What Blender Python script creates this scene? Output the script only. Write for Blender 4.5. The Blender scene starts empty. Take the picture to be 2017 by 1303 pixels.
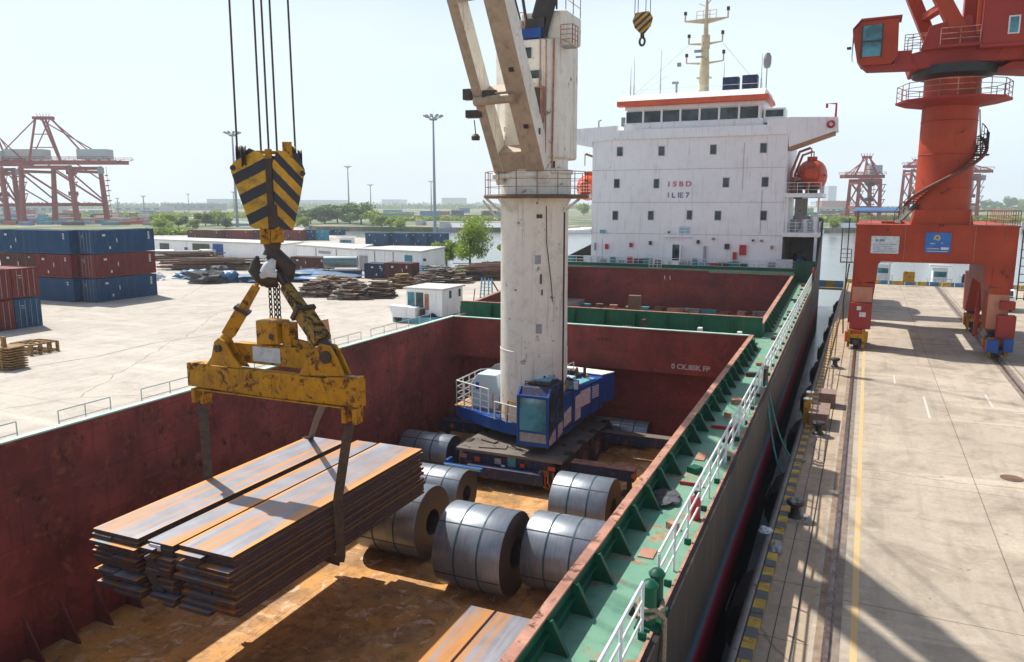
import bpy, bmesh, math, random
import numpy as np
from math import radians as R, sin, cos, pi, sqrt, atan2
from mathutils import Vector, Matrix
random.seed(7); rng = np.random.default_rng(7)
S = bpy.context.scene; C = S.collection

# ---------------- camera, sky, sun, exposure
CH, F, HOR, VPX = 11.0, 1500.0, 402.0, 1675.0
TH = math.atan((651.5-HOR)/F); PS = math.atan((VPX-1008.5)/math.hypot(F, 651.5-HOR))
cam = bpy.data.objects.new('camera', bpy.data.cameras.new('camera')); C.objects.link(cam)
cam.location = (0, 0, CH); cam.rotation_euler = (pi/2-TH, 0, PS)
cam.data.sensor_width = 36; cam.data.lens = F/2017*36; cam.data.clip_start = .2; cam.data.clip_end = 20000
S.camera = cam
SUNV = Vector((-.67, .3, 1)).normalized()
EL = math.asin(SUNV.z)
W = bpy.data.worlds.new('World'); S.world = W; W.use_nodes = True
nt = W.node_tree; nt.nodes.clear()
sky = nt.nodes.new('ShaderNodeTexSky'); sky.sky_type = 'NISHITA'; sky.sun_disc = False
sky.sun_elevation = EL; sky.sun_rotation = R(-75); sky.air_density = 1.0; sky.dust_density = 2.5; sky.ozone_density = 1.2
bg = nt.nodes.new('ShaderNodeBackground'); bg.inputs[1].default_value = .1
mixc = nt.nodes.new('ShaderNodeMixRGB'); tcw = nt.nodes.new('ShaderNodeTexCoord')
mpw = nt.nodes.new('ShaderNodeMapping'); mpw.inputs['Scale'].default_value = (1, 1, 3.5)
nzw = nt.nodes.new('ShaderNodeTexNoise'); nzw.inputs['Scale'].default_value = 1.6; nzw.inputs['Detail'].default_value = 5
crw = nt.nodes.new('ShaderNodeMapRange'); crw.inputs[1].default_value = .38; crw.inputs[2].default_value = .66
crw.inputs[3].default_value = .72; crw.inputs[4].default_value = .93
nt.links.new(tcw.outputs['Generated'], mpw.inputs[0]); nt.links.new(mpw.outputs[0], nzw.inputs['Vector'])
nt.links.new(nzw.outputs['Fac'], crw.inputs[0])
sxw = nt.nodes.new('ShaderNodeSeparateXYZ'); nt.links.new(tcw.outputs['Generated'], sxw.inputs[0])
elw = nt.nodes.new('ShaderNodeMapRange'); elw.interpolation_type = 'SMOOTHSTEP'   # the veil thins towards the zenith, as real haze does
for i, x in enumerate((.16, .5, 1, .08)): elw.inputs[i+1].default_value = x
nt.links.new(sxw.outputs['Z'], elw.inputs[0])
mlw = nt.nodes.new('ShaderNodeMath'); mlw.operation = 'MULTIPLY'; nt.links.new(crw.outputs[0], mlw.inputs[0]); nt.links.new(elw.outputs[0], mlw.inputs[1])
nt.links.new(mlw.outputs[0], mixc.inputs[0])
mixc.inputs[2].default_value = (7.9, 9.1, 10.2, 1)      # thin bright veil of high cloud
nt.links.new(sky.outputs[0], mixc.inputs[1]); nt.links.new(mixc.outputs[0], bg.inputs[0])
wo = nt.nodes.new('ShaderNodeOutputWorld'); nt.links.new(bg.outputs[0], wo.inputs[0])
sl = bpy.data.lights.new('sun', 'SUN'); sl.energy = 5.0; sl.angle = R(.55); sl.color = (1, .95, .87)
so = bpy.data.objects.new('sun', sl); C.objects.link(so); so.rotation_euler = SUNV.to_track_quat('Z', 'Y').to_euler()
so.location = (-60, 20, 90)
S.view_settings.view_transform = 'Standard'; S.view_settings.look = 'None'; S.view_settings.gamma = 1
S.view_settings.exposure = 0.22
S.render.engine = 'CYCLES'; S.cycles.use_denoising = True; S.cycles.max_bounces = 8
S.cycles.transparent_max_bounces = 8; S.cycles.volume_bounces = 1

# ---------------- frames: world and quay (the quay lies 0.02 rad off the ship's axis)
QD = 0.02
def Q(x, y): return (x*cos(QD)+y*sin(QD), -x*sin(QD)+y*cos(QD))
def at(px, py, z=0.0):
    c, s, ct, st = cos(PS), sin(PS), cos(TH), sin(TH)
    a, b = px-1008.5, 651.5-py
    v = Vector((c*a - s*st*b - s*ct*F, s*a + c*st*b + c*ct*F, ct*b - st*F))
    t = (z-CH)/v.z
    return Vector((v.x*t, v.y*t, z))
def atY(px, py, Y):
    c, s, ct, st = cos(PS), sin(PS), cos(TH), sin(TH)
    a, b = px-1008.5, 651.5-py
    v = Vector((c*a - s*st*b - s*ct*F, s*a + c*st*b + c*ct*F, ct*b - st*F))
    t = Y/v.y
    return Vector((v.x*t, Y, CH+v.z*t))

# ---------------- helpers
class MB:
    def __init__(s): s.v = []; s.f = []; s.m = []; s.mi = 0
    def add(s, vs, fs):
        n = len(s.v); s.v += [tuple(v) for v in vs]
        s.f += [tuple(i+n for i in f) for f in fs]; s.m += [s.mi]*len(fs); return s
    def mat(s, i): s.mi = i; return s
    def box(s, x0, x1, y0, y1, z0, z1):
        if x0 > x1: x0, x1 = x1, x0
        if y0 > y1: y0, y1 = y1, y0
        return s.add([(x0,y0,z0),(x1,y0,z0),(x1,y1,z0),(x0,y1,z0),(x0,y0,z1),(x1,y0,z1),(x1,y1,z1),(x0,y1,z1)],
                     [(0,3,2,1),(4,5,6,7),(0,1,5,4),(1,2,6,5),(2,3,7,6),(3,0,4,7)])
    def obox(s, c, size, rz=0, rx=0, ry=0):
        M = Matrix.Translation(c) @ Matrix.Rotation(rz, 4, 'Z') @ Matrix.Rotation(ry, 4, 'Y') @ Matrix.Rotation(rx, 4, 'X')
        a, b, d = size[0]/2, size[1]/2, size[2]/2
        vs = [M @ Vector(p) for p in [(-a,-b,-d),(a,-b,-d),(a,b,-d),(-a,b,-d),(-a,-b,d),(a,-b,d),(a,b,d),(-a,b,d)]]
        return s.add(vs, [(0,3,2,1),(4,5,6,7),(0,1,5,4),(1,2,6,5),(2,3,7,6),(3,0,4,7)])
    def beam(s, p0, p1, w, h, up=(0,0,1)):       # box section along p0-p1; w across, h along up
        p0, p1 = Vector(p0), Vector(p1); d = (p1-p0).normalized(); u = Vector(up)
        if abs(d.dot(u)) > .98: u = Vector((0,1,0))
        a = d.cross(u).normalized(); b = a.cross(d).normalized()
        vs = [p + a*i*w/2 + b*j*h/2 for p in (p0, p1) for i, j in ((-1,-1),(1,-1),(1,1),(-1,1))]
        return s.add(vs, [(3,2,1,0),(4,5,6,7),(0,1,5,4),(1,2,6,5),(2,3,7,6),(3,0,4,7)])
    def taper(s, p0, p1, w0, h0, w1, h1, up=(0,0,1)):
        p0, p1 = Vector(p0), Vector(p1); d = (p1-p0).normalized(); u = Vector(up)
        if abs(d.dot(u)) > .98: u = Vector((0,1,0))
        a = d.cross(u).normalized(); b = a.cross(d).normalized()
        vs = [p + a*i*w/2 + b*j*h/2 for p, w, h in ((p0,w0,h0),(p1,w1,h1)) for i, j in ((-1,-1),(1,-1),(1,1),(-1,1))]
        return s.add(vs, [(3,2,1,0),(4,5,6,7),(0,1,5,4),(1,2,6,5),(2,3,7,6),(3,0,4,7)])
    def tube(s, pts, r, n=6, cap=True):
        pts = [Vector(p) for p in pts]; rings = []
        rr = r if isinstance(r, (list, tuple)) else [r]*len(pts)
        d0 = (pts[1]-pts[0]).normalized(); u = Vector((0,0,1)) if abs(d0.z) < .9 else Vector((0,1,0))
        a = d0.cross(u).normalized()
        for i, p in enumerate(pts):
            if i == 0: d = pts[1]-pts[0]
            elif i == len(pts)-1: d = pts[-1]-pts[-2]
            else: d = (pts[i+1]-p).normalized()+(p-pts[i-1]).normalized()
            if d.length < 1e-9: d = d0
            d.normalize(); a = (a - d*a.dot(d)).normalized(); b = d.cross(a)
            rings.append([p+(a*cos(2*pi*k/n)+b*sin(2*pi*k/n))*rr[i] for k in range(n)])
        vs = [v for rg in rings for v in rg]; fs = []
        for i in range(len(pts)-1):
            for k in range(n): fs.append((i*n+k, i*n+(k+1)%n, (i+1)*n+(k+1)%n, (i+1)*n+k))
        if cap: fs.append(tuple(range(n-1,-1,-1))); fs.append(tuple((len(pts)-1)*n+k for k in range(n)))
        return s.add(vs, fs)
    def prism(s, poly, axis, t0, t1):            # poly of 2-D points extruded along axis 'x','y','z'
        def P(a, b, t): return {'x': (t,a,b), 'y': (a,t,b), 'z': (a,b,t)}[axis]
        n = len(poly); vs = [P(a,b,t0) for a,b in poly]+[P(a,b,t1) for a,b in poly]
        fs = [tuple(range(n-1,-1,-1)), tuple(range(n,2*n))]+[(i,(i+1)%n,n+(i+1)%n,n+i) for i in range(n)]
        return s.add(vs, fs)
    def lathe(s, prof, c=(0,0,0), n=24, axis='z'):
        vs = []; fs = []; m = len(prof)
        for k in range(n):
            a = 2*pi*k/n
            for r, h in prof:
                if axis == 'z': vs.append((c[0]+r*cos(a), c[1]+r*sin(a), c[2]+h))
                elif axis == 'x': vs.append((c[0]+h, c[1]+r*cos(a), c[2]+r*sin(a)))
                else: vs.append((c[0]+r*cos(a), c[1]+h, c[2]+r*sin(a)))
        for k in range(n):
            k2 = (k+1) % n
            for j in range(m-1): fs.append((k*m+j, k2*m+j, k2*m+j+1, k*m+j+1))
        return s.add(vs, fs)
    def quad(s, a, b, c, d): return s.add([a,b,c,d], [(0,1,2,3)])
    def rail(s, pts, h=1.1, r=.03, step=1.5, bars=3, n=5):
        pts = [Vector(p) for p in pts]
        for a, b in zip(pts[:-1], pts[1:]):
            k = max(1, int(round((b-a).length/step)))
            for i in range(k+1):
                p = a.lerp(b, i/k); s.tube([p, p+Vector((0,0,h))], r, n)
            for j in range(bars):
                z = Vector((0,0,h*(bars-j)/bars)); s.tube([a+z, b+z], r if j == 0 else r*.75, n)
        return s

ORG = {}
def part(name, mb, mats, parent=None, org=None, smooth=False, bevel=0, label=None):
    me = bpy.data.meshes.new(name)
    o0 = Vector(ORG[parent.name]) if parent else Vector(org or (0,0,0))
    me.from_pydata([(v[0]-o0.x, v[1]-o0.y, v[2]-o0.z) for v in mb.v], [], mb.f)
    if not isinstance(mats, (list, tuple)): mats = [mats]
    for m in mats: me.materials.append(m)
    if len(mats) > 1: me.polygons.foreach_set('material_index', mb.m)
    bm = bmesh.new(); bm.from_mesh(me); bmesh.ops.recalc_face_normals(bm, faces=bm.faces); bm.to_mesh(me); bm.free()
    if smooth:
        me.polygons.foreach_set('use_smooth', [True]*len(me.polygons))
        try: me.set_sharp_from_angle(angle=R(38))
        except Exception: pass
    me.update()
    o = bpy.data.objects.new(name, me); C.objects.link(o); ORG[o.name] = tuple(o0)
    if parent: o.parent = parent
    else: o.location = o0
    if bevel:
        b = o.modifiers.new('bevel', 'BEVEL'); b.width = bevel; b.segments = 2; b.limit_method = 'ANGLE'
        b.harden_normals = False
    if label: o['label'] = label
    return o
def tag(o, label, cat, group=None):
    o['label'] = label; o['category'] = cat
    if group: o['group'] = group
    return o
def thing(name, label, cat, org, group=None, quay=False):
    o = bpy.data.objects.new(name, None); C.objects.link(o); o.empty_display_size = .3
    tag(o, label, cat, group); ORG[o.name] = tuple(org)
    if quay: x, y = Q(org[0], org[1]); o.location = (x, y, org[2]); o.rotation_euler = (0,0,-QD)
    else: o.location = org
    return o
def struct(name, mb, mat, org=(0,0,0), quay=False, **k):
    o = part(name, mb, mat, org=org, **k); o['kind'] = 'structure'
    if quay: o.rotation_euler = (0,0,-QD); x, y = Q(org[0], org[1]); o.location = (x, y, org[2])
    return o
def single(name, mb, mat, label, cat, org, group=None, quay=False, **k):
    o = part(name, mb, mat, org=org, **k); tag(o, label, cat, group)
    if quay: o.rotation_euler = (0,0,-QD); x, y = Q(org[0], org[1]); o.location = (x, y, org[2])
    return o
def dup(root, loc, rz=None, label=None, scale=None):
    r = root.copy(); C.objects.link(r); r.location = loc
    if rz is not None: r.rotation_euler = (0,0,rz)
    if scale: r.scale = scale
    if label: r['label'] = label
    for ch in list(root.children):
        c = ch.copy(); C.objects.link(c); c.parent = r
        for g in list(ch.children):
            d = g.copy(); C.objects.link(d); d.parent = c
    return r

# ---------------- materials
def mnew(name):
    m = bpy.data.materials.new(name); m.use_nodes = True; n = m.node_tree
    return m, n, n.nodes['Principled BSDF']
def L(n, a, b): n.links.new(a, b)
def noise(n, vec, scale, detail=5, rough=.6, dist=0):
    t = n.nodes.new('ShaderNodeTexNoise'); t.inputs['Scale'].default_value = scale; t.inputs['Detail'].default_value = detail
    t.inputs['Roughness'].default_value = rough; t.inputs['Distortion'].default_value = dist; L(n, vec, t.inputs['Vector']); return t.outputs['Fac']
def ramp(n, fac, a, b, lo=0.0, hi=1.0):
    m = n.nodes.new('ShaderNodeMapRange'); m.clamp = True
    for i, x in enumerate((a, b, lo, hi)): m.inputs[i+1].default_value = x
    L(n, fac, m.inputs[0]); return m.outputs[0]
def mix(n, fac, a, b, mode='MIX'):
    m = n.nodes.new('ShaderNodeMixRGB'); m.blend_type = mode
    for i, x in ((0, fac), (1, a), (2, b)):
        if isinstance(x, (int, float)): m.inputs[i].default_value = x
        elif isinstance(x, tuple): m.inputs[i].default_value = (x+(1,))[:4]
        else: L(n, x, m.inputs[i])
    return m.outputs[0]
def math_(n, op, a, b=None):
    m = n.nodes.new('ShaderNodeMath'); m.operation = op
    for i, x in ((0, a), (1, b)):
        if x is None: continue
        if isinstance(x, (int, float)): m.inputs[i].default_value = x
        else: L(n, x, m.inputs[i])
    return m.outputs[0]
def coords(n, scale=(1,1,1), kind='Object', rot=(0,0,0)):
    t = n.nodes.new('ShaderNodeTexCoord'); mp = n.nodes.new('ShaderNodeMapping')
    mp.inputs['Scale'].default_value = scale; mp.inputs['Rotation'].default_value = rot
    L(n, t.outputs[kind], mp.inputs[0]); return mp.outputs[0]
def bump(n, b, h, strength=.3, dist=.05):
    k = n.nodes.new('ShaderNodeBump'); k.inputs['Strength'].default_value = strength; k.inputs['Distance'].default_value = dist
    L(n, h, k.inputs['Height']); L(n, k.outputs[0], b.inputs['Normal'])
def rnd(n):
    return n.nodes.new('ShaderNodeObjectInfo').outputs['Random']
def paint(name, col, col2=None, rust=.0, rcol=(.16,.055,.02), rcol2=None, scale=.6, rough=.5, metal=0, streak=.25, dirt=(.12,.1,.08), dirtamt=.25, bmp=.15, rscale=None, seams=None, vary=0, spec=.25):
    """old painted steel: two tones, grime, vertical runs, rust patches"""
    m, n, b = mnew(name); v = coords(n)
    c = mix(n, ramp(n, noise(n, v, scale, 6), .35, .68), col, col2 or tuple(x*.8 for x in col))
    if vary: c = mix(n, ramp(n, rnd(n), 0, 1, 0, vary), c, tuple(x*.55 for x in col))
    g = noise(n, v, scale*3.1, 8, .7)
    c = mix(n, ramp(n, g, .5, .75, 0, dirtamt), c, dirt)
    if streak:
        sv = coords(n, (2.2, 2.2, .12)); sn = noise(n, sv, 2.0, 4, .6)
        c = mix(n, ramp(n, sn, .56, .74, 0, streak), c, rcol)
    if seams:
        br = n.nodes.new('ShaderNodeTexBrick'); br.offset = .35
        sxyz = n.nodes.new('ShaderNodeSeparateXYZ'); cxyz = n.nodes.new('ShaderNodeCombineXYZ'); L(n, v, sxyz.inputs[0])
        L(n, sxyz.outputs[0 if len(seams) > 2 else 1], cxyz.inputs[0]); L(n, sxyz.outputs[2], cxyz.inputs[1]); L(n, cxyz.outputs[0], br.inputs['Vector'])
        br.inputs['Scale'].default_value = 1; br.inputs['Brick Width'].default_value = seams[0]; br.inputs['Row Height'].default_value = seams[1]
        br.inputs['Mortar Size'].default_value = .03; br.inputs['Mortar Smooth'].default_value = .6
        br.inputs['Color1'].default_value = (1,1,1,1); br.inputs['Color2'].default_value = (.68,.68,.74,1); br.inputs['Mortar'].default_value = (.5,.48,.48,1)
        c = mix(n, ramp(n, noise(n, v, .6, 4), .3, .7, .25, .75), c, br.outputs['Color'], 'MULTIPLY')
        c = mix(n, ramp(n, noise(n, v, .9, 10, .82, 1.0), .5, .62, 0, .6), c, tuple(x*.3 for x in col)); c = mix(n, ramp(n, noise(n, coords(n, (1,.25,1.6)), 1.5, 8, .8, .6), .6, .68, 0, .5), c, (.3,.17,.15))
    rg = None
    if rust > 0:
        rn = noise(n, v, rscale or scale*2.3, 9, .72, .4)
        rg = ramp(n, rn, 1-rust-.02, 1-rust+.05)
        rc = mix(n, ramp(n, noise(n, v, scale*9, 4), .35, .65), rcol, rcol2 or tuple(x*.45 for x in rcol))
        c = mix(n, rg, c, rc)
        L(n, ramp(n, rg, 0, 1, rough, .9), b.inputs['Roughness'])
    else: L(n, ramp(n, g, .3, .7, max(.05, rough-.1), min(1, rough+.15)), b.inputs['Roughness'])
    L(n, c, b.inputs['Base Color']); b.inputs['Metallic'].default_value = metal
    b.inputs['Specular IOR Level'].default_value = spec
    if bmp: bump(n, b, noise(n, v, scale*14, 6, .7), bmp, .02)
    return m
def plain(name, col, rough=.6, metal=0, col2=None, scale=4, bmp=0, vary=0):
    m, n, b = mnew(name); v = coords(n)
    c = mix(n, ramp(n, noise(n, v, scale, 6, .65), .38, .65), col, col2 or tuple(x*.7 for x in col))
    if vary: c = mix(n, ramp(n, rnd(n), 0, 1, 0, vary), c, tuple(x*.4 for x in col))
    L(n, c, b.inputs['Base Color']); b.inputs['Roughness'].default_value = rough; b.inputs['Metallic'].default_value = metal
    if bmp: bump(n, b, noise(n, v, scale*6, 5), bmp, .03)
    return m
def glass(name, col=(.02,.035,.04), rough=.06):
    m, n, b = mnew(name); v = coords(n)
    L(n, mix(n, ramp(n, noise(n, v, .8, 3), .4, .6), col, tuple(x*2.4+.01 for x in col)), b.inputs['Base Color'])
    b.inputs['Roughness'].default_value = rough; b.inputs['Specular IOR Level'].default_value = .35; return m
def concrete(name, c1, c2, stain, seam=(4.6, 9, 0), crack=.5, world=False):
    m, n, b = mnew(name); v = coords(n)
    big = noise(n, v, .07, 6, .6); med = noise(n, v, .45, 8, .68, .6); fine = noise(n, v, 6, 6, .75)
    c = mix(n, ramp(n, big, .36, .64), c1, c2)
    c = mix(n, ramp(n, med, .48, .68, 0, .75), c, stain)
    c = mix(n, ramp(n, noise(n, coords(n, (1.6,.12,1)), .9, 6, .6, .3), .5, .72, 0, .38), c, tuple(x*.72 for x in stain))
    c = mix(n, ramp(n, noise(n, coords(n, (.2,1.3,1)), .35, 6, .6, .5), .56, .66, 0, .5), c, tuple(min(1, x*1.22) for x in c1))
    c = mix(n, ramp(n, noise(n, v, .9, 9, .8, .2), .54, .7, 0, .6), c, tuple(x*.8 for x in stain)); c = mix(n, ramp(n, noise(n, v, 2.6, 9, .8), .56, .68, 0, .5), c, tuple(min(1, x*1.3) for x in c1))
    sp = noise(n, v, 1.9, 3, .5); c = mix(n, ramp(n, sp, .71, .76, 0, .7), c, (.12,.095,.075))
    c = mix(n, ramp(n, fine, .36, .66, 0, .42), c, tuple(x*.5 for x in c1))
    c = mix(n, ramp(n, noise(n, v, 1.1, 10, .85, 1.2), .52, .64, 0, .45), c, tuple(x*.62 for x in c1)); c = mix(n, ramp(n, noise(n, coords(n, (.35,2.4,1)), 1.4, 8, .75, .8), .57, .66, 0, .4), c, tuple(x*.6 for x in c2))
    c = mix(n, ramp(n, noise(n, v, 3.7, 3, .5), .73, .76, 0, .8), c, (.1,.08,.065))
    dv = n.nodes.new('ShaderNodeVectorMath'); dv.operation = 'ADD'; L(n, v, dv.inputs[0])
    nn = n.nodes.new('ShaderNodeTexNoise'); nn.inputs['Scale'].default_value = .5; nn.inputs['Detail'].default_value = 6; L(n, v, nn.inputs['Vector'])
    sc = n.nodes.new('ShaderNodeVectorMath'); sc.operation = 'SCALE'; sc.inputs['Scale'].default_value = 1.1; L(n, nn.outputs['Color'], sc.inputs[0]); L(n, sc.outputs[0], dv.inputs[1])
    vo = n.nodes.new('ShaderNodeTexVoronoi'); vo.feature = 'DISTANCE_TO_EDGE'; vo.inputs['Scale'].default_value = .05; L(n, dv.outputs[0], vo.inputs['Vector'])
    ck = ramp(n, vo.outputs['Distance'], .0006, .003, crack, 0); c = mix(n, ck, c, (.09,.08,.07))
    if seam:
        br = n.nodes.new('ShaderNodeTexBrick'); br.offset = 0; L(n, v, br.inputs['Vector'])
        br.inputs['Scale'].default_value = 1; br.inputs['Brick Width'].default_value = seam[0]; br.inputs['Row Height'].default_value = seam[1]
        br.inputs['Mortar Size'].default_value = .022; br.inputs['Mortar Smooth'].default_value = .3
        br.inputs['Color1'].default_value = (1,1,1,1); br.inputs['Color2'].default_value = (.9,.9,.9,1); br.inputs['Mortar'].default_value = (.35,.33,.3,1)
        c = mix(n, .85, c, br.outputs['Color'], 'MULTIPLY')
    L(n, c, b.inputs['Base Color']); b.inputs['Roughness'].default_value = .88
    bump(n, b, noise(n, v, 9, 8, .8), .35, .02); return m

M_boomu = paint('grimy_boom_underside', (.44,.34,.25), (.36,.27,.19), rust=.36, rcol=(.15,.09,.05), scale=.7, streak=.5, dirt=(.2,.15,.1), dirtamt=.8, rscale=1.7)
M_white = paint('white_ship_paint', (.9,.92,.93), (.84,.86,.87), rust=.34, rcol=(.3,.16,.08), scale=.35, streak=.4, dirt=(.4,.38,.34), dirtamt=.2, rscale=2.2, bmp=.06)
M_cream = paint('cream_crane_paint', (.84,.81,.74), (.76,.72,.62), rust=.38, rcol=(.19,.1,.05), scale=.5, streak=.5, dirt=(.33,.27,.19), dirtamt=.45, rscale=1.7, bmp=.08)
M_hold = paint('maroon_hold_paint', (.34,.08,.07), (.12,.03,.028), rust=.44, rcol=(.06,.022,.024), rcol2=(.3,.11,.07), scale=.35, rough=.62, streak=.6, dirt=(.13,.045,.05), dirtamt=.9, rscale=1.1, seams=(3.1,1.6), bmp=.35)
M_holdx = paint('maroon_bulkhead_paint', (.31,.06,.048), (.16,.036,.032), rust=.38, rcol=(.1,.03,.03), rcol2=(.3,.12,.08), scale=.35, rough=.62, streak=.35, dirt=(.16,.07,.06), dirtamt=.55, rscale=1.3, seams=(3.4,1.3,(pi/2,0,0)), bmp=.3)
M_green = paint('dark_green_paint', (.008,.115,.062), (.006,.075,.045), rust=.37, rcol=(.2,.08,.04), scale=.8, rough=.45, streak=.3, dirt=(.02,.05,.04), dirtamt=.5)
M_deck = paint('worn_green_deck_paint', (.12,.29,.21), (.19,.35,.24), rust=.43, rcol=(.3,.12,.06), rcol2=(.42,.3,.2), scale=.5, rough=.6, streak=0, dirt=(.05,.15,.11), dirtamt=.75, rscale=1.1)
M_lip = paint('primer_coaming_top', (.52,.27,.19), (.3,.14,.1), rust=.43, rcol=(.2,.1,.07), scale=1.2, rough=.7, streak=0, dirt=(.25,.12,.09), dirtamt=.6)
M_mint = paint('pale_mint_paint', (.5,.66,.58), (.35,.6,.48), rust=.35, rcol=(.3,.2,.12), scale=.8, rough=.6, streak=0)
M_railw = paint('white_rail_paint', (.75,.76,.76), (.6,.62,.6), rust=.36, rcol=(.3,.15,.08), scale=2.5, streak=0)
M_red = paint('red_oxide_crane_paint', (.46,.06,.018), (.3,.032,.012), rust=.38, rcol=(.13,.04,.025), scale=.4, rough=.5, streak=.3, dirt=(.2,.05,.03), dirtamt=.4, bmp=.06)
M_redf = paint('faded_red_crane_paint', (.38,.045,.032), (.26,.028,.024), rust=.3, scale=.2, rough=.6, streak=0)
M_yel = paint('worn_yellow_paint', (.56,.28,.008), (.44,.2,.008), rust=.45, rcol=(.045,.03,.02), rcol2=(.2,.085,.02), scale=1.1, rough=.5, streak=.5, dirt=(.12,.07,.02), dirtamt=.7, rscale=2.6)
M_blk = plain('black_paint', (.018,.019,.022), .5, col2=(.035,.032,.03), scale=3)
M_dark = plain('dark_grimy_steel', (.04,.034,.03), .55, .3, (.085,.055,.035), scale=5, bmp=.2)
M_rub = plain('black_rubber', (.018,.018,.019), .85, col2=(.04,.037,.033), scale=3, bmp=.3)
M_rope = plain('wire_rope_steel', (.05,.035,.03), .5, .6, (.12,.07,.05), scale=8)
M_blue = paint('blue_machine_paint', (.012,.085,.34), (.01,.06,.26), rust=.34, rcol=(.2,.09,.04), scale=1, rough=.35, streak=.1)
M_navy = paint('grimy_navy_paint', (.014,.026,.075), (.02,.035,.09), rust=.4, rcol=(.4,.13,.02), rcol2=(.1,.05,.02), scale=1.3, rough=.5, streak=.2, rscale=2.2)
M_carr = paint('dusty_carrier_deck', (.2,.17,.14), (.12,.1,.09), rust=.4, rcol=(.03,.025,.02), scale=.7, rough=.7, streak=0)
M_orange = paint('orange_boat_paint', (.6,.085,.02), (.48,.06,.018), rust=.3, scale=.8, rough=.45, streak=.2)
M_orstripe = plain('orange_stripe_paint', (.75,.12,.03), .5, col2=(.62,.09,.03), scale=1)
M_glass = glass('dark_window_glass'); M_glassb = glass('blue_window_glass', (.03,.12,.15))
M_rubble = plain('rusty_scrap', (.26,.14,.08), .85, .1, (.06,.045,.04), scale=1.6, bmp=.5, vary=.5)
M_scrapg = plain('grey_scrap', (.42,.38,.33), .8, .1, (.12,.1,.09), scale=2.2, bmp=.5, vary=.5)
M_wood = plain('old_timber', (.36,.22,.1), .85, 0, (.22,.12,.05), scale=5)
M_hoarse = plain('grey_blue_metal', (.3,.36,.4), .5, .2)
M_tarpb = plain('blue_tarpaulin', (.02,.15,.32), .45, 0, (.03,.07,.13), scale=1.2, bmp=.6)
M_tarpk = plain('black_net', (.03,.035,.04), .8, 0, (.1,.1,.11), scale=3, bmp=.8)
M_redbr = plain('bright_red_paint', (.5,.02,.02), .45); M_teal = plain('teal_cover', (.05,.3,.33), .5); M_grayp = plain('grey_paint', (.35,.37,.38), .55)
M_cyan = plain('light_blue_paint', (.16,.42,.55), .5); M_tan = plain('tan_board', (.5,.3,.15), .8)
M_cloth = plain('white_cloth', (.7,.72,.74), .8, bmp=.4); M_pink = plain('pink_tarpaulin', (.5,.12,.25), .7)

def mk_floor():
    m, n, b = mnew('rusty_hold_floor'); v = coords(n)
    c = mix(n, ramp(n, noise(n, v, .22, 7, .62, .5), .35, .65), (.72,.33,.055), (.52,.27,.09))
    c = mix(n, ramp(n, noise(n, v, .8, 8, .7, .6), .52, .66, 0, .85), c, (.7,.46,.28))
    c = mix(n, ramp(n, noise(n, v, 1.3, 9, .74), .52, .68, 0, .8), c, (.16,.085,.035))
    c = mix(n, ramp(n, noise(n, v, .35, 6, .65), .5, .62, 0, .6), c, (.17,.1,.04))
    c = mix(n, ramp(n, noise(n, v, 5, 5, .7), .62, .7, 0, .6), c, (.5,.42,.36))
    br = n.nodes.new('ShaderNodeTexBrick'); br.offset = .5; L(n, coords(n, (1,1,1), rot=(0,0,pi/2)), br.inputs['Vector'])
    br.inputs['Scale'].default_value = 1; br.inputs['Brick Width'].default_value = 4.5; br.inputs['Row Height'].default_value = 1.9
    br.inputs['Mortar Size'].default_value = .025; br.inputs['Mortar Smooth'].default_value = .5
    br.inputs['Color1'].default_value = (1,1,1,1); br.inputs['Color2'].default_value = (.8,.76,.72,1); br.inputs['Mortar'].default_value = (.3,.25,.2,1)
    c = mix(n, .5, c, br.outputs['Color'], 'MULTIPLY')
    c = mix(n, ramp(n, noise(n, v, 2.6, 9, .8, .8), .5, .64, 0, .6), c, (.2,.09,.03)); c = mix(n, ramp(n, noise(n, v, 1.1, 6, .7, 1), .58, .63, 0, .7), c, (.8,.55,.36))
    L(n, c, b.inputs['Base Color']); b.inputs['Roughness'].default_value = .7; bump(n, b, noise(n, v, 3, 8, .75), .5, .04); return m
M_floor = mk_floor()
def mk_plate():
    m, n, b = mnew('mill_steel_plate'); info = n.nodes.new('ShaderNodeObjectInfo')
    t = n.nodes.new('ShaderNodeTexCoord'); a = n.nodes.new('ShaderNodeVectorMath'); a.operation = 'MULTIPLY_ADD'
    a.inputs[1].default_value = (.95,.045,2.5); L(n, t.outputs['Object'], a.inputs[0])
    sc = n.nodes.new('ShaderNodeVectorMath'); sc.operation = 'SCALE'; sc.inputs[0].default_value = (37,11,5); L(n, info.outputs['Random'], sc.inputs['Scale']); L(n, sc.outputs[0], a.inputs[2])
    st = noise(n, a.outputs[0], 1.6, 5, .55, .25); v = coords(n)
    c = mix(n, ramp(n, noise(n, v, .8, 6, .6), .35, .65), (.27,.28,.32), (.19,.195,.22))
    c = mix(n, ramp(n, st, .475, .59), c, (.5,.22,.05))
    c = mix(n, ramp(n, st, .34, .42, .6, 0), c, (.4,.41,.46))
    c = mix(n, ramp(n, noise(n, a.outputs[0], 5, 6, .7), .55, .7, 0, .6), c, (.3,.12,.04))
    sx_ = n.nodes.new('ShaderNodeSeparateXYZ'); L(n, t.outputs['Object'], sx_.inputs[0])
    ed = math_(n, 'ADD', math_(n, 'ABSOLUTE', sx_.outputs[0]), math_(n, 'MULTIPLY', math_(n, 'SUBTRACT', st, .5), .5))
    c = mix(n, ramp(n, ed, .76, .86, 0, .9), c, (.62,.27,.05))
    L(n, c, b.inputs['Base Color']); b.inputs['Metallic'].default_value = .15; b.inputs['Roughness'].default_value = .5
    bump(n, b, noise(n, v, 4, 6), .2, .02); return m
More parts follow.
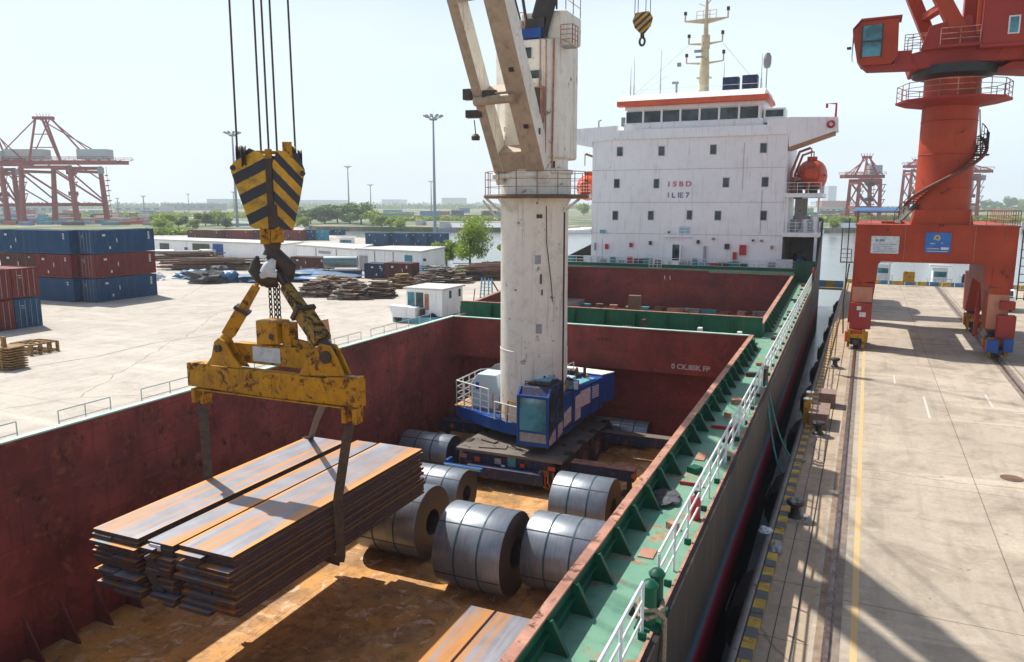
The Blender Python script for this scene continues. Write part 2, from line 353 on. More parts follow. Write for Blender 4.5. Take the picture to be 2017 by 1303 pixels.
M_plate = mk_plate()
M_plated = paint('dark_plate_edge', (.07,.07,.085), (.045,.04,.05), rust=.42, rcol=(.2,.08,.025), scale=2, metal=.3, streak=0, rscale=3)
def mk_coil():
    m, n, b = mnew('rolled_steel_coil'); v = coords(n, (9,.6,.6))
    c = mix(n, ramp(n, noise(n, v, 2, 6, .7), .3, .7), (.27,.31,.36), (.17,.2,.24))
    c = mix(n, ramp(n, noise(n, coords(n), .9, 5), .5, .75, 0, .5), c, (.45,.47,.5))
    c = mix(n, ramp(n, noise(n, coords(n), 2.1, 6, .7), .6, .75, 0, .6), c, (.22,.12,.07))
    L(n, c, b.inputs['Base Color']); b.inputs['Metallic'].default_value = .5; b.inputs['Roughness'].default_value = .38
    bump(n, b, noise(n, coords(n, (14,.8,.8)), 3, 4), .15, .01); return m
M_coil = mk_coil()
def mk_coilend():
    m, n, b = mnew('coil_end_windings'); t = n.nodes.new('ShaderNodeTexCoord'); sx = n.nodes.new('ShaderNodeSeparateXYZ'); L(n, t.outputs['Object'], sx.inputs[0])
    zz = math_(n, 'SUBTRACT', sx.outputs[2], 0.0)
    r = math_(n, 'SQRT', math_(n, 'ADD', math_(n, 'MULTIPLY', sx.outputs[1], sx.outputs[1]), math_(n, 'MULTIPLY', zz, zz)))
    cb = n.nodes.new('ShaderNodeCombineXYZ'); L(n, r, cb.inputs[0])
    w = noise(n, cb.outputs[0], 22, 3, .7)
    L(n, mix(n, ramp(n, w, .3, .7), (.09,.09,.1), (.03,.03,.034)), b.inputs['Base Color'])
    b.inputs['Metallic'].default_value = .5; b.inputs['Roughness'].default_value = .55; bump(n, b, w, .3, .02); return m
M_coilend = mk_coilend()
def mk_hull():
    m, n, b = mnew('ship_hull_paint'); g = n.nodes.new('ShaderNodeNewGeometry'); sx = n.nodes.new('ShaderNodeSeparateXYZ'); L(n, g.outputs['Position'], sx.inputs[0])
    v = coords(n); wob = noise(n, v, .5, 5)
    z = math_(n, 'ADD', sx.outputs[2], math_(n, 'MULTIPLY', math_(n, 'SUBTRACT', wob, .5), .25))
    top = mix(n, ramp(n, noise(n, coords(n, (1,.5,.25)), .7, 8, .7), .35, .65), (.05,.038,.032), (.018,.018,.022))
    top = mix(n, ramp(n, noise(n, coords(n, (1,.8,.15)), 1.6, 6, .7), .56, .7, 0, .5), top, (.16,.1,.065))
    c = mix(n, ramp(n, z, .5, .8), (.03,.09,.13), top)
    c = mix(n, ramp(n, z, .2, .34), (.27,.015,.03), c)
    c = mix(n, ramp(n, z, -1.1, -.85), (.02,.018,.02), c)
    L(n, c, b.inputs['Base Color']); b.inputs['Roughness'].default_value = .6; b.inputs['Specular IOR Level'].default_value = .25; bump(n, b, noise(n, v, .6, 5), .5, .08); return m
M_hull = mk_hull()
def mk_water():
    m, n, b = mnew('river_water'); v = coords(n)
    L(n, mix(n, ramp(n, noise(n, v, .02, 4), .35, .65), (.22,.25,.24), (.16,.2,.2)), b.inputs['Base Color'])
    b.inputs['Roughness'].default_value = .12; b.inputs['IOR'].default_value = 1.33
    w = noise(n, coords(n, (1,1.8,1)), .9, 7, .65); bump(n, b, w, .28, .25); return m
M_water = mk_water()
M_quay = concrete('quay_concrete', (.55,.47,.37), (.4,.34,.265), (.22,.175,.125), seam=(4.62,11))
M_yard = concrete('yard_concrete', (.57,.52,.45), (.49,.445,.385), (.35,.31,.265), seam=(9,14), crack=.6)
M_qface = concrete('quay_wall_concrete', (.16,.14,.12), (.1,.09,.08), (.05,.05,.045), seam=None)
M_apron = concrete('apron_concrete', (.52,.39,.265), (.44,.34,.24), (.25,.19,.14), seam=(1.9,3.2))
def mk_land():
    m, n, b = mnew('far_land'); v = coords(n)
    c = mix(n, ramp(n, noise(n, v, .03, 8, .7), .42, .58), (.045,.11,.02), (.2,.19,.12))
    c = mix(n, ramp(n, noise(n, v, .03, 6), .52, .62), c, (.3,.25,.19)); c = mix(n, ramp(n, noise(n, v, .07, 5), .6, .66, 0, .7), c, (.05,.09,.03))
    L(n, c, b.inputs['Base Color']); b.inputs['Roughness'].default_value = .95; return m
M_land = mk_land()
def mk_leaf(name, a, bb):
    m, n, b = mnew(name); v = coords(n)
    f = ramp(n, noise(n, v, .5, 4), .35, .65); c = mix(n, f, a, bb); c = mix(n, ramp(n, noise(n, v, 5, 2), .3, .7, 0, .5), c, tuple(x*.6 for x in a))
    L(n, c, b.inputs['Base Color']); b.inputs['Roughness'].default_value = .55
    tr = n.nodes.new('ShaderNodeBsdfTranslucent'); L(n, c, tr.inputs[0]); mx = n.nodes.new('ShaderNodeMixShader'); mx.inputs[0].default_value = .35
    o = n.nodes['Material Output']; L(n, b.outputs[0], mx.inputs[1]); L(n, tr.outputs[0], mx.inputs[2]); L(n, mx.outputs[0], o.inputs[0]); return m
M_leaf = mk_leaf('bright_leaves', (.2,.34,.02), (.36,.44,.04)); M_leafd = mk_leaf('dark_leaves', (.06,.16,.03), (.16,.26,.04))
M_bark = plain('bark', (.1,.07,.05), .9)
def stripes(name, ca, cb, period, ang, axis=(1,0,0), grime=.4, duty=.5):
    m, n, b = mnew(name); t = n.nodes.new('ShaderNodeTexCoord'); d = n.nodes.new('ShaderNodeVectorMath'); d.operation = 'DOT_PRODUCT'
    L(n, t.outputs['Object'], d.inputs[0]); d.inputs[1].default_value = axis; v = coords(n)
    wv = math_(n, 'ADD', d.outputs['Value'], math_(n, 'MULTIPLY', noise(n, v, 6, 3), .05))
    fr = math_(n, 'FRACT', math_(n, 'DIVIDE', wv, period)); st = ramp(n, fr, duty-.02, duty+.02)
    ca_ = mix(n, ramp(n, noise(n, v, 2, 5), .4, .6), ca, tuple(x*.7 for x in ca))
    c = mix(n, st, ca_, cb); c = mix(n, ramp(n, noise(n, v, 3.2, 8, .72), .53, .66, 0, grime*1.6), c, (.07,.045,.03))
    L(n, c, b.inputs['Base Color']); b.inputs['Roughness'].default_value = .55; bump(n, b, noise(n, v, 12, 5), .2, .01); return m

def text(name, s, size, loc, rot, mat, parent, depth=.01, sx=1.0):
    cu = bpy.data.curves.new(name, 'FONT'); cu.body = s; cu.size = size; cu.extrude = depth/2; cu.offset = size*.03; cu.align_x = 'CENTER'; cu.align_y = 'CENTER'
    tmp = bpy.data.objects.new('tmp', cu); C.objects.link(tmp); dg = bpy.context.evaluated_depsgraph_get()
    me = bpy.data.meshes.new_from_object(tmp.evaluated_get(dg)); bpy.data.objects.remove(tmp)
    M = Matrix.Translation(Vector(loc)-Vector(ORG[parent.name])) @ rot.to_4x4() @ Matrix.Diagonal((sx,1,1,1)); me.transform(M)
    me.name = name; me.materials.clear(); me.materials.append(mat)
    o = bpy.data.objects.new(name, me); C.objects.link(o); o.parent = parent; ORG[o.name] = ORG[parent.name]; return o
ROTF = Matrix.Rotation(pi/2, 3, 'X')       # lettering that faces the camera side (-Y)
# ================= SETTING
wt = MB()
for x0, x1, y0, y1 in ((-3000,3000,-600,-11.9),(-3000,-25.3,-11.9,58),(-2.9,3000,-11.9,58),(-3000,3000,58,6000)):
    wt.quad((x0,y0,-3),(x1,y0,-3),(x1,y1,-3),(x0,y1,-3))
struct('water', wt, M_water)
def slab(name, poly, z, zb, mat, **k):
    return struct(name, MB().prism(poly, 'z', zb, z), mat, **k)
YE = [(-28,-60),(-28,96),(-49,110),(-66,121),(-80,141),(-104,192),(-150,215),(-196,240),(-262,330),(-420,420),(-900,800),(-900,-60)]
slab('yard_ground', YE, 0, -4.5, M_yard)
FB = [(-262,336),(-182,346),(-7,415),(85,479),(300,600),(900,760),(2990,1200),(2990,5990),(-2990,5990),(-2990,805),(-901,805),(-421,424)]
slab('far_land', FB, -.6, -4.5, M_land)
gv = [at(-300,457),at(330,457),at(420,452),at(560,450),Vector((-255,318,0)),Vector((-415,410,0)),Vector((-880,780,0)),Vector((-1500,780,0))]
slab('grass_field', [(v.x,v.y) for v in gv], .02, -.5, M_land)
jl = [at(px,py) for px, py in ((-40,742),(60,722),(190,702),(300,676),(380,664),(470,650),(640,620))]
jm = MB()
for a, b_ in zip(jl[:-1], jl[1:]):
    d = (b_-a).normalized(); w = Vector((-d.y,d.x,0))*.09
    jm.add([a-w+Vector((0,0,.004)),b_-w+Vector((0,0,.004)),b_+w+Vector((0,0,.004)),a+w+Vector((0,0,.004))],[(0,1,2,3)])
struct('yard_joint', jm, plain('joint_dark',(.13,.13,.14),.9,col2=(.3,.28,.25),scale=.6))
# the quay: apron, slab, wall
q = MB().box(-2.35,150,-40,118.4,-3.9,0); struct('quay_pavement', q, M_quay, org=(0,0,0), quay=True)
struct('quay_apron', MB().box(-2.0,-.62,-40,118.2,0.0005,.004), M_apron, quay=True)
struct('rail_trench', MB().box(-.5,-.2-.05,-40,118,.0005,.0045), plain('rail_trench_dirt', (.2,.14,.1), .9, col2=(.33,.25,.17), scale=2), quay=True)
struct('rail_groove', MB().box(-.15,.1,-40,118,.0005,.005).box(8.75,9.05,-40,118,.0005,.005).box(9.19,9.5,-40,118,.0005,.005), plain('groove_dirt', (.16,.13,.11), .9, col2=(.28,.22,.17), scale=2), quay=True)
struct('cable_slot', MB().box(-1.02,-.97,-40,118,.0045,.009).box(-1.5,-1.475,-40,40,.0045,.009).box(9.75,9.8,-40,118,.0005,.006), M_blk, quay=True)
struct('quay_wall', MB().box(-2.42,-2.351,-40,118.4,-4.2,-.02), M_qface, quay=True)
m, n, b = mnew('worn_yellow_line'); v = coords(n)
c = mix(n, ramp(n, noise(n, v, 2.5, 8, .7), .42, .6, 0, .85), (.62,.4,.12), (.48,.39,.29)); L(n, c, b.inputs['Base Color']); b.inputs['Roughness'].default_value = .8
struct('road_marking', MB().box(.33,.5,-40,64,.0005,.0042).box(9.9,10.0,20,40,.0005,.0042), m, quay=True)
for i, (x0, x1, y0, y1) in enumerate([(2.2,2.28,52,54.5),(3.6,3.7,44,49),(6.9,7.0,48,51),(8.0,8.6,47,47.1),(8.1,8.2,42,45)]):
    struct('worn_white_mark', MB().box(x0,x1,y0,y1,.0005,.0042), plain('worn_white', (.62,.6,.56), .9, col2=(.5,.44,.36), scale=3), quay=True)
# steel fender pipe and striped kerb on the quay edge
single('edge_pipe', MB().tube([(-2.27,-30,.09),(-2.27,118,.09)], .11, 10), paint('edge_pipe_paint', (.22,.2,.18), (.15,.13,.12), rust=.4, scale=1, streak=0), 'grey steel edge pipe running along the quay rim beside the ship', 'edge guard', (-2.27,-30,0), quay=True, smooth=True)
kb = stripes('kerb_stripes', (.72,.42,.03), (.13,.12,.11), 1.05, 0, axis=(0,1,0), grime=.45, duty=.5)
kk = MB()
y = -28.0
while y < 117: kk.box(-2.14,-1.84,y,y+1.46,.0,.15+random.uniform(-.012,.012)); y += 1.5
single('striped_kerb', kk, kb, 'low kerb of worn yellow and dark blocks along the quay edge', 'kerb', (-2.1,-28,0), quay=True)
M_railtop = plain('worn_rail_steel', (.32,.26,.23), .35, .8, (.16,.09,.06), scale=3)
def crane_rail(x, label):
    single('crane_rail', MB().box(x-.11,x+.11,-40,118,-.02,.012).box(x-.025,x+.025,-40,118,.012,.05).box(x-.05,x+.05,-40,118,.05,.085), M_railtop, label, 'rail', (x,-40,0), 'crane rails in the quay', quay=True)
crane_rail(-.2, 'steel crane rail nearest the ship, beside the yellow line'); crane_rail(9.1, 'steel crane rail on the landward side under the right portal leg')
# quay furniture
def bollard(x, y, lab, first=[]):
    if not first:
        t = thing('bollard', lab, 'bollard', (x,y,0), 'mooring bollards on the quay edge', quay=True)
        part('base_pad', MB().prism([(x-.48,y-.35),(x+.48,y-.35),(x+.5,y+.3),(x+.3,y+.42),(x-.42,y+.4)], 'z', 0, .08), paint('pad', (.42,.36,.3), rust=.4, scale=2), t)
        part('post', MB().lathe([(0,.08),(.27,.08),(.25,.14),(.17,.22),(.15,.42),(.2,.5),(.3,.56),(.32,.64),(.28,.7),(.0,.73)], (x,y,0), 20), M_blk, t, smooth=True)
        first.append((t, x, y)); return t
    X, Y = Q(x, y); return dup(first[0][0], (X,Y,0), label=lab)
bollard(-1.62, 27.4, 'black mooring bollard on its pad, nearest the camera on the quay')
bollard(-1.45, 38.3, 'black mooring bollard just in front of the brown fender box')
bollard(-1.35, 55.3, 'black mooring bollard standing beyond the brown fender box')
bollard(-1.5, 12.0, 'black mooring bollard near the bottom end of the quay')
for (x, y, l, lab) in [(-1.55,40.6,2.3,'brown steel box cover on the quay edge behind the second bollard'),(-1.35,44.6,1.2,'short rusty steel box on the quay edge beyond the brown box')]:
    t = thing('steel_box', lab, 'steel box', (x,y,0), quay=True)
    part('body', MB().box(x-.42,x+.42,y-l/2,y+l/2,0,.75), paint('brown_box', (.24,.15,.12), (.18,.1,.08), rust=.4, scale=1.4), t, bevel=.02)
    part('lid', MB().box(x-.46,x+.46,y-l/2-.04,y+l/2+.04,.752,.8), paint('brown_lid', (.3,.2,.16), rust=.4, scale=1.4), t)
for (x, y, lab) in [(-2.12,40.1,'yellow steel guard post on the kerb in front of the brown box'),(-2.12,41.6,'yellow steel guard post on the kerb behind its twin')]:
    t = thing('guard_post', lab, 'post', (x,y,0), 'yellow guard posts', quay=True)
    part('post', MB().box(x-.16,x+.16,y-.2,y+.2,0,1.3), M_yel, t, bevel=.01); part('cap', MB().box(x-.19,x+.19,y-.23,y+.23,1.302,1.36), M_grayp, t)
# arched rubber fenders on the quay wall
fy = [13, 22, 31.5, 40.5, 49, 57.5, 66, 75, 85, 96]
fen0 = None
flabs = ['black rubber fender on the quay wall, %s' % s for s in ('first from the bottom of the photo','second from the bottom of the photo','below the nearest bollard','beside the yellow guard posts','below the short rusty box','below the farthest bollard','short of the left crane leg','beside the left crane leg','just past the left crane leg','farthest along the ship')]
for y, lab in zip(fy, flabs):
    if fen0 is None:
        t = thing('quay_fender', lab, 'fender', (-2.45,y,-1.2), 'rubber fenders on the quay wall', quay=True)
        part('rubber_body', MB().prism([(-2.44,-1.9),(-2.44,-.1),(-2.75,-.35),(-2.93,-.8),(-2.93,-1.2),(-2.75,-1.65)], 'y', y-1.1, y+1.1), M_rub, t, smooth=True)
        part('face_plate', MB().box(-2.96,-2.932,y-.9,y+.9,-1.45,-.55), M_blk, t); fen0 = t
    else:
        X, Y = Q(-2.45, y); dup(fen0, (X,Y,-1.2), label=lab)
# small quay stains and cover plates
for (px, py, r, mt, lab) in [(1993,942,.42,'rust','oval rusty manhole cover on the right of the quay')]:
    p = at(px,py)
    single('manhole_cover', MB().lathe([(0,.02),(r,.02),(r,0.004)], (p.x,p.y,0), 20), M_rubble if mt == 'rust' else M_dark, lab, 'manhole cover', (p.x,p.y,0))
# clutter on the quay edge: rag, white bag
def blob(name, lab, cat, c, r, mat, group=None, seed=1, sq=(1,1,.6), parent=None, sub=3, amp=.35):
    bm = bmesh.new(); bmesh.ops.create_icosphere(bm, subdivisions=sub, radius=1)
    from mathutils import noise as mn
    vs = []
    for v in bm.verts:
        k = 1+amp*mn.noise(v.co*1.7+Vector((seed*3.1,0,0)))+amp*.5*mn.noise(v.co*4+Vector((0,seed,0)))
        p = Vector((v.co.x*sq[0], v.co.y*sq[1], v.co.z*sq[2]))*k*r; vs.append(Vector(c)+p)
    fs = [tuple(v.index for v in f.verts) for f in bm.faces]; bm.free()
    zmin = c[2]-r*sq[2]*.25
    vs = [Vector((v.x,v.y,max(v.z,zmin))) for v in vs]
    return single(name, MB().add(vs, fs), mat, lab, cat, (c[0],c[1],zmin), group)
p = at(1507,1058); blob('plastic_bag', 'crumpled white and pink plastic bag on the quay kerb', 'bag', (p.x,p.y,.25), .22, M_cloth, seed=3)
p = at(1528,1085); blob('dark_sack', 'grey sack lying beside the kerb below the bag', 'sack', (p.x,p.y,.1), .3, M_grayp, seed=5, sq=(.6,1.4,.5))

# ================= THE SHIP
ship = thing('cargo_ship', 'green and maroon bulk cargo ship with open holds moored at the quay', 'ship', (-14,50,-3))
Z0, ZC, ZD, ZF = -3.6, 3.7, 3.0, -3.6
stb = [(-12,-2.75,3.0),(20,-2.75,3.0),(62,-2.74,3.0),(74,-2.72,3.0),(80,-2.7,3.6),(84,-2.68,5.6),(88,-2.62,7.3),(92,-2.6,8.6),(97,-2.75,9.3),(103,-3.6,9.5),(110,-6.2,9.5),(116,-11,9.5)]
prt = [(-12,-25.45,3.0),(20,-25.45,3.0),(45,-25.5,3.0),(60,-27.6,3.0),(80,-31.4,3.4),(88,-32.6,4.1),(103,-32,6),(110,-27,9.5),(116,-20,9.5)]
def hullside(st, sgn):
    mb = MB(); vs = []; fs = []
    for (y, x, z) in st:
        vs += [(x-sgn*.9,y,-6.5),(x,y,-3.5),(x,y,-1),(x,y,1.5),(x,y,z),(x-sgn*.12,y,z+.02),(x-sgn*.12,y,z-.6),(x-sgn*.14,y,-5)]
    for i in range(len(st)-1):
        for k in range(7): fs.append((i*8+k,(i+1)*8+k,(i+1)*8+k+1,i*8+k+1))
    return mb.add(vs, fs)
hs = hullside(stb, 1); hp = hullside(prt, -1)
h = MB(); h.v = hs.v[:]; h.f = hs.f[:]; n0 = len(h.v); h.v += hp.v; h.f += [tuple(i+n0 for i in f) for f in hp.f]
h.m = [0]*len(h.f); h.quad((-11,116,-6),(-20,116,-6),(-20,116,9.5),(-11,116,9.5)); h.quad((-25.3,-12,-6),(-2.9,-12,-6),(-2.9,-12,3.0),(-25.3,-12,3.0))
part('hull', h, M_hull, ship, smooth=True)
# deck plating round the holds
def strip(mb, a, bb, z, zb=None):   # a, bb lists of (x,y) along
    zb = z-.02 if zb is None else zb
    for i in range(len(a)-1):
        mb.add([(a[i][0],a[i][1],zb),(bb[i][0],bb[i][1],zb),(bb[i+1][0],bb[i+1][1],zb),(a[i+1][0],a[i+1][1],zb),(a[i][0],a[i][1],z),(bb[i][0],bb[i][1],z),(bb[i+1][0],bb[i+1][1],z),(a[i+1][0],a[i+1][1],z)],
               [(0,3,2,1),(4,5,6,7),(0,1,5,4),(1,2,6,5),(2,3,7,6),(3,0,4,7)])
    return mb
d = MB()
strip(d, [(-4.56,-12),(-4.56,48),(-4.42,84)], [(-2.87,-12),(-2.87,48),(-2.84,84)], ZD)
strip(d, [(-25.35,-12),(-25.4,45),(-27.5,60),(-31.3,80),(-32.2,86)], [(-23.74,-12),(-23.74,45),(-25.4,55),(-29.3,80),(-30.2,86)], ZD)
d.box(-23.6,-4.57,44.45,47.9,ZD-.02,ZD+.0)
part('main_deck', d, M_deck, ship)
part('poop_deck', MB().prism([(-31.9,86.2),(-2.85,84.6),(-2.8,92),(-2.9,98),(-7,110),(-12,115.5),(-19,115.5),(-27,108),(-31.8,100)], 'z', 3.6, 3.9), M_deck, ship)
part('poop_front', MB().box(-31.6,-4.9,85.62,86.1,3.0,3.75).box(-4.9,-2.9,84.2,84.5,3.0,5.2), M_green, ship)
# hold 1 (the one we look into)
part('hold_floor', MB().box(-23.7,-4.5,-12,46,ZF-.2,ZF), M_floor, ship)
part('hold_wall', MB().box(-23.75,-23.6,-12,46,ZF,ZC-.05), M_hold, ship)
part('hold_wall', MB().box(-4.62,-4.585,-12,46,ZF,ZC-.4), M_hold, ship)
part('bulkhead', MB().box(-23.6,-4.62,45.4,45.6,ZF,1.1), M_holdx, ship, label='dark recessed lower bulkhead of the near hold')
part('bulkhead', MB().prism([(44.2,1.1),(44.2,3.66),(44.4,3.66),(45.6,3.0),(45.6,1.0),(45.4,1.0)], 'x', -23.6, -4.62), M_holdx, ship)
# coamings
def coam_side(x_in, sgn, ys, top=ZC):
    pass
part('coaming', MB().box(-4.585,-4.55,-12,44.6,ZD,ZC-.04).box(-4.549,-4.44,-12,44.6,3.36,3.39), M_green, ship)
part('coaming_top', MB().box(-4.72,-4.5,-12,44.4,ZC-.04,ZC+.01), M_lip, ship)
part('coaming_top', MB().box(-23.85,-23.58,-12,44.4,ZC-.04,ZC+.015), M_mint, ship)
part('coaming', MB().box(-23.8,-23.755,-12,44.4,ZD,ZC-.045), M_green, ship)
part('coaming_top', MB().box(-23.57,-4.73,44.1,44.36,ZC-.03,ZC+.02), M_mint, ship)
part('cross_deck_coaming', MB().box(-25.0,-4.4,47.9,47.96,ZD,4.2), M_green, ship)
part('coaming_top', MB().box(-25.0,-4.36,47.85,48.05,4.202,4.24), M_lip, ship)
# aft hold
ax = lambda y: -4.4 - (y-48)*.012
px_ = lambda y: -24.9 - (y-48)*.148
part('coaming', strip(MB(), [(ax(48)-.03,48.1),(ax(85)-.03,85.2)], [(ax(48),48.1),(ax(85),85.2)], 3.78, ZD), M_green, ship)
part('coaming_top', strip(MB(), [(ax(48)-.24,48.1),(ax(85)-.24,85.2)], [(ax(48)+.04,48.1),(ax(85)+.04,85.2)], 3.84, 3.785), M_lip, ship)
part('coaming_top', strip(MB(), [(px_(48)-.2,48.1),(px_(85)-.2,85.2)], [(px_(48)+.06,48.1),(px_(85)+.06,85.2)], 3.84, 3.785), M_lip, ship)
part('coaming', strip(MB(), [(px_(48)-.25,48.1),(px_(85)-.25,85.2)], [(px_(48)-.21,48.1),(px_(85)-.21,85.2)], 3.84, ZD), M_green, ship)
part('aft_hold_wall', strip(MB(), [(px_(48)-.2,48.1),(px_(85)-.2,85.2)], [(px_(48),48.1),(px_(85),85.2)], 3.78, -1.6), M_hold, ship)
part('aft_hold_wall', MB().box(-30.5,-4.9,85.2,85.6,-1.6,3.78), M_holdx, ship)
part('aft_hold_wall', strip(MB(), [(ax(48)-.06,48.1),(ax(85)-.06,85.2)], [(ax(48)-.031,48.1),(ax(85)-.031,85.2)], 3.78, -1.6), M_hold, ship)
part('aft_hold_floor', MB().prism([(px_(48),48.1),(ax(48),48.1),(ax(85),85.4),(px_(85),85.4)], 'z', -1.8, -.75), paint('aft_floor', (.2,.12,.1), (.12,.06,.06), rust=.45, rcol=(.35,.3,.27), scale=.3, streak=0), ship)
# brackets along the coaming: 1.6 m apart, each its own part
bk = None; brks = []
y = -3.0
while y < 44.3:
    mb = MB().prism([(-4.548,3.65),(-4.548,3.0),(-4.12,3.0),(-4.12,3.06),(-4.42,3.6)], 'y', y-.012, y+.012).prism([(-4.13,3.0),(-4.08,3.02),(-4.4,3.64),(-4.45,3.62)], 'y', y-.05, y+.05)
    if bk is None: bk = part('coaming_bracket', mb, [M_green], ship)
    else:
        o = bk.copy(); C.objects.link(o); o.parent = ship; o.location = (0, y+3.0, 0)
    y += 1.45 if int(y) % 3 else 1.9
y = 50.0
while y < 84:
    o = bk.copy(); C.objects.link(o); o.parent = ship; o.location = (ax(y)+4.55, y+3.0, .05); y += 1.7
for i in range(9):
    x = -22.5+i*2.05
    part('coaming_bracket', MB().prism([(47.89,4.15),(47.89,3.01),(47.35,3.01),(47.35,3.08),(47.72,4.1)], 'x', x-.015, x+.015), M_green, ship)
# knees along the foot of the port wall
kn = None
for i in range(26):
    y = 12.0+i*1.25
    if kn is None: kn = part('wall_knee', MB().prism([(-23.6,ZF+1.55),(-23.6,ZF),(-22.75,ZF),(-22.8,ZF+.14)], 'y', y-.03, y+.03), M_hold, ship)
    else:
        o = kn.copy(); C.objects.link(o); o.parent = ship; o.location = (0, i*1.25, 0)
# guard rails: starboard rail with a gap at the horn bollard, port rail in loops
for y0, y1 in ((4,13.0),(14.3,34.5),(35.6,60),(60.8,83)):
    part('guard_rail', MB().rail([(-3.05,y0,ZD),(-3.05,y1,ZD)], 1.1, .036, 1.55, 3).tube([(-3.05,y0+1.5*k,ZD+.02) for k in range(1)]+[(-2.9,y0,ZD+.02)], .02, 5), M_railw, ship, smooth=True)
for y0, y1 in ((5,11.2),(11.6,16),(17.5,19.6),(21,23.8),(26,30),(31,36),(37,44)):
    part('guard_rail', MB().rail([(-25.25,y0,ZD),(-25.25,y1,ZD)], .78, .022, 1.4, 2), M_railw, ship, smooth=True)
# little deck things
part('horn_bollard', MB().lathe([(0,0),(.16,0),(.14,.1),(.13,.75),(.17,.85),(.1,.93),(0,.95)], (-3.02,13.45,ZD), 14).lathe([(0,0),(.16,0),(.14,.1),(.13,.75),(.17,.85),(.1,.93),(0,.95)], (-3.0,13.95,ZD), 14).box(-3.25,-2.8,13.2,14.2,ZD,ZD+.06), M_green, ship, smooth=True)
part('horn_bollard', MB().lathe([(0,0),(.14,0),(.1,.7),(.16,.8),(0,.85)], (-3.0,34.9,ZD), 12).lathe([(0,0),(.14,0),(.1,.7),(.16,.8),(0,.85)], (-3.0,35.3,ZD), 12), M_dark, ship, smooth=True)
part('deck_rib', MB().box(-4.1,-3.2,27.3,27.36,ZD,ZD+.12).box(-4.0,-3.3,21.2,21.26,ZD,ZD+.1), M_redbr, ship)
for b6 in ((-3.95,-3.6,16.2,16.7,ZD+.001,ZD+.03),(-4.0,-3.7,23.5,24.3,ZD+.001,ZD+.04),(-3.9,-3.4,31,31.5,ZD+.001,ZD+.2)): part('deck_grating', MB().box(*b6), M_lip, ship)
rnda = random.Random(3)
for k in range(26):
    y = 12+k*2.7+rnda.uniform(-1,1)
    part('deck_fitting', MB().obox((-3.45+rnda.uniform(-.35,.2),y,ZD+.09), (rnda.uniform(.1,.35),rnda.uniform(.15,.6),rnda.uniform(.08,.22)), rnda.uniform(0,3)), [M_green,M_dark,M_lip,M_grayp][k % 4], ship)
part('deck_edge_strip', MB().box(-2.93,-2.872,-12,74,ZD,ZD+.05), M_lip, ship)
for k in range(30):
    y = 8.5+k*2.2
    part('deck_edge_bracket', MB().box(-3.1,-2.94,y,y+.05,ZD,ZD+.14), M_green, ship)
# stuff on the cross deck
for x, w, hh, mt in ((-20.5,.5,.5,M_lip),(-18.8,.25,.8,M_railw),(-12.6,.6,.5,M_dark),(-11.3,.2,1.0,M_dark),(-9.1,.5,.35,M_yel),(-7.9,.25,.7,M_railw),(-6.6,.4,.45,M_yel),(-5.6,.25,.6,M_railw),(-10.2,1.6,.2,M_teal),(-14.4,.5,.4,M_green)):
    part('deck_fitting', MB().box(x,x+w,45.6,46.1,ZD,ZD+hh), mt, ship)
part('vent_post', MB().box(-13.4,-12.6,50.2,50.7,-.75,4.9), paint('rusty_post', (.22,.12,.08), rust=.4, scale=2), ship)
for k in range(14):
    x = -29+k*1.75
    part('hold_debris', MB().obox((x,83.2+rnda.uniform(-.6,.4),-.45), (rnda.uniform(.5,1.8),.7,rnda.uniform(.15,.6)), rnda.uniform(-.3,.3)), [M_scrapg,M_teal,M_rubble,M_lip][k % 4], ship)
# lettering on the bulkhead (white, partly illegible)
M_let = plain('worn_white_lettering', (.6,.55,.55), .7, col2=(.4,.3,.3), scale=6)
text('lettering', '0 CK.8BK FP', .42, (-7.95,44.18,1.55), ROTF, M_let, ship)
text('lettering', '1 0 4 7', .3, (-13.2,44.18,2.85), ROTF, plain('dark_lettering', (.03,.012,.012)), ship)
# mooring lines
def rope(lab, pts, r, mat, n=6):
    return single('mooring_rope', MB().tube(pts, r, n), mat, lab, 'rope', pts[0], smooth=True)
def sag(a, b_, s, k=14):
    a, b_ = Vector(a), Vector(b_); return [a.lerp(b_, i/k)-Vector((0,0,s*4*(i/k)*(1-i/k))) for i in range(k+1)]
M_rg = plain('green_rope', (.06,.3,.27), .8, col2=(.04,.18,.17), scale=9); M_rt = plain('hemp_rope', (.36,.28,.19), .9, col2=(.2,.15,.1), scale=14)
X, Y = Q(-1.7,33.5)
rope('green mooring rope sagging from the ship rail to the quay, upper strand', sag((-3.0,35.1,3.6),(X,Y,.2),1.3), .04, M_rg)
rope('green mooring rope sagging from the ship rail to the quay, lower strand', sag((-2.98,34.9,3.55),(X-.3,Y-.8,.1),2.0), .045, M_rg)
pts = [Vector((-3.05+.22*cos(a*1.3), 13.7+.38*sin(a*1.3), ZD+.12+.03*a)) for a in np.linspace(0,9,40)] + [Vector(p) for p in [(-2.72,13.5,3.15),(-2.66,13.2,2.6),(-2.62,12.9,1.6),(-2.58,12.4,0.2),(-2.55,12.0,-1.2)]]
pts = [p+Vector((random.uniform(-.02,.02),random.uniform(-.02,.02),random.uniform(-.015,.015))) for p in pts]
rope('frayed brown hemp rope coiled round the green horn bollard and hanging over the hull', pts, .055, M_rt)
p = at(1310,985,ZD); blob('net_pile', 'dark tangled net heap lying on the green side deck', 'net', (p.x,p.y,ZD+.1), .32, M_tarpk, seed=8, sq=(1,1.8,.15), amp=.8)
t = thing('fire_extinguisher', 'red cylinder standing at the rail of the green side deck', 'extinguisher', (-3.1,18.6,ZD))
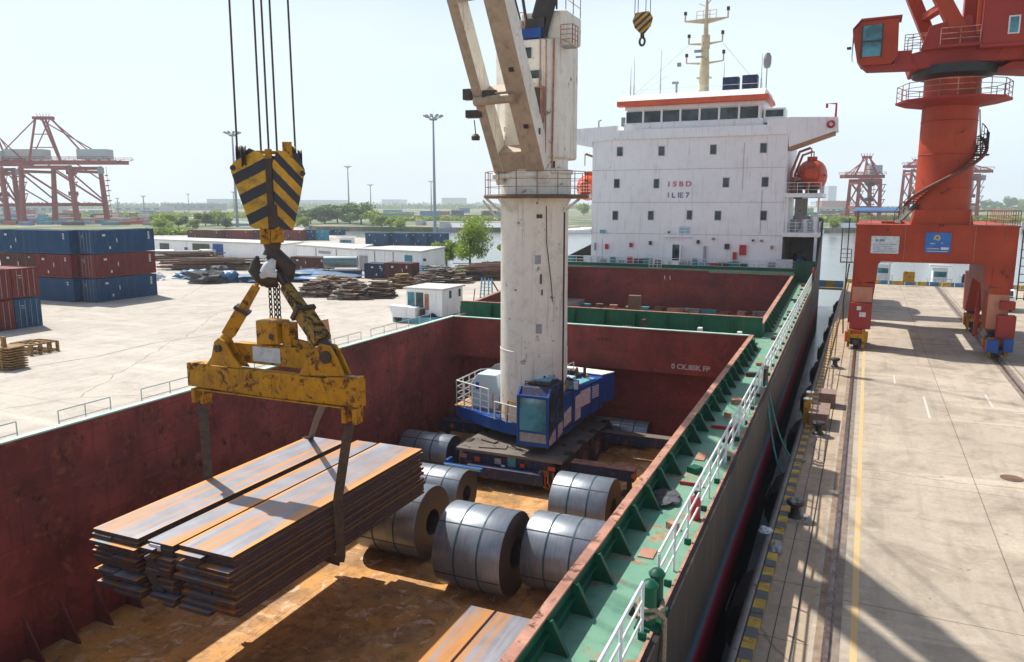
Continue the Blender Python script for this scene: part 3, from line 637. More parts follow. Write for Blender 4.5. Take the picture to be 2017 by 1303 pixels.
part('cylinder', MB().lathe([(0,0),(.13,0),(.13,.5),(.09,.6),(.04,.64),(.04,.7),(0,.7)], (-3.13,18.9,ZD), 14), M_redbr, t, smooth=True); part('valve', MB().box(-3.25,-3.03,18.86,18.94,ZD+.7,ZD+.76), M_blk, t)
p = at(1790*0+1596,548,3.9)
blob('orange_buoy', 'orange float hanging on the hull edge below the superstructure', 'buoy', (-2.95,83.2,4.0), .5, M_orange, seed=2, sq=(.5,.6,1.5), amp=.15)

# ---- superstructure
XL, XR, YS = -28.2, -6.5, 88.0
ss = part('superstructure', MB().box(XL,XR,YS,103,3.9,18.45), M_white, ship)
def sspt(mb_, name, mat, **k): return part(name, mb_, mat, ss, **k)
for z in (7.6, 11.2, 14.9): sspt(MB().box(XL+.002,XR-.002,YS-.02,YS-.002,z,z+.05), 'weld_seam', plain('seam_paint',(.5,.52,.54),.6))
M_pp = plain('pipe_paint',(.5,.42,.34),.6)
for b6 in ((XL+1.4,XL+1.44,YS-.03,YS-.002,4.2,7),(-8.9,-8.85,YS-.05,YS-.002,7.8,12.6),(-11.0,-10.96,YS-.04,YS-.002,12.5,17.6)): sspt(MB().box(*b6), 'pipe', M_pp)
for px, py, w in [(1221,298,.62),(1303,297,.62),(1405,294,.6),(1504,291,.62),(1215,361,.6),(1293,361,.55),(1430,359,.6),(1507,358,.62),(1212,424,.58),(1282,424,.58),(1358,423,.52),(1414,424,.62),(1504,424,.6)]:
    P = atY(px,py,YS); x, z = P.x, P.z
    wn = part('window', MB().box(x-w/2-.06,x+w/2+.06,YS-.05,YS-.003,z-.55,z+.55), paint('window_frame', (.5,.5,.5), (.35,.3,.27), scale=2, streak=0), ss)
    # pane is a part-of-part: keep under ss to stay within three levels
    part('window_pane', MB().box(x-w/2,x+w/2,YS-.065,YS-.052,z-.47,z+.47), M_glass, ss)
# flag lettering
text('red_lettering', '1 S B D', .78, (-17.9,YS-.03,13.25), ROTF, plain('red_letter',(.5,.05,.06),.6,col2=(.55,.25,.25),scale=3), ship, sx=1.15)
text('blue_lettering', 'I L IE 7', .8, (-17.95,YS-.03,12.0), ROTF, plain('navy_letter',(.08,.12,.22),.6,col2=(.35,.38,.42),scale=3), ship, sx=1.1)
# door, sign board, fittings on the front
sspt(MB().box(-18.55,-17.45,YS-.12,YS-.002,4.0,6.6), 'door_frame', M_white); sspt(MB().box(-18.4,-17.6,YS-.14,YS-.121,4.0,6.45), 'door', M_glass)
sspt(MB().box(-17.4,-17.3,YS-.9,YS-.12,4.1,6.4), 'door_leaf', M_white)
sspt(MB().box(-19.4,-16.2,YS-.5,YS-.002,7.3,7.4).rail([(-19.4,YS-.5,7.4),(-16.2,YS-.5,7.4)],1.0,.03,.8,3), 'platform', M_white)
sspt(MB().box(-17.7,-16.5,YS-.045,YS-.003,7.7,8.5), 'notice', plain('notice',(.25,.5,.65),.6,col2=(.5,.6,.65)))
rf = random.Random(5)
for px, py, w, hh, mt in [(1195,485,.35,.6,M_redbr),(1243,482,.35,.5,M_redbr),(1281,478,.3,.4,M_dark),(1375,476,.3,.4,M_dark),(1388,500,.25,1.8,M_grayp),(1432,485,.5,.6,M_dark),(1463,492,.7,1.1,M_redbr),(1447,505,.4,1.0,M_redbr),(1405,470,.3,.2,M_lip),(1483,473,.25,.2,M_dark),(1520,487,.25,.35,M_lip),(1187,455,.6,.35,M_cyan),(1318,457,.3,.2,M_dark),(1500,474,.3,.2,M_lip),(1172,485,.1,.9,M_grayp)]:
    P = atY(px,py,YS-.15); sspt(MB().box(P.x-w/2,P.x+w/2,YS-.3,YS-.01,P.z-hh/2,P.z+hh/2), 'wall_fitting', mt)
# clutter and rails on the poop in front of the house
part('guard_rail', MB().rail([(-31.4,86.4,3.9),(-5.0,86.4,3.9)], 1.05, .035, 1.9, 3), M_railw, ship)
part('hatch_board', MB().box(-31.2,-5.0,86.12,86.2,3.9,4.25), M_green, ship)
for k in range(24):
    x = -30.5+k*1.06; mt = [M_teal,M_white,M_grayp,M_cyan,M_dark,M_green,M_white,M_teal,M_redbr][(k*5) % 9]
    part('deck_locker', MB().obox((x,86.9+rf.uniform(-.2,.4),3.9+.35), (rf.uniform(.4,1.1),.5,rf.uniform(.6,1.5)), rf.uniform(-.1,.1)), mt, ship)
part('poop_ladder', MB().tube([(-18.8,85.9,3.9),(-18.5,84.9,3.0-.3)],.04).tube([(-18.2,85.9,3.9),(-17.9,84.9,2.7)],.04).rail([(-20.6,86,3.6),(-19.2,86,3.6)],1.2,.04,.5,4), M_railw, ship)
part('white_screen', MB().box(-6.9,-5.2,86.3,86.38,3.9,5.2), M_cloth, ship)
# side galleries starboard and port
gal = MB()
for z in (7.55, 11.75): gal.box(-6.5,-2.75,YS-.4,102,z,z+.42)
part('side_gallery', gal, M_white, ship)
gp = MB()
for z in (7.6, 11.8): gp.box(-32.6,XL,YS-.2,101,z,z+.35)
part('side_gallery', gp, M_white, ship)
part('gallery_pillar', MB().box(-3.3,-3.0,YS-.3,YS,3.9,7.55).box(-6.3,-6.1,YS-.3,YS-.05,7.97,11.75).box(-3.3,-3.1,YS-.3,YS,7.97,8.6).box(-3.4,-3.2,94,94.3,3.9,11.7).box(-32.3,-32.1,YS,YS+.2,3.9,11.8), M_white, ship)
for pp in ([(-6.4,YS-.35,7.97),(-2.9,YS-.35,7.97),(-2.9,100,7.97)],[(-6.4,YS-.35,12.17),(-3.0,YS-.35,12.17),(-3.0,100,12.17)],[(-32.5,YS-.1,7.95),(-28.3,YS-.1,7.95)],[(-32.5,YS-.1,12.15),(-28.3,YS-.1,12.15)]): part('guard_rail', MB().rail(pp,1.1,.035,1.3,3), M_railw, ship)
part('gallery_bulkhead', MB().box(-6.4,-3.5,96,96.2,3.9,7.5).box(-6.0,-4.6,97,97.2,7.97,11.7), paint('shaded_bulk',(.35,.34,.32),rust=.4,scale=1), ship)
for k in range(16):
    z = [3.9,7.97,12.17][k % 3]
    part('deck_machinery', MB().obox((rf.uniform(-6,-3.6),rf.uniform(88.6,92),z+rf.uniform(.3,.9)),(rf.uniform(.2,.8),rf.uniform(.3,1),rf.uniform(.6,2.0)),rf.uniform(0,1)), [M_dark,M_grayp,M_lip,M_blue,M_white,M_dark][k % 6], ship)
# bridge
YB = 88.3
part('bridge_deck', MB().box(-25.8,-8.3,YB-.7,97,18.35,18.55).box(-25.6,-8.5,YB-.6,YB-.5,18.55,19.4), M_white, ship)
part('wheelhouse', MB().prism([(-24.6,18.55),(-9.2,18.55),(-9.2,20.0),(-24.6,20.0)], 'y', YB, 96).box(-24.3,-9.4,YB+.25,95.6,20.0,22.0), [M_white], ship)
bw = [(-24.0,-22.3),(-21.9,-19.7),(-19.4,-17.2),(-16.9,-14.9+.1),(-14.6,-12.9),(-12.6,-10.8+.1),(-10.4,-9.5)]
for i in range(7):
    x0 = -24.35+i*2.12; x1 = x0+1.86
    part('bridge_window', MB().prism([(x0,20.25),(x1,20.25),(x1,21.45),(x0,21.45)], 'y', YB+.1, YB+.24), M_glass, ship)
    part('window_post', MB().box(x1+.02,x1+.24,YB+.05,YB+.249,20.0,21.9), M_white, ship)
part('window_sill', MB().box(-24.6,-9.2,YB-.02,YB+.24,20.0,20.18).box(-24.5,-9.3,YB+.02,YB+.245,21.6,22.0), M_white, ship)
part('visor_stripe', MB().prism([(YB-.9,22.0),(YB-.95,22.55),(YB+.2,22.6),(YB+.2,22.0)], 'x', -25.2, -9.0).prism([(-9.0,22.0),(-8.6,22.2),(-8.7,22.6),(-9.0,22.6)], 'y', YB-.9, 95), M_orstripe, ship)
part('bridge_roof', MB().prism([(YB-.95,22.56),(YB-.3,23.25),(96,23.3),(96,22.0),(YB+.21,22.0),(YB+.21,22.59)], 'x', -25.1, -9.05), M_white, ship)
part('bridge_wing', MB().prism([(-25.3,18.4),(-25.3,19.95),(-31.6,19.7),(-31.6,18.3),(-28.2,17.6),(-28.2,18.2)], 'y', YB-.5, YB+2.6), M_white, ship)
part('bridge_wing', MB().prism([(-8.7,18.4),(-8.7,19.9),(-6.3,20.1),(-1.75,19.9),(-1.65,18.6),(-6.4,17.0),(-6.49,18.35)], 'y', YB-.5, YB+2.6), M_white, ship)
part('wing_soffit', MB().prism([(-6.4,16.7),(-6.4,17.0),(-1.9,18.55),(-1.9,18.25)], 'y', YB-.4, YB+2.4), paint('soffit',(.45,.25,.13),scale=1), ship)
part('wing_shelter', MB().box(-9.2,-7.0,YB+.3,YB+3,18.55,21.2), M_white, ship); part('wing_window', MB().box(-9.0,-7.2,YB+.24,YB+.298,20.3,21.0).box(-9.1,-7.2,YB+.23,YB+.298,18.9,19.7), M_glass, ship)
part('wing_davit', MB().tube([(-2.0,YB,19.9),(-2.0,YB,21.3),(-2.9,YB,21.35),(-2.9,YB,20.9)],.12,6), M_redbr, ship)
part('lifebuoy', MB().lathe([(.3,-.08),(.42,0),(.3,.08),(.2,0),(.3,-.08)],(-2.4,YB-.6,19.2),14,'y'), M_redbr, ship)
part('wing_light', MB().tube([(-27.6,YB,19.9),(-27.6,YB,20.6),(-27.3,YB,20.7)],.1,6).box(-24.9,-24.5,YB,YB+.4,19.9,20.9), M_grayp, ship)
# mast
M_mast = paint('cream_mast_paint', (.72,.62,.4), (.6,.5,.32), rust=.38, rcol=(.25,.13,.06), scale=.8)
mast = part('mast', MB().lathe([(.62,0),(.52,3.5),(.42,5.2)],(-16.3,92,23.3),16).lathe([(.5,5.2),(.5,6.6),(.0,6.8)],(-16.3,92,23.3),14).box(-17.1,-15.5,91.6,92.4,25.2,25.35).tube([(-16.3,92,29.8),(-16.3,92,34.2)],[.3,.12],8), M_mast, ship, smooth=True)
def yard_arm(z, hw, hh=.5):
    part('crosstree', MB().taper((-16.3-hw,92,z),(-16.3,92,z-.15),.12,.12,.25,hh*.5).taper((-16.3,92,z-.15),(-16.3+hw,92,z+.05),.25,hh*.5,.12,.12).box(-16.35-hw,-16.2-hw,91.9,92.1,z,z+.7).box(-16.4+hw,-16.25+hw,91.9,92.1,z,z+.8), M_mast, mast)
    for b6 in ((-16.42-hw,-16.12-hw,91.85,92.15,z+.7,z+1.05),(-16.47+hw,-16.17+hw,91.85,92.15,z+.8,z+1.2)): part('mast_lamp', MB().box(*b6), M_blk, mast)
yard_arm(27.0, 2.1); yard_arm(29.1, 1.9); yard_arm(31.6, 2.4, 1.2)
part('radar_scanner', MB().box(-17.4,-16.5,91.3,91.5,28.0,28.3).box(-17.2,-16.4,91.2,91.4,27.4,27.6), M_grayp, mast)
part('mast_top_frame', MB().rail([(-17.4,92,31.7),(-15.2,92,31.7)],.9,.04,.8,2).tube([(-16.3,92,33),(-17.2,92,33.4)],.04).tube([(-16.3,92,33.2),(-15.7,92,33.9)],.06), M_mast, mast)
part('stay_wire', MB().tube([(-18.2,92,29),(-24,90,23.5)],.018,4).tube([(-14.4,92,29),(-10.6,90,24.5)],.018,4).tube([(-20,90,25.5),(-24.5,91,23.3)],.015,4), M_grayp, mast)
for x, hgt in ((-24.0,4.6),(-24.4,3.6),(-20.9,5.2),(-9.8,4.0),(-15.0+1.2,3.4)):
    part('aerial', MB().tube([(x,90.2,23.2),(x,90.2,23.2+hgt)],[.06,.02],5).tube([(x,90.2,23.2),(x,90.2,24.6)],.07,5), M_grayp, ship)
part('roof_light', MB().tube([(-19,90,23.2),(-19,90,24.5)],.12,6).box(-19.5,-18.8,89.8,90.2,24.5,24.75).box(-19.0,-18.6,89.9,90.3,26.4,26.8), M_grayp, ship)
part('deck_container', MB().box(-13.9,-12.2,90,91.4,23.3,24.9), M_navy, ship); part('deck_container', MB().box(-11.8,-10.2,90,91.4,23.3,25.0), M_navy, ship)
part('satellite_dome', MB().lathe([(0,0),(.3,.1),(.42,.5),(.42,1.2),(.25,1.6),(0,1.7)],(-9.3,90.5,25.6),14).tube([(-9.3,90.5,23.2),(-9.3,90.5,25.6)],.06,5), M_grayp, ship, smooth=True)
part('guard_rail', MB().rail([(-25,88.8,23.3),(-9.5,88.8,23.3)],.6,.02,2.2,1), M_railw, ship)
# lifeboats hang from davits: things of their own
def lifeboat(name_l, x, y0, y1, z, lab):
    t = thing('lifeboat', lab, 'lifeboat', (x,y0,z-1.9), 'enclosed orange lifeboats'); n = 20; m = 11; vs = []; fs = []
    for i in range(m):
        u = i/(m-1); k = max(.12, (1-(abs(2*u-1))**2.6))**.5; y = y0+(y1-y0)*u
        for j in range(n):
            a = 2*pi*j/n; zz = sin(a); w = cos(a)
            vs.append((x+1.6*k*(abs(w)**.8)*(1 if w > 0 else -1), y, z+(1.75*zz if zz > 0 else 1.95*zz*(.75+.25*abs(w)))*k+(0 if zz>0 else .3*(1-k))))
    for i in range(m-1):
        for j in range(n): fs.append((i*n+j,i*n+(j+1)%n,(i+1)*n+(j+1)%n,(i+1)*n+j))
    fs += [tuple(range(n)), tuple((m-1)*n+j for j in range(n))]
    part('boat_hull', MB().add(vs, fs), M_orange, t, smooth=True)
    part('gunwale', MB().box(x-1.55,x+1.55,y0+1.3,y1-1.3,z-.12,z+.05).lathe([(.0,.1),(.9,.06),(.92,0)],(x,y0+.4,z),12,'y'), M_redbr, t)
    part('hatch', MB().box(x-.5,x+.5,y0+1.8,y0+2.8,z+1.6,z+2.0), M_orange, t); part('boat_window', MB().box(x-.4,x+.4,y0+.3,y0+.6,z+.5,z+.9), M_glass, t)
lifeboat('a', -4.15, 89.5, 97, 14.15, 'orange enclosed lifeboat hanging on the quay side of the ship house')
lifeboat('b', -29.8, 89.5, 97, 13.0, 'orange enclosed lifeboat half hidden behind the white crane tower')
for x, s in ((-4.2,1),(-29.8,-1)):
    for y in (90,96):
        part('davit', MB().tube([(x-s*2.0,y,12.2),(x-s*1.9,y,14.5),(x-s*1.2,y,16.6),(x-s*.1,y,17.0)],.14,6).tube([(x,y,17),(x,y,15.6)],.06), paint('davit_paint',(.35,.14,.08),scale=2), ship)
# ================= HARBOUR CRANE standing in the hold (carrier, cab, white tower and boom)
cr = thing('harbour_crane', 'blue wheeled crane with tall cream tower and boom standing in the open hold', 'crane', (-15.4,38.9,ZF))
cx, cy = -15.35, 38.0
part('carrier', MB().box(-18.0,-12.9,34.7,43.4,-2.95,-1.95).box(-17.6,-13.3,34.2,35.0,-3.1,-2.5), M_navy, cr, bevel=.04)
part('carrier_deck', MB().box(-18.45,-12.42,34.6,43.5,-1.94,-1.78).obox((-16.6,35.4,-1.74),(1.5,.6,.05),.2).obox((-17.2,36.2,-1.73),(1.0,.35,.08),-.3), M_carr, cr, bevel=.02)
part('bumper', MB().box(-18.9,-16.6,34.0,34.25,-2.75,-2.55).box(-18.9,-18.7,34.25,34.8,-2.75,-2.4), M_blue, cr, bevel=.03)
part('bumper_stripe', MB().box(-18.8,-16.7,33.97,33.998,-2.72,-2.6), M_cyan, cr)
for (x, z, w, hh, mt) in [(-18.0,-2.2,.35,.2,M_lip),(-17.2,-2.3,.3,.25,M_orange),(-16.0,-2.25,.35,.3,M_grayp),(-15.2,-2.2,.45,.5,M_teal),(-14.6,-2.3,.25,.2,M_orange),(-13.4,-2.55,.5,.3,M_yel),(-17.4,-2.7,.3,.15,M_yel),(-16.5,-2.75,.2,.15,M_lip),(-14.2,-2.7,.6,.2,M_yel),(-13.0,-2.25,.4,.2,M_orange),(-15.7,-2.5,.2,.15,M_white)]:
    part('marker_lamp', MB().box(x-w/2,x+w/2,34.62,34.698,z-hh/2,z+hh/2), mt, cr)
for i in range(6): part('hose', MB().tube([(-13.6+.15*i,34.5,-2.4),(-13.5+.15*i,34.3,-2.9-.1*(i%3)),(-13.2+.1*i,34.5,-3.3)],.04,5), [M_yel,M_rub,M_orange][i%3], cr)
for y in (36.0,38.1,40.3,42.5):
    for x in (-12.6,-18.3):
        w = part('wheel', MB().lathe([(.5,-.26),(.86,-.24),(.95,-.14),(.95,.14),(.86,.24),(.5,.26)],(x,y,ZF+.95),28,'x'), M_rub, cr, smooth=True)
        part('rim', MB().lathe([(0,.14),(.2,.2),(.26,.08),(.46,.12),(.52,.25),(.52,-.25),(.46,-.12),(.26,-.08),(.2,-.2),(0,-.14)],(x,y,ZF+.95),22,'x'), paint('rusty_rim',(.2,.13,.11),rust=.45,scale=3,streak=0), w, smooth=True)
def outrig(x0, x1, y, foot, top):
    o = part('outrigger', MB().box(x0,x1,y-.3,y+.3,-2.75,-2.15), M_navy, cr, bevel=.03)
    part('outrigger_cover', MB().box(min(x0,x1),max(x0,x1),y-.32,y+.32,-2.148,-2.11), top, o)
    part('outrigger_foot', MB().tube([(foot,y,-2.8),(foot,y,-3.45)],.14,10).box(foot-.4,foot+.4,y-.4,y+.4,-3.5+.0,-3.42), M_dark, o)
    part('reflector', MB().lathe([(0,-.32),(.14,-.315),(.14,-.3)],(foot+.3 if x1 > -15 else foot+.5,y,-2.4),14,'y'), M_orange, o)
outrig(-22.3,-18.36,40.2,-22.0,M_navy); outrig(-12.5,-8.2,41.8,-8.5,M_carr); outrig(-12.5,-9.0,36.0,-9.3,M_lip); outrig(-22.0,-18.36,36.0,-21.7,M_navy)
# slewing upper part
part('slew_ring', MB().lathe([(0,-1.78),(1.7,-1.78),(1.7,-1.26),(0,-1.26)],(cx,38.9,0),32), M_dark, cr, smooth=True)
part('upper_frame', MB().prism([(-17.4,36.7),(-16.0,36.2),(-13.5,36.2),(-13.2,38),(-13.2,42.5),(-13.6,43.5),(-18.2,43.5),(-20.3,41.2),(-20.3,38.2)], 'z', -1.25, -.55), M_blue, cr, bevel=.05)
def hexa(mb, lo, hi): return mb.add(lo+hi, [(3,2,1,0),(4,5,6,7),(0,1,5,4),(1,2,6,5),(2,3,7,6),(3,0,4,7)])
pa, pb, pc_, pd_ = (-15.2,37.3), (-13.35,37.15), (-12.45,41.6), (-15.0,41.9)
eng = part('engine_house', hexa(MB(), [(*pa,-1.0),(*pb,-1.0),(*pc_,-.75),(*pd_,-.75)], [(*pa,.9),(*pb,1.0),(*pc_,1.15),(*pd_,1.15)]), M_blue, cr, bevel=.05)
def side(mb, t0, t1, z0_, z1_, o=.02, dz=0):      # a patch on the slanting right side of the engine house
    A, B_ = Vector((*pb,0)), Vector((*pc_,0)); n_ = Vector((B_.y-A.y, -(B_.x-A.x), 0)).normalized()*o
    p, q_ = A.lerp(B_,t0)+n_, A.lerp(B_,t1)+n_
    return mb.add([(p.x,p.y,z0_),(q_.x,q_.y,z0_+dz),(q_.x,q_.y,z1_+dz),(p.x,p.y,z1_)]+[(p.x-.05,p.y,z0_),(q_.x-.05,q_.y,z0_+dz),(q_.x-.05,q_.y,z1_+dz),(p.x-.05,p.y,z1_)], [(0,1,2,3),(7,6,5,4),(0,4,5,1),(1,5,6,2),(2,6,7,3),(3,7,4,0)])
M_wp = plain('white_panel',(.66,.62,.68),.5)
part('side_panel', side(MB(),.04,.2,-.85,-.05,.02,.25), M_wp, eng); part('side_panel', side(MB(),.3,.42,-.75,.6,.02,.1), M_wp, eng); part('side_panel', side(MB(),.42,.66,-.1,.8,.021,.05), M_wp, eng)
part('side_vent', side(MB(),.7,.88,.1,.85,.02), plain('pale_blue_print',(.2,.3,.6),.5), eng)
for i in range(5): part('vent_slat', side(MB(),.71,.87,.16+i*.14,.21+i*.14,.035), M_railw, eng)
part('skirt_line', side(MB(),.0,1,-.98,-.9,.03,.24), M_navy, eng)
for t0 in (.23,.68,.9): part('panel_joint', side(MB(),t0,t0+.006,-.9,.95,.024,.1), M_blk, eng)
cw = part('counterweight', hexa(MB(), [(-15.2,41.95),(-12.6,41.62),(-12.15,42.7),(-15.2,43.2)].__class__([(-15.2,41.95,-.6),(-12.55,41.63,-.5),(-12.1,42.75,-.4),(-15.2,43.2,-.5)]), [(-15.2,41.95,1.2),(-12.55,41.63,1.2),(-12.1,42.75,1.2),(-15.2,43.2,1.2)]), M_blue, cr, bevel=.04)
part('counterweight_cap', MB().prism([(-15.2,41.97),(-12.57,41.65),(-12.12,42.73),(-15.2,43.18)], 'z', 1.203, 1.25), M_cream, cw)
part('counterweight_panel', MB().box(-12.7,-12.66,41.5,41.52,-.2,.3), M_orange, cw)
rt_ = random.Random(17)
part('deck_cover', MB().prism([(-13.9,38.2),(-13.25,38.1),(-12.7,40.9),(-13.5,41.0)], 'z', 1.08, 1.2), M_cyan, cr, bevel=.03)
part('deck_cover', MB().obox((-13.9,39.2,1.28),(.6,1.5,.35),-.1), plain('pale_cover',(.5,.62,.68),.5), cr, bevel=.05)
part('exhaust', MB().tube([(-13.3,40.7,1.1),(-13.3,40.7,1.75),(-13.2,40.5,1.85)],.09,10), M_dark, cr, smooth=True)
part('winch', MB().lathe([(0,-.4),(.3,-.4),(.3,-.36),(.2,-.35),(.2,.35),(.3,.36),(.3,.4),(0,.4)],(-14.2,40.8,1.45),20,'x'), M_dark, cr, smooth=True)
for k in range(12): part('engine_fitting', MB().obox((rt_.uniform(-14.4,-13.0),rt_.uniform(37.8,41.2),1.25),(rt_.uniform(.1,.35),rt_.uniform(.15,.5),rt_.uniform(.15,.45)),rt_.uniform(0,1)), [M_dark,M_yel,M_grayp,M_blue,M_cloth][k%5], cr)
part('guard_rail', MB().rail([(-14.7,37.8,1.1),(-14.2,41.4,1.2)],.7,.025,1.1,2), M_railw, cr)
for k in range(4): part('hose', MB().tube([(-13.9+.1*k,37.5,1.1),(-13.8+.12*k,38.3,1.6+.05*k),(-13.6+.05*k,39.3,1.3)],.03,5), M_rub, cr, smooth=True)
# cab
X0, X1, Y0, Y1, z0, z1 = -15.05, -13.3, 35.0, 37.4, -1.32, 1.75
cab = part('cab', MB().prism([(Y0+.1,z0),(Y0,z0+.6),(Y0+.05,z1-.45),(Y0+.4,z1),(Y1,z1),(Y1,z0)], 'x', X0+.06, X1-.06), M_navy, cr, bevel=.05)
part('cab_frame', MB().beam((X0+.05,Y0-.01,z0+.05),(X0+.05,Y0,z1-.4),.12,.12).beam((X1-.05,Y0-.01,z0+.05),(X1-.05,Y0,z1-.4),.12,.12).beam((X0+.05,Y0,z1-.42),(X0+.05,Y0+.4,z1-.02),.12,.1).beam((X1-.05,Y0,z1-.42),(X1-.05,Y0+.4,z1-.02),.12,.1).box(X0,X1,Y0-.03,Y0+.1,z0+.0,z0+.22).box(X0,X1,Y0-.05,Y0+.02,z0+.72,z0+.82).box(X0,X1,Y0-.04,Y0+.06,z1-.5,z1-.38).beam((X1-.04,Y1-1.1,z0),(X1-.04,Y1-1.1,z1),.1,.1), M_blue, cab, bevel=.015)
part('windscreen', MB().box(X0+.14,X1-.14,Y0-.035,Y0-.005,z0+.83,z1-.52), M_glassb, cab)
part('front_panel', MB().box(X0+.14,X1-.14,Y0-.02,Y0+.05,z0+.23,z0+.71), M_grayp, cab)
part('side_window', MB().box(X1-.058,X1-.03,Y0+.25,Y1-1.2,z0+.75,z1-.35).box(X1-.058,X1-.03,Y1-1.0,Y1-.15,z0+.9,z1-.35), M_glass, cab)
part('side_panel', MB().prism([(Y0+.2,z0+.05),(Y0+.2,z0+.35),(Y0+1.1,z0+.85),(Y0+1.15,z0+.1)], 'x', X1-.058, X1-.03).prism([(Y1-1.0,z0+.1),(Y1-1.0,z0+.8),(Y1-.1,z0+1.0),(Y1-.1,z0+.3)], 'x', X1-.058, X1-.03), plain('white_panel_b',(.6,.57,.62),.5), cab)
part('roof_guard', MB().box(X0+.3,X1-.3,Y0+.7,Y1-.2,z1+.002,z1+.1).rail([(X0+.2,Y0+.6,z1),(X1-.2,Y0+.6,z1)],.2,.03,.3,1), M_dark, cab)
part('roof_hatch', MB().obox(((X0+X1)/2,Y0+1.6,z1+.2),(.9,.8,.06),0,.2), M_cyan, cab)
part('seat', MB().box(X0+.6,X1-.6,Y0+.02*0+.3,Y0+.5,z0+.9,z0+1.6), M_grayp, cab)
# left walkway with rails and tank
part('walkway', MB().box(-20.3,-17.3,38.0,41.6,-.548,-.48), M_tan, cr)
part('guard_rail', MB().rail([(-17.6,36.9,-.5),(-20.2,38.1,-.5),(-20.25,41.4,-.5),(-18.2,43.2,-.5)],1.45,.04,.8,4).rail([(-16.9,36.2,-.5),(-15.3,35.6,-.5)],1.0,.04,.8,2), M_railw, cr, smooth=True)
tk = part('tank', MB().prism([(-19.2,-.48),(-19.3,.9),(-18.8,1.5),(-17.6,1.5),(-17.4,.4),(-17.5,-.48)], 'y', 38.0, 39.4), plain('pale_blue_tank',(.45,.6,.68),.45,col2=(.55,.6,.6),scale=1), cr, bevel=.06)
part('tank_mark', MB().box(-18.9,-18.7,37.97,37.998,.6,1.0), M_blue, tk)
for i in range(7): part('hydraulic_fitting', MB().obox((-19.9+.33*i,40.0+.25*(i%3),-.1+.3*(i%2)),(.3,.4,.7),.3*i), [M_dark,M_yel,M_grayp,M_carr][i%4], cr)
part('drum', MB().lathe([(0,-.5),(.6,-.5),(.6,-.42),(.42,-.4),(.42,.4),(.6,.42),(.6,.5),(0,.5)],(-18.6,41,1.0),18,'y'), M_grayp, cr, smooth=True)
part('pipe_bundle', MB().tube([(-17.2,36.9,-.5),(-17.2,36.6,.6),(-17.0,36.3,.9)],.05).tube([(-16.6,36.3,-.5),(-16.5,36.15,.5)],.06).tube([(-16.1,36.1,-.5),(-16.0,36.0,.7),(-15.6,36.0,.6)],.05), M_yel, cr)
# tower
tw = part('tower', MB().lathe([(1.84,-.54),(1.84,3.3),(1.815,3.32),(1.79,11.0),(1.95,11.3)],(cx,cy,0),56), M_cream, cr, smooth=True)
part('weld_ring', MB().lathe([(1.835,3.28),(1.855,3.31),(1.835,3.34)],(cx,cy,0),56), M_cream, tw, smooth=True)
for (a, z, w, hh, mt) in [(-62,8.2,.3,.45,M_grayp),(-60,4.6,.32,.5,M_grayp),(-50,1.9,.12,.35,M_blk),(-48,.4,.1,.1,M_blk),(-60,10.4,.3,.2,M_rubble),(-95,.2,.12,.06,M_blk),(-80,.6,.1,.08,M_blk),(-100,6.6,.09,.07,M_blk),(-55,6.5,.08,.3,M_rubble),(-57,7.2,.1,.5,M_rubble)]:
    r = 1.84 if z < 3.3 else 1.815; al = R(a-0); p = Vector((cx+r*cos(al), cy+r*sin(al), z))
    part('tower_plate', MB().obox(p, (.03,w,hh), al), mt, tw)
part('standpipe', MB().tube([(cx+1.98,37.2,-.5),(cx+1.98,37.2,10.6)],.05,6), M_blk, tw)
part('conduit', MB().tube([(cx+1.2,36.65,10.9),(cx+1.25,36.6,9.0),(cx+1.45,36.8,6.9),(cx+1.5,36.85,6.0)],.025,5), M_rubble, tw)
pl = part('tower_platform', MB().lathe([(1.8,11.3),(2.75,11.3),(2.8,11.42),(2.75,11.5),(1.8,11.5)],(cx+.1,cy,0),28), paint('rusty_platform',(.2,.15,.09),(.08,.06,.05),rust=.48,rcol=(.25,.12,.05),scale=1.5), cr)
pts = [(cx+.1+2.7*cos(a),cy+2.7*sin(a),11.5) for a in np.linspace(0,2*pi,17)]
part('platform_rail', MB().rail(pts,1.15,.022,1.1,3), M_lip, pl)
for e in (((cx-2.6,cy-.5,11.3),(cx-1.75,cy-.4,10.6)),((cx+2.7,cy-.5,11.3),(cx+1.75,cy-.4,10.6)),((cx-.8,cy-2.6,11.3),(cx-.6,cy-1.75,10.6)),((cx-2.5,cy-1.1,11.2),(cx-1.7,cy-.9,10.2))): part('platform_bracket', MB().beam(*e,.08,.12), M_cream, pl)
part('upper_drum', MB().lathe([(1.85,11.5),(1.85,12.5),(1.98,12.6),(1.98,12.75),(1.7,12.8),(1.7,13.3)],(cx+.05,cy,0),48), M_cream, cr, smooth=True)
for i in range(9):
    a = R(-150+i*14); part('drum_opening', MB().obox((cx+1.72*cos(a)+.05,cy+1.72*sin(a),13.0),(.06,.26,.34),a), M_blk, cr)
th = part('tower_head', MB().prism([(cx-1.75,cy-1.1),(cx-.9,cy-1.75),(cx+1.2,cy-1.75),(cx+1.9,cy-1.1),(cx+1.9,cy+1.3),(cx+1.2,cy+1.75),(cx-1.0,cy+1.75),(cx-1.75,cy+1.2)], 'z', 13.3, 19.0)
  .prism([(cx-.3,cy-1.2),(cx+2.05,cy-1.0),(cx+2.05,cy+1.3),(cx-.3,cy+1.5)], 'z', 19.0, 20.4), M_cream, cr, bevel=.12)
part('head_panel', MB().box(cx+.25,cx+.95,cy-1.9,cy-1.752,16.2,17.1), M_cream, th)
part('head_window', MB().box(cx-.35,cx+.5,cy-1.8,cy-1.755,18.1,18.6), M_glass, th); part('head_window', MB().box(cx+.3,cx+1.0,cy-1.82,cy-1.755,17.0,17.5), M_glass, th)
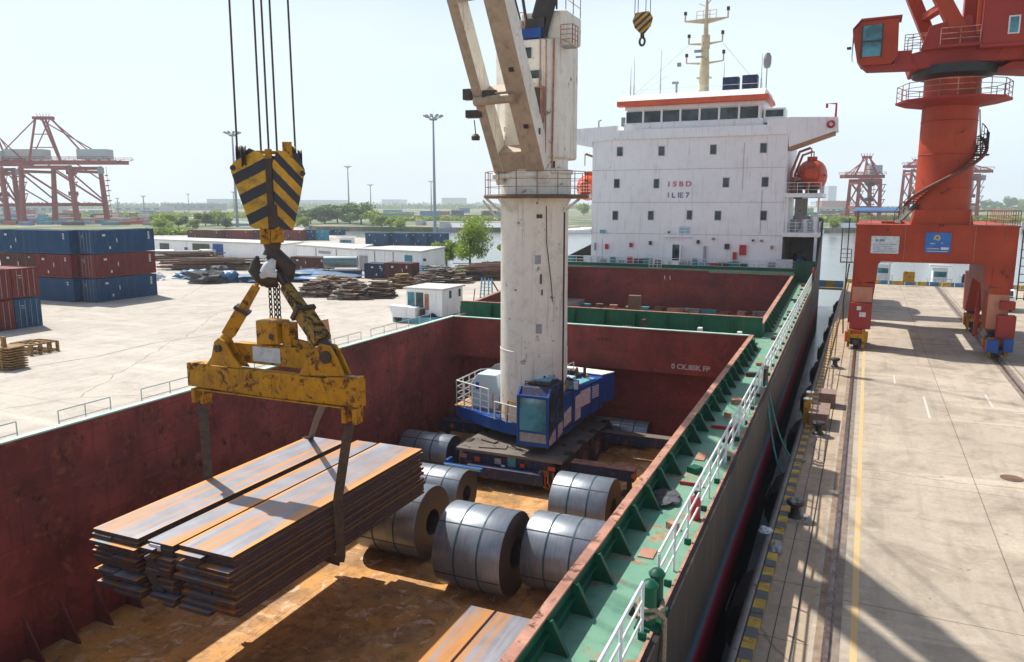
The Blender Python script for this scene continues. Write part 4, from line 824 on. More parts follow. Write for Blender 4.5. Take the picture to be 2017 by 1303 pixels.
lv = part('louvre_box', MB().box(cx+.35,cx+1.15,cy-2.15,cy-1.753,15.1,16.6), M_blk, th)
part('louvre_frame', MB().box(cx+.28,cx+.34,cy-2.2,cy-1.753,15.0,16.7).box(cx+1.16,cx+1.22,cy-2.2,cy-1.753,15.0,16.7).box(cx+.34,cx+1.16,cy-2.2,cy-1.753,16.61,16.67), M_lip, lv)
part('head_ladder', MB().tube([(cx+1.0,cy-1.85,13.5),(cx+1.0,cy-1.85,19)],.03).tube([(cx+1.3,cy-1.8,13.5),(cx+1.3,cy-1.8,19)],.03).tube([(cx+1.55,cy-1.55,12.8),(cx+1.6,cy-1.5,19)],.05), M_lip, th)
part('head_motor', MB().box(cx+.1,cx+1.1,cy-1.6,cy-.4,19.0+.002,20.0).tube([(cx+.9,cy-1.3,19),(cx+1.6,cy-1.3,21.2)],.18,8).obox((cx+.9,cy-1.2,20.5),(.8,.6,1.1),.2,.1,.3), M_blk, th, bevel=.03)
part('head_motor_base', MB().box(cx+.0,cx+1.0,cy-1.75,cy-1.2,19.05,19.5), M_blue, th)
part('head_sheave', MB().lathe([(0,-.15),(.5,-.15),(.42,0),(.5,.15),(0,.15)],(cx-1.1,cy-1.0,19.6),22,'x').lathe([(0,-.15),(.5,-.15),(.42,0),(.5,.15),(0,.15)],(cx-.6,cy-1.0,19.6),22,'x').box(cx-1.5,cx-.2,cy-1.3,cy-.5,19.002,19.4), M_dark, th, smooth=True)
part('head_drum', MB().tube([(cx-.9,cy-1.4,19.0),(cx-.9,cy-1.4,20.3)],.25,12).tube([(cx-.35,cy-1.3,19.0),(cx-.35,cy-1.3,20.0)],.22,12), M_cream, th, smooth=True)
part('head_rail', MB().rail([(cx-1.6,cy-1.1,19),(cx-.9,cy-1.6,19),(cx+.1,cy-1.6,19)],1.3,.025,.6,2).rail([(cx+2.0,cy-1.0,20.4),(cx+2.0,cy+1.2,20.4)],1.0,.025,.9,2).rail([(cx+1.9,cy-1.4,18.7),(cx+2.5,cy-1.4,18.7),(cx+2.5,cy-.6,18.7)],.9,.025,.4,4), M_lip, th)
part('head_basket', MB().box(cx+1.9,cx+2.5,cy-1.4,cy-.6,18.6,18.66), M_grayp, th)
part('head_cowl', MB().tube([(cx+1.6,cy-1.2,20.4),(cx+1.6,cy-1.2,21.3),(cx+.8,cy-1.4,21.8),(cx-.2,cy-1.4,21.7)],.05,6).tube([(cx-.2,cy-1.5,20),(cx-.6,cy-2.0,22)],.05).tube([(cx+.1,cy-1.5,20),(cx-.1,cy-2,22.2)],.08), M_blk, th)
# boom: side boxes, cross plates; pivots on the drum and runs out over the hook
BP = Vector((-15.45,36.0,12.9)); BT = Vector((-16.7,20.3,40.2)); bd = (BT-BP).normalized(); bu = Vector((1,0,0)); bu = (bu-bd*bu.dot(bd)).normalized(); bn = bd.cross(bu).normalized()   # bn points up and forward
if bn.z < 0: bn = -bn
Lb = (BT-BP).length
def bb(mb, s0, s1, u0, u1, n0_, n1_, k0=1, k1=1):
    vs = [BP+bd*s+bu*u*k+bn*n_ for s, k in ((s0,k0),(s1,k1)) for u, n_ in ((u0,n0_),(u1,n0_),(u1,n1_),(u0,n1_))]
    return mb.add(vs, [(3,2,1,0),(4,5,6,7),(0,1,5,4),(1,2,6,5),(2,3,7,6),(3,0,4,7)])
bm_ = MB(); k = lambda s: 1-.45*max(0, s-12)/(Lb-12)
segs = [-.3, 12, 22, Lb]
for s0, s1 in zip(segs[:-1], segs[1:]):
    bb(bm_, s0, s1, -1.38, -.85, -.1, .95, k(s0), k(s1)); bb(bm_, s0, s1, .4, 1.42, -.1, .95, k(s0), k(s1))
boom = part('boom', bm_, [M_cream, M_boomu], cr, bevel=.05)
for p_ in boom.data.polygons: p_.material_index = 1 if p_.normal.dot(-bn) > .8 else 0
for s0, s1 in ((-.3,.8),(3.35,3.9),(8.1,8.8),(13,13.8),(17.5,18.2),(22,22.7),(26.5,27.2),(Lb-1.2,Lb)):
    part('boom_cross_plate', bb(MB(), s0, s1, -.85, .4, -.06, .9, k(s0), k(s1)), M_boomu, boom, bevel=.04)
a, c_ = BP+bd*3.6-bu*1.3-bn*.2, BP+bd*3.6+bu*.8-bn*.2
part('boom_tube', MB().tube([a, c_], .22, 12), M_boomu, boom, smooth=True)
part('boom_shackle', MB().obox(BP+bd*3.75-bu*.5-bn*.05,(.7,.3,.5),.3), M_dark, boom)
part('boom_light', MB().obox(BP+bd*3.9-bu*1.65,(.4,.4,.5)).obox(BP+bd*2.9-bu*1.6,(.8,.5,.35),.2), M_dark, boom)
part('boom_lamp', MB().lathe([(0,0),(.2,0),(.22,.18),(.12,.3),(0,.32)],tuple(BP+bd*2.2-bu*1.75-Vector((0,0,.6))),12).tube([BP+bd*2.6-bu*1.7, BP+bd*2.2-bu*1.75-Vector((0,0,.3))],.03), M_dark, boom)
for s, u in ((4.9,.95),(2.1,1.0)): part('boom_port', MB().obox(BP+bd*s+bu*u-bn*.11,(.24,.05,.2),0,.5), M_blk, boom)
part('pivot_lug', bb(bb(MB(), -.9, -.31, -1.35, -1.0, -.2, .8), -.9, -.31, .9, 1.45, -.2, .8).tube([BP-bd*.5-bu*1.5,BP-bd*.5+bu*1.6],.16,12), M_cream, boom)
part('boom_sticker', MB().obox(BP+bd*1.6+bu*1.43+bn*.35,(.03,.2,.3)), M_blk, boom)
part('boom_head', MB().obox(BT,(2.2,1.2,1.2)).lathe([(0,-.8),(.55,-.8),(.55,.8),(0,.8)],(-17.2,20.2,40.0),20,'x'), M_yel, boom)
part('luffing_rope', MB().tube([(cx-1.1,cy-1.1,20.0),(BT.x-.4,BT.y,BT.z)],.035,5).tube([(cx-.6,cy-1.1,20.0),(BT.x+.4,BT.y,BT.z)],.035,5).tube([(cx+.9,cy-1.3,20.9),(BT.x+.6,BT.y,BT.z)],.03,5), M_rope, cr)

# ================= HOOK BLOCK
HX, HY = -17.4, 20.0
hb = thing('hook_block', 'large yellow and black striped hook block hanging on five wire ropes', 'hook block', (HX,HY,8.1)); hb.rotation_euler = (0,0,R(40))
MsL = stripes('block_stripes_left', (.66,.37,.015), (.022,.026,.035), .74, 0, axis=(-.5,0,1), grime=.35)
MsR = stripes('block_stripes_right', (.66,.35,.015), (.022,.026,.035), .7, 0, axis=(1.1,0,1), grime=.35)
def face_plate(sgn, zoff, mat):
    # outline in (distance from the ridge, height); plates fold back from the central ridge
    if sgn < 0: out = [(.1,10.2),(.72,10.28),(1.27,12.05),(1.2,12.3),(.62,12.78),(.1,12.55)]
    else: out = [(.12,10.2),(.72,10.15),(1.02,11.2),(1.22,12.1),(1.02,12.65),(.3,12.72),(.12,12.3)]
    vs = []
    for t in (0, .12):
        for u, z in out: vs.append((HX+sgn*(u*.93), HY-.45+u*.42+t, z))
    n_ = len(out); fs = [tuple(range(n_)), tuple(range(2*n_-1,n_-1,-1))]+[(i,(i+1)%n_,n_+(i+1)%n_,n_+i) for i in range(n_)]
    return part('cheek_plate', MB().add(vs, fs), mat, hb, bevel=.02)
face_plate(-1,0,MsL); face_plate(1,0,MsR)
part('block_body', MB().prism([(-1.0,12.0),(-.5,10.35),(.5,10.35),(1.0,12.0),(.8,12.3),(-.8,12.3)], 'y', HY-.0, HY+.5), M_dark, hb) if False else None
bbm = MB(); bbm.prism([(HX-.95,12.1),(HX-.45,10.3),(HX+.45,10.3),(HX+.95,12.1),(HX+.8,12.4),(HX-.8,12.4)], 'y', HY+.14, HY+.75)
part('block_body', bbm, M_dark, hb, bevel=.03)
part('back_plate', MB().prism([(HX-1.0,12.2),(HX-.6,10.2),(HX+.6,10.2),(HX+1.0,12.2),(HX+.7,12.6),(HX-.7,12.6)], 'y', HY+.76, HY+.86), MsR, hb)
part('ridge_bar', MB().box(HX-.1,HX+.1,HY-.5,HY-.3,10.2,12.45).box(HX-.06,HX+.2,HY-.52,HY-.4,10.25,11.0), M_dark, hb, bevel=.02)
for x, r, z, dy in ((-.93,.34,12.55,.35),(-.75,.38,12.5,.1),(.82,.32,12.6,.3),(1.0,.26,12.55,.5),(0,.36,12.3,.5)):
    part('sheave', MB().lathe([(0,-.07),(r,-.07),(r-.06,0),(r,.07),(0,.07)],(HX+x,HY+dy,z),24,'x'), M_dark, hb, smooth=True)
part('top_bar', MB().box(HX-.6,HX+.55,HY+.1,HY+.3,12.62,12.72).box(HX+.45,HX+.75,HY-.15,HY+.2,12.5,13.0).box(HX-.1,HX+.12,HY-.3,HY,12.4,12.75), M_yel, hb, bevel=.01)
part('pivot_pin', MB().lathe([(0,0),(.09,0),(.09,.06),(0,.06)],(HX-1.1,HY-.14,12.15),14,'y').lathe([(0,0),(.09,0),(.09,.06),(0,.06)],(HX+1.05,HY-.14,12.0),14,'y'), M_dark, hb)
part('neck', MB().box(HX-.38,HX-.05,HY-.3,HY+.3,9.72,10.3).box(HX-.04,HX+.36,HY-.35,HY+.3,9.76,10.25), M_yel, hb, bevel=.03)
hk = part('hook', MB().tube([(HX-.02,HY,9.76),(HX-.02,HY,9.52),(HX-.05,HY,9.32)],[.3,.24,.3],14)
  .tube([(HX-.05,HY,9.44),(HX+.18,HY,9.16),(HX+.42,HY,8.93),(HX+.38,HY,8.68),(HX+.1,HY,8.53)],[.27,.3,.33,.3,.26],14)
  .tube([(HX+.1,HY,8.53),(HX-.2,HY,8.52),(HX-.45,HY,8.66),(HX-.62,HY,8.88),(HX-.56,HY,9.12),(HX-.5,HY,9.32)],[.26,.27,.25,.22,.15,.05],14), M_dark, hb, smooth=True)
part('hook_wrap', MB().tube([(HX-.24,HY-.22,8.77),(HX-.12,HY-.3,9.00),(HX+.02,HY-.3,9.22)],[.24,.21,.08],10).tube([(HX-.42,HY-.25,8.68),(HX-.2,HY-.33,8.74),(HX+.08,HY-.32,8.71)],.1,8), M_cloth, hb, smooth=True)
for x, dy in ((-.95,.1),(-.22,.2),(.02,.25),(.28,.2),(.86,.3)):
    part('hoist_rope', MB().tube([(HX+x,HY+dy,12.4),(HX+x*.85,HY+dy,39.8)],.032,6), M_rope, hb)
# ================= SPREADER
BY = 19.0
sp = thing('spreader_beam', 'worn yellow lifting beam hanging by two diagonal arms under the big hook', 'spreader', (-16.9,BY,4.2))
fb = part('front_beam', MB().prism([(-20.35,4.88),(-20.35,5.68),(-19.9,5.72),(-19.45,5.72),(-19.3,5.66),(-14.6,5.66),(-14.5,5.72),(-13.6,5.78),(-13.35,5.8),(-13.35,4.85),(-14.2,4.85),(-17,4.82)], 'y', BY-.2, BY+.2), M_yel, sp, bevel=.03)
part('beam_flange', MB().box(-19.9,-13.9,BY-.25,BY+.25,4.78,4.819).box(-17.75,-16.7,BY-.225,BY-.202,4.95,5.5), M_yel, fb, bevel=.01)
part('upper_beam', MB().box(-18.7,-14.6,BY+.35,BY+.7,5.75,6.42), M_yel, sp, bevel=.03)
part('white_patch', MB().box(-17.9,-16.75,BY+.328,BY+.347,5.85,6.35), M_cloth, sp)
lugs = MB()
lugs.prism([(-19.45,5.7),(-19.2,6.0),(-19.05,6.5),(-18.85,6.65),(-18.6,6.55),(-18.3,6.1),(-17.9,5.68)], 'y', BY-.195, BY-.12)
lugs.prism([(-19.45,5.7),(-19.2,6.0),(-19.05,6.5),(-18.85,6.65),(-18.6,6.55),(-18.3,6.1),(-17.9,5.68)], 'y', BY+.12, BY+.195)
for dy in (-.195,.1): lugs.prism([(-15.6,5.68),(-15.3,6.2),(-14.75,6.75),(-14.35,6.7),(-14.1,6.3),(-13.85,5.8)], 'y', BY+dy, BY+dy+.08)
part('lug', lugs, M_yel, sp, bevel=.02)
part('lug_pin', MB().tube([(-18.85,BY-.28,6.3),(-18.85,BY+.28,6.3)],.13,12).tube([(-14.5,BY-.28,6.35),(-14.5,BY+.28,6.35)],.2,14), M_dark, sp, smooth=True)
AH = Vector((HX,HY,8.35))
def arm(bot, top, mt, w):
    b_, t_ = Vector(bot), Vector(top)
    a1 = b_.lerp(t_, .16); a2 = b_.lerp(t_, .52); a3 = b_.lerp(t_, .86)
    o = part('diagonal_arm', MB().taper(a1, a2, w, w*.8, w*1.05, w*.8).taper(a2, a3, w*.8, w*.62, w*.7, w*.5), mt, sp, bevel=.03)
    part('arm_collar', MB().beam(a2.lerp(a1,.06), a2.lerp(a3,.06), w*1.35, w), M_dark, o)
    part('arm_link', MB().tube([a1.lerp(b_,-.05), b_], [.17,.22], 10).tube([a3, t_+Vector((0,0,.05))], .07, 6).tube([a3+Vector((.12,.1,0)), t_+Vector((.12,.1,0))], .07, 6), M_dark if mt is not M_yel else M_yel, o, smooth=True)
M_armd = paint('grimy_arm_paint', (.36,.2,.02), (.2,.12,.025), rust=.5, rcol=(.05,.035,.02), scale=1.8, streak=.3)
arm((-18.9,BY-.0,6.35),(HX-.3,HY-.25,8.65),M_yel,.5); arm((-14.45,BY,6.4),(HX+.35,HY-.2,8.7),M_armd,.52)
for dx in (-.12,.06,.2):
    pts = [(HX+dx, HY-.1, 8.15), (HX+dx*1.2, HY-.2, 7.0)]
    mb = MB()
    for i in range(8):
        z = 8.3-i*.17; c3 = Vector((HX+dx*1.1, HY-.1, z)); ang = (i % 2)*pi/2
        ring = [c3+Vector((cos(ang)*.055*cos(t_), sin(ang)*.055*cos(t_), .11*sin(t_))) for t_ in np.linspace(0,2*pi,9)]
        mb.tube(ring, .022, 5, cap=False)
    part('hanging_chain', mb, M_dark, sp, smooth=True)
part('chain_link', MB().tube([(HX-.1,HY-.2,7.05),(HX-.14,HY-.3,6.75),(HX-.1,HY-.4,6.3)],.09,8).tube([(HX+.12,HY-.2,7.05),(HX+.14,HY-.3,6.75),(HX+.1,HY-.4,6.3)],.09,8), M_dark, sp, smooth=True)
cb_ = part('control_box', MB().prism([(-17.6,6.45),(-17.6,7.25),(-16.75,7.25),(-16.72,6.5)], 'y', BY+.2, BY+.9), M_yel, sp, bevel=.04)
part('box_post', MB().box(-16.7,-16.35,BY+.4,BY+.8,6.4,7.2).beam((-16.6,BY+.6,6.6),(-15.6,BY+.6,6.45),.25,.2), M_yel, cb_, bevel=.02)
part('box_port', MB().lathe([(0,0),(.1,0),(.1,.02),(0,.02)],(-16.95,BY+.17,6.75),12,'y'), M_blk, cb_)
for x in (-19.95,-13.75):
    part('end_clevis', MB().box(x-.28,x-.12,BY-.2,BY+.2,4.3,4.8).box(x+.12,x+.28,BY-.2,BY+.2,4.3,4.8).tube([(x-.34,BY,4.42),(x+.34,BY,4.42)],.08,10), M_yel, sp, bevel=.02)
# slings
PT, PB = 1.58, -.28
def sling(lab, pts, w=.3, th_=.05, up=(.65,-.76,0)):
    mb = MB()
    pts = [Vector(p) for p in pts]
    for a, b_ in zip(pts[:-1], pts[1:]): mb.beam(a, b_+(b_-a).normalized()*.01, w, th_, up)
    top = pts[0]; mb.tube([top+Vector((-.1,0,0)),top+Vector((-.12,0,.3)),top+Vector((0,0,.42)),top+Vector((.12,0,.3)),top+Vector((.1,0,0)),top+Vector((-.1,0,0))],.045,8)
    return single('lifting_sling', mb, paint('sling_web',(.1,.085,.065),(.05,.045,.04),rust=.42,rcol=(.3,.15,.05),scale=4,streak=0), lab, 'sling', tuple(top), 'slings under the yellow lifting beam')
sling('dirty webbing sling at the left end of the lifting beam', [(-19.95,BY,4.1),(-19.94,BY,3.6),(-19.92,BY,PT+.02),(-19.9,BY,PB-.05),(-17.5,BY,PB-.06)])
sling('dirty webbing sling at the right end of the lifting beam, reaching under the plates', [(-13.85,BY,4.2),(-14.0,BY,3.7),(-14.5,BY+.1,PT+.03),(-14.5,BY+.15,PB-.05),(-14.6,BY+.2,PB-.3),(-16.5,BY+.15,PB-.1)])
sling('thin rear sling going down to the far edge of the hanging plates', [(-15.0,BY+.25,4.75),(-16.9,BY+2.2,3.4),(-19.45,24.0,PT+.03),(-19.9,24.1,PT-.1),(-19.92,24.1,PB-.05)], .22)
# ================= HANGING PLATES (three columns)
cols = [(-19.82,-18.0,14.45,24.35,'left'),(-17.72,-16.76,14.55,24.75,'middle'),(-16.62,-14.68,14.65,24.75,'right')]
rp = random.Random(11); nlay = 14; hh = (PT-PB)/nlay
for (x0, x1, y0, y1, nm) in cols:
    for i in range(nlay):
        z1_ = PT-i*hh-(.03 if nm == 'middle' else 0); z0_ = z1_-hh*.8; j = 0 if i == 0 else 1
        dx = rp.uniform(-.07,.07)*j; dy0 = rp.uniform(-.22,.12)*j; dy1 = rp.uniform(-.2,.25)*j
        mb = MB()
        if i % 2 == 1:   # two narrow strips side by side
            xm = x0+(x1-x0)*rp.uniform(.4,.6)
            mb.box(x0+dx,xm-.02,y0+dy0,y1+dy1,z0_,z1_).box(xm+.02,x1+dx*.5,y0+rp.uniform(-.2,.15),y1+rp.uniform(-.2,.2),z0_,z1_-.012)
        else: mb.box(x0+dx,x1+dx,y0+dy0,y1+dy1,z0_,z1_)
        if i == 0: lab = {'left':'rust striped steel plate on top of the left column of the hanging load','middle':'plain grey narrow steel plate on top of the middle column of the hanging load','right':'rust striped steel plate on top of the right column of the hanging load'}[nm]
        elif i == 1: lab = 'steel plate pair directly under the top plate of the %s column of the hanging load' % nm
        else: lab = 'dark steel plate deep in the %s column of the hanging load' % nm
        o = part('steel_plate', mb, [M_plate,M_plated], org=((x0+x1)/2, y0, z0_))
        for poly in o.data.polygons: poly.material_index = 0 if abs(poly.normal.z) > .5 else 1
        tag(o, lab, 'steel plate', 'steel plates hanging in the slings')
single('paper_label', MB().box(-17.6,-17.2,14.5,14.53,1.33,1.5), M_cloth, 'small white paper label on the end of the middle hanging plates', 'label', (-17.4,14.5,1.33))
# plates on the hold floor
for (x0, x1, nm) in ((-11.78,-10.58,'left'),(-10.48,-9.0,'right')):
    for i in range(3):
        z0_ = ZF+.02+i*.14; o = part('steel_plate', MB().box(x0+.03*i-.05,x1-.02*(i==1),9.0,22.6-.08*(i%2),z0_,z0_+.12), M_plate, org=((x0+x1)/2,9,z0_))
        tag(o, ['bottom','middle','top'][i]+' rusty plate of the %s pile on the hold floor beside the coaming' % nm, 'steel plate', 'steel plates lying on the hold floor')
# ================= COILS
def coil(lab, xc, y, rad, ln, hole=.36, z=ZF):
    t = thing('steel_coil', lab, 'steel coil', (xc,y,z), 'steel coils in the hold'); zc = z+rad
    x0, x1 = xc-ln/2, xc+ln/2; rh = rad*hole; hl = ln/2
    # body mesh origin on the axis so that the end windings are concentric
    def cpart(name, mb, mat, par, **k):
        o = part(name, mb, mat, par, **k); d_ = Vector((0,0,rad)) if par is t else Vector((0,0,0))
        if par is t:
            for v in o.data.vertices: v.co.z -= rad
            o.location = (0,0,rad)
        return o
    body = cpart('coil_body', MB().lathe([(rh,-hl),(rad-.02,-hl),(rad,-hl+.03),(rad,hl-.03),(rad-.02,hl),(rh,hl),(rh,-hl)],(xc,y,zc),72,'x'), [M_coil,M_coilend], t, smooth=True)
    for p_ in body.data.polygons:
        p_.material_index = 1 if (abs(p_.normal.x) > .8 or (p_.center.y**2+p_.center.z**2)**.5 < rad*.8) else 0
    for sx in (-ln*.17, ln*.17):
        cpart('steel_band', MB().lathe([(rad+.003,-.035),(rad+.014,-.03),(rad+.014,.03),(rad+.003,.035)],(xc+sx,y,zc),72,'x'), paint('band_paint',(.02,.1,.13),(.03,.05,.07),rust=.4,scale=3,streak=0), t, smooth=True)
    for ang in (128, 200):
        a = R(ang); cpart('coil_seam', MB().obox((xc,y+(rad+.004)*cos(a),zc+(rad+.004)*sin(a)),(ln-.06,.02,.035),0,a), M_blk, t)
    return t
coil('shiny steel coil at the port side, farthest left behind the hanging plates', -20.75, 35.9, .98, 3.0)
coil('steel coil just left of the crane carrier, second row', -17.0, 30.5, 1.12, 2.6)
coil('dark steel coil half hidden behind the end of the hanging plates', -16.6, 26.2, 1.52, 3.0)
coil('largest steel coil in the middle foreground of the hold', -12.05, 24.75, 1.6, 2.75)
coil('steel coil partly cut off by the coaming, right of the largest one', -8.95, 25.8, 1.45, 2.85)
coil('steel coil in front of the right outrigger of the crane', -10.0, 31.0, 1.33, 2.6)
coil('small shiny steel coil at the back right against the bulkhead', -11.5, 44.1, .8, 2.5)
# second hook far up
h2 = thing('hook_block', 'small yellow and black hook block hanging high left of the ship mast', 'hook block', (-15.4,60,22.9))
Ms2 = stripes('small_block_stripes', (.62,.33,.02), (.03,.03,.03), .5, 0, axis=(-.8,0,1), grime=.3)
part('block_shell', MB().prism([(-16.2,24.85),(-15.95,25.4),(-14.95,25.45),(-14.65,25.0),(-14.8,24.4),(-15.25,23.9),(-15.6,23.9),(-16.0,24.3)], 'y', 59.8, 60.2), Ms2, h2, bevel=.08)
part('hook', MB().tube([(-15.42,60,24),(-15.42,60,23.65)],.16,10).tube([(-15.42+.2*cos(a),60,23.3+.3*sin(a)) for a in np.linspace(pi/2,pi/2+2*pi,14)],.09,8), M_dark, h2, smooth=True)
for x in (-16.05,-15.8,-15.2,-14.85): part('hoist_rope', MB().tube([(x,60,25.3),(x,60,48)],.03,5), M_rope, h2)

# ================= RED PORTAL CRANE
pc = thing('portal_crane', 'tall red portal crane standing astride the quay rails beside the ship', 'crane', (4.5,64,0), quay=True)
PX0, PX1 = -.75, 9.75   # beam ends, quay frame
F0 = 64.0
gt = part('portal_frame', MB().prism([(PX0,9.5),(PX1,9.5),(PX1,6.75),(PX1-.02,5.0),(8.0,5.2),(7.9,6.6),(7.8,6.72),(1.1,6.72),(.95,6.5),(.9,5.2),(PX0-.02,5.0)], 'y', F0, F0+2.6)
  .prism([(PX0,9.5),(PX1,9.5),(PX1,6.72),(PX0,6.72)], 'y', F0+13.4, F0+16).box(PX0+.02,1.1,F0+2.6,F0+13.4,6.8,9.48).box(7.8,PX1-.02,F0+2.6,F0+13.4,6.8,9.48).box(3.0,6.6,F0+2.6,F0+13.4,7.4,9.45), M_red, pc, bevel=.04)
part('leg', MB().taper((-.02*0+.05,F0+1.3,5.1),(-.15,F0+1.3,1.9),2.4,1.65,2.2,1.5,up=(1,0,0)), M_red, pc, bevel=.03)
part('leg', MB().taper((.05,F0+14.7,6.8),(-.15,F0+14.7,1.9),2.4,1.65,2.2,1.5,up=(1,0,0)), M_red, pc)
part('leg', MB().prism([(F0,5.1),(F0+2.6,5.1),(F0+2.6,6.8),(F0+13.4,6.8),(F0+13.4,5.1),(F0+16,5.1),(F0+15.4,1.7),(F0+13.6,1.7),(F0+10.5,4.9),(F0+5.4,4.9),(F0+2.2,1.9),(F0+.3,1.9)], 'x', 8.35, 9.6), M_red, pc, bevel=.03)
M_bl = paint('bleached_red',(.55,.25,.16),(.5,.18,.1),rust=.35,scale=.8); part('leg_panel', MB().box(-.7,.7,F0-.03,F0+.2,3.6,4.75), M_bl, pc); part('leg_panel', MB().box(8.3,9.6,F0-.03,F0+.15,2.1,4.6), paint('bleached_red',(.55,.25,.16),(.5,.18,.1),rust=.35,scale=.8), pc)
for b6 in ((-.75,.75,F0-.35,F0+.35,1.55,3.55),(8.9,10.0,F0-.9,F0-.04,1.6,3.2),(9.0,9.9,F0-.7,F0-.05,3.6,4.2)): part('leg_cabinet', MB().box(*b6), M_redf, pc, bevel=.03)
part('cabinet_sign', MB().box(-.1,.35,F0-.375,F0-.352,2.5,2.85).box(-.3,.0*1,F0-.375,F0-.352,3.0,3.3), M_cloth, pc)
for (x, y, lab) in ((-.2,F0+1.3,0),(-.2,F0+14.7,0),(9.1,F0+1.3,0),(9.1,F0+14.7,0)):
    bg_ = part('bogie', MB().prism([(y-2.0,.35),(y+2.0,.35),(y+1.7,.95),(y+.6,1.5),(y-.6,1.5),(y-1.7,.95)], 'x', x-.4, x+.4).box(x-.5,x+.5,y-.6,y+.6,1.5,1.95), M_navy, pc, bevel=.03)
    for b6 in ((x-.62,x-.42,y-2.1,y-1.85,.15,1.55),(x+.42,x+.62,y-2.1,y-1.85,.15,1.55),(x-.5,x+.5,y-2.2,y-2.11,.9,1.2),(x-.58,x-.41,y-1.2,y-.7,.3,1.35),(x+.41,x+.58,y-.6,y-.0,.3,1.35),(x-.58,x-.41,y+.8,y+1.3,.3,1.3)): part('bogie_guard', MB().box(*b6), M_yel, bg_)
    for sx in (-.62,.62): part('buffer_drum', MB().tube([(x+sx,y-1.5,.5),(x+sx,y-1.5,1.3)],.2,10), M_yel if sx>0 else M_orange, bg_)
    part('bogie_lamp', MB().box(x-.25,x+.25,y-2.25,y-2.12,.4,.8), M_blk, bg_)
    for k in range(-2,2):
        part('bogie_wheel', MB().lathe([(0,-.16),(.33,-.16),(.33,.1),(.38,.12),(.38,.18),(0,.18)],(x,y+.5+k*1.0,.42),18,'x'), M_dark, bg_, smooth=True)
    part('bogie_motor', MB().tube([(x+.45,y+1,.8),(x+.85,y+1,.8)],.2,12).box(x-.35,x+.35,y-1.9,y-1.2,1.0,1.5), M_orange, bg_)
    part('buffer', MB().tube([(x,y-2.15,.6),(x,y-2.6,.6)],.16,12), M_dark, bg_)
part('cable_chute', MB().tube([(8.1,F0+3.5,4.6),(8.0,F0+3.2,1.0)],.12,8).box(7.9,8.2,F0+2.8,F0+3.1,1.2,3.2), M_redbr, pc)
part('cable_reel_cover', MB().box(8.3,9.0,F0-1.6,F0-.95,.6,1.5).box(9.3,9.9,F0-1.5,F0-.95,.7,1.6), M_blue, pc, bevel=.03)
# walkways, ladder cages
part('guard_rail', MB().rail([(PX0,F0,9.5),(2.2,F0,9.5)],1.05,.03,1.1,3).rail([(PX0,F0,9.5),(PX0,F0+15,9.5)],1.05,.03,1.5,3).rail([(6.7,F0,9.5),(PX1,F0,9.5),(PX1,F0+15,9.5)],1.05,.03,1.1,3), M_lip, pc)
part('blue_awning', MB().obox((.6,F0+4.5,10.55),(3.2,2.5,.1),0,.12), plain('blue_sheet',(.03,.16,.38),.5), pc)
part('side_ladder', MB().tube([(PX0-.5,F0+.4,4.6),(PX0-.5,F0+.4,9.9)],.04).tube([(PX0-.95,F0+.4,6.6),(PX0-.95,F0+.4,9.2)],.04).box(PX0-1.0,PX0,F0+.3,F0+1.2,6.55,6.6).rail([(PX0-.95,F0+.3,6.6),(PX0-.2,F0+.3,6.6)],1.0,.03,.7,3).tube([(PX0-.4,F0+.3,1.0),(PX0-.55,F0+.2,3.6),(PX0-.3,F0+.3,6.5)],.05), M_dark, pc)
lad = MB()
for xx in (PX1+.35,PX1+.8,PX1+1.3): lad.tube([(xx,F0+.6,4.2),(xx,F0+.6,9.2)],.045)
for kz in range(9): lad.box(PX1+.3,PX1+1.35,F0+.55,F0+.62,4.3+kz*.58,4.36+kz*.58)
part('ladder_cage', lad, M_dark, pc)
# signs on the beam
bd1 = part('notice_board', MB().box(.35,2.25,F0-.05,F0-.002,7.35,8.65), M_cloth, pc, label='white notice board with lines of small print')
tl = MB(); tl.box(.65,.8,F0-.06,F0-.051,8.25,8.42).box(.9,1.25,F0-.06,F0-.051,8.25,8.42)
for i in range(5): tl.box(.5,2.05-.25*(i%2),F0-.06,F0-.051,8.02-.14*i,8.05-.14*i)
part('print', tl, plain('print_ink',(.2,.24,.35),.6), bd1)
bd2 = part('blue_board', MB().box(3.95,5.6,F0-.05,F0-.002,7.5,8.95), plain('sign_blue',(.015,.12,.42),.5,col2=(.02,.16,.5),scale=1), pc, label='blue sign with a yellow emblem and small lettering')
part('emblem', MB().lathe([(.1,-.01),(.19,-.01),(.19,.01),(.1,.01)],(4.72,F0-.065,8.6),20,'y').prism([(4.45,8.45),(4.55,8.75),(4.62,8.7),(4.55,8.45)],'y',F0-.07,F0-.055).prism([(4.8,8.7),(4.95,8.55),(4.8,8.32),(4.75,8.4)],'y',F0-.07,F0-.055), plain('emblem_gold',(.65,.45,.15),.5), bd2)
tl = MB().box(4.3,4.6,F0-.06,F0-.051,8.12,8.2).box(5.0,5.1,F0-.06,F0-.051,8.15,8.25).box(4.1,4.9,F0-.06,F0-.051,7.75,7.83)
part('small_print', tl, plain('print_yellow',(.6,.5,.35),.5), bd2); part('small_print', MB().box(5.0,5.5,F0-.06,F0-.051,7.72,7.9).box(4.1,5.45,F0-.06,F0-.051,7.58,7.62), M_cloth, bd2)
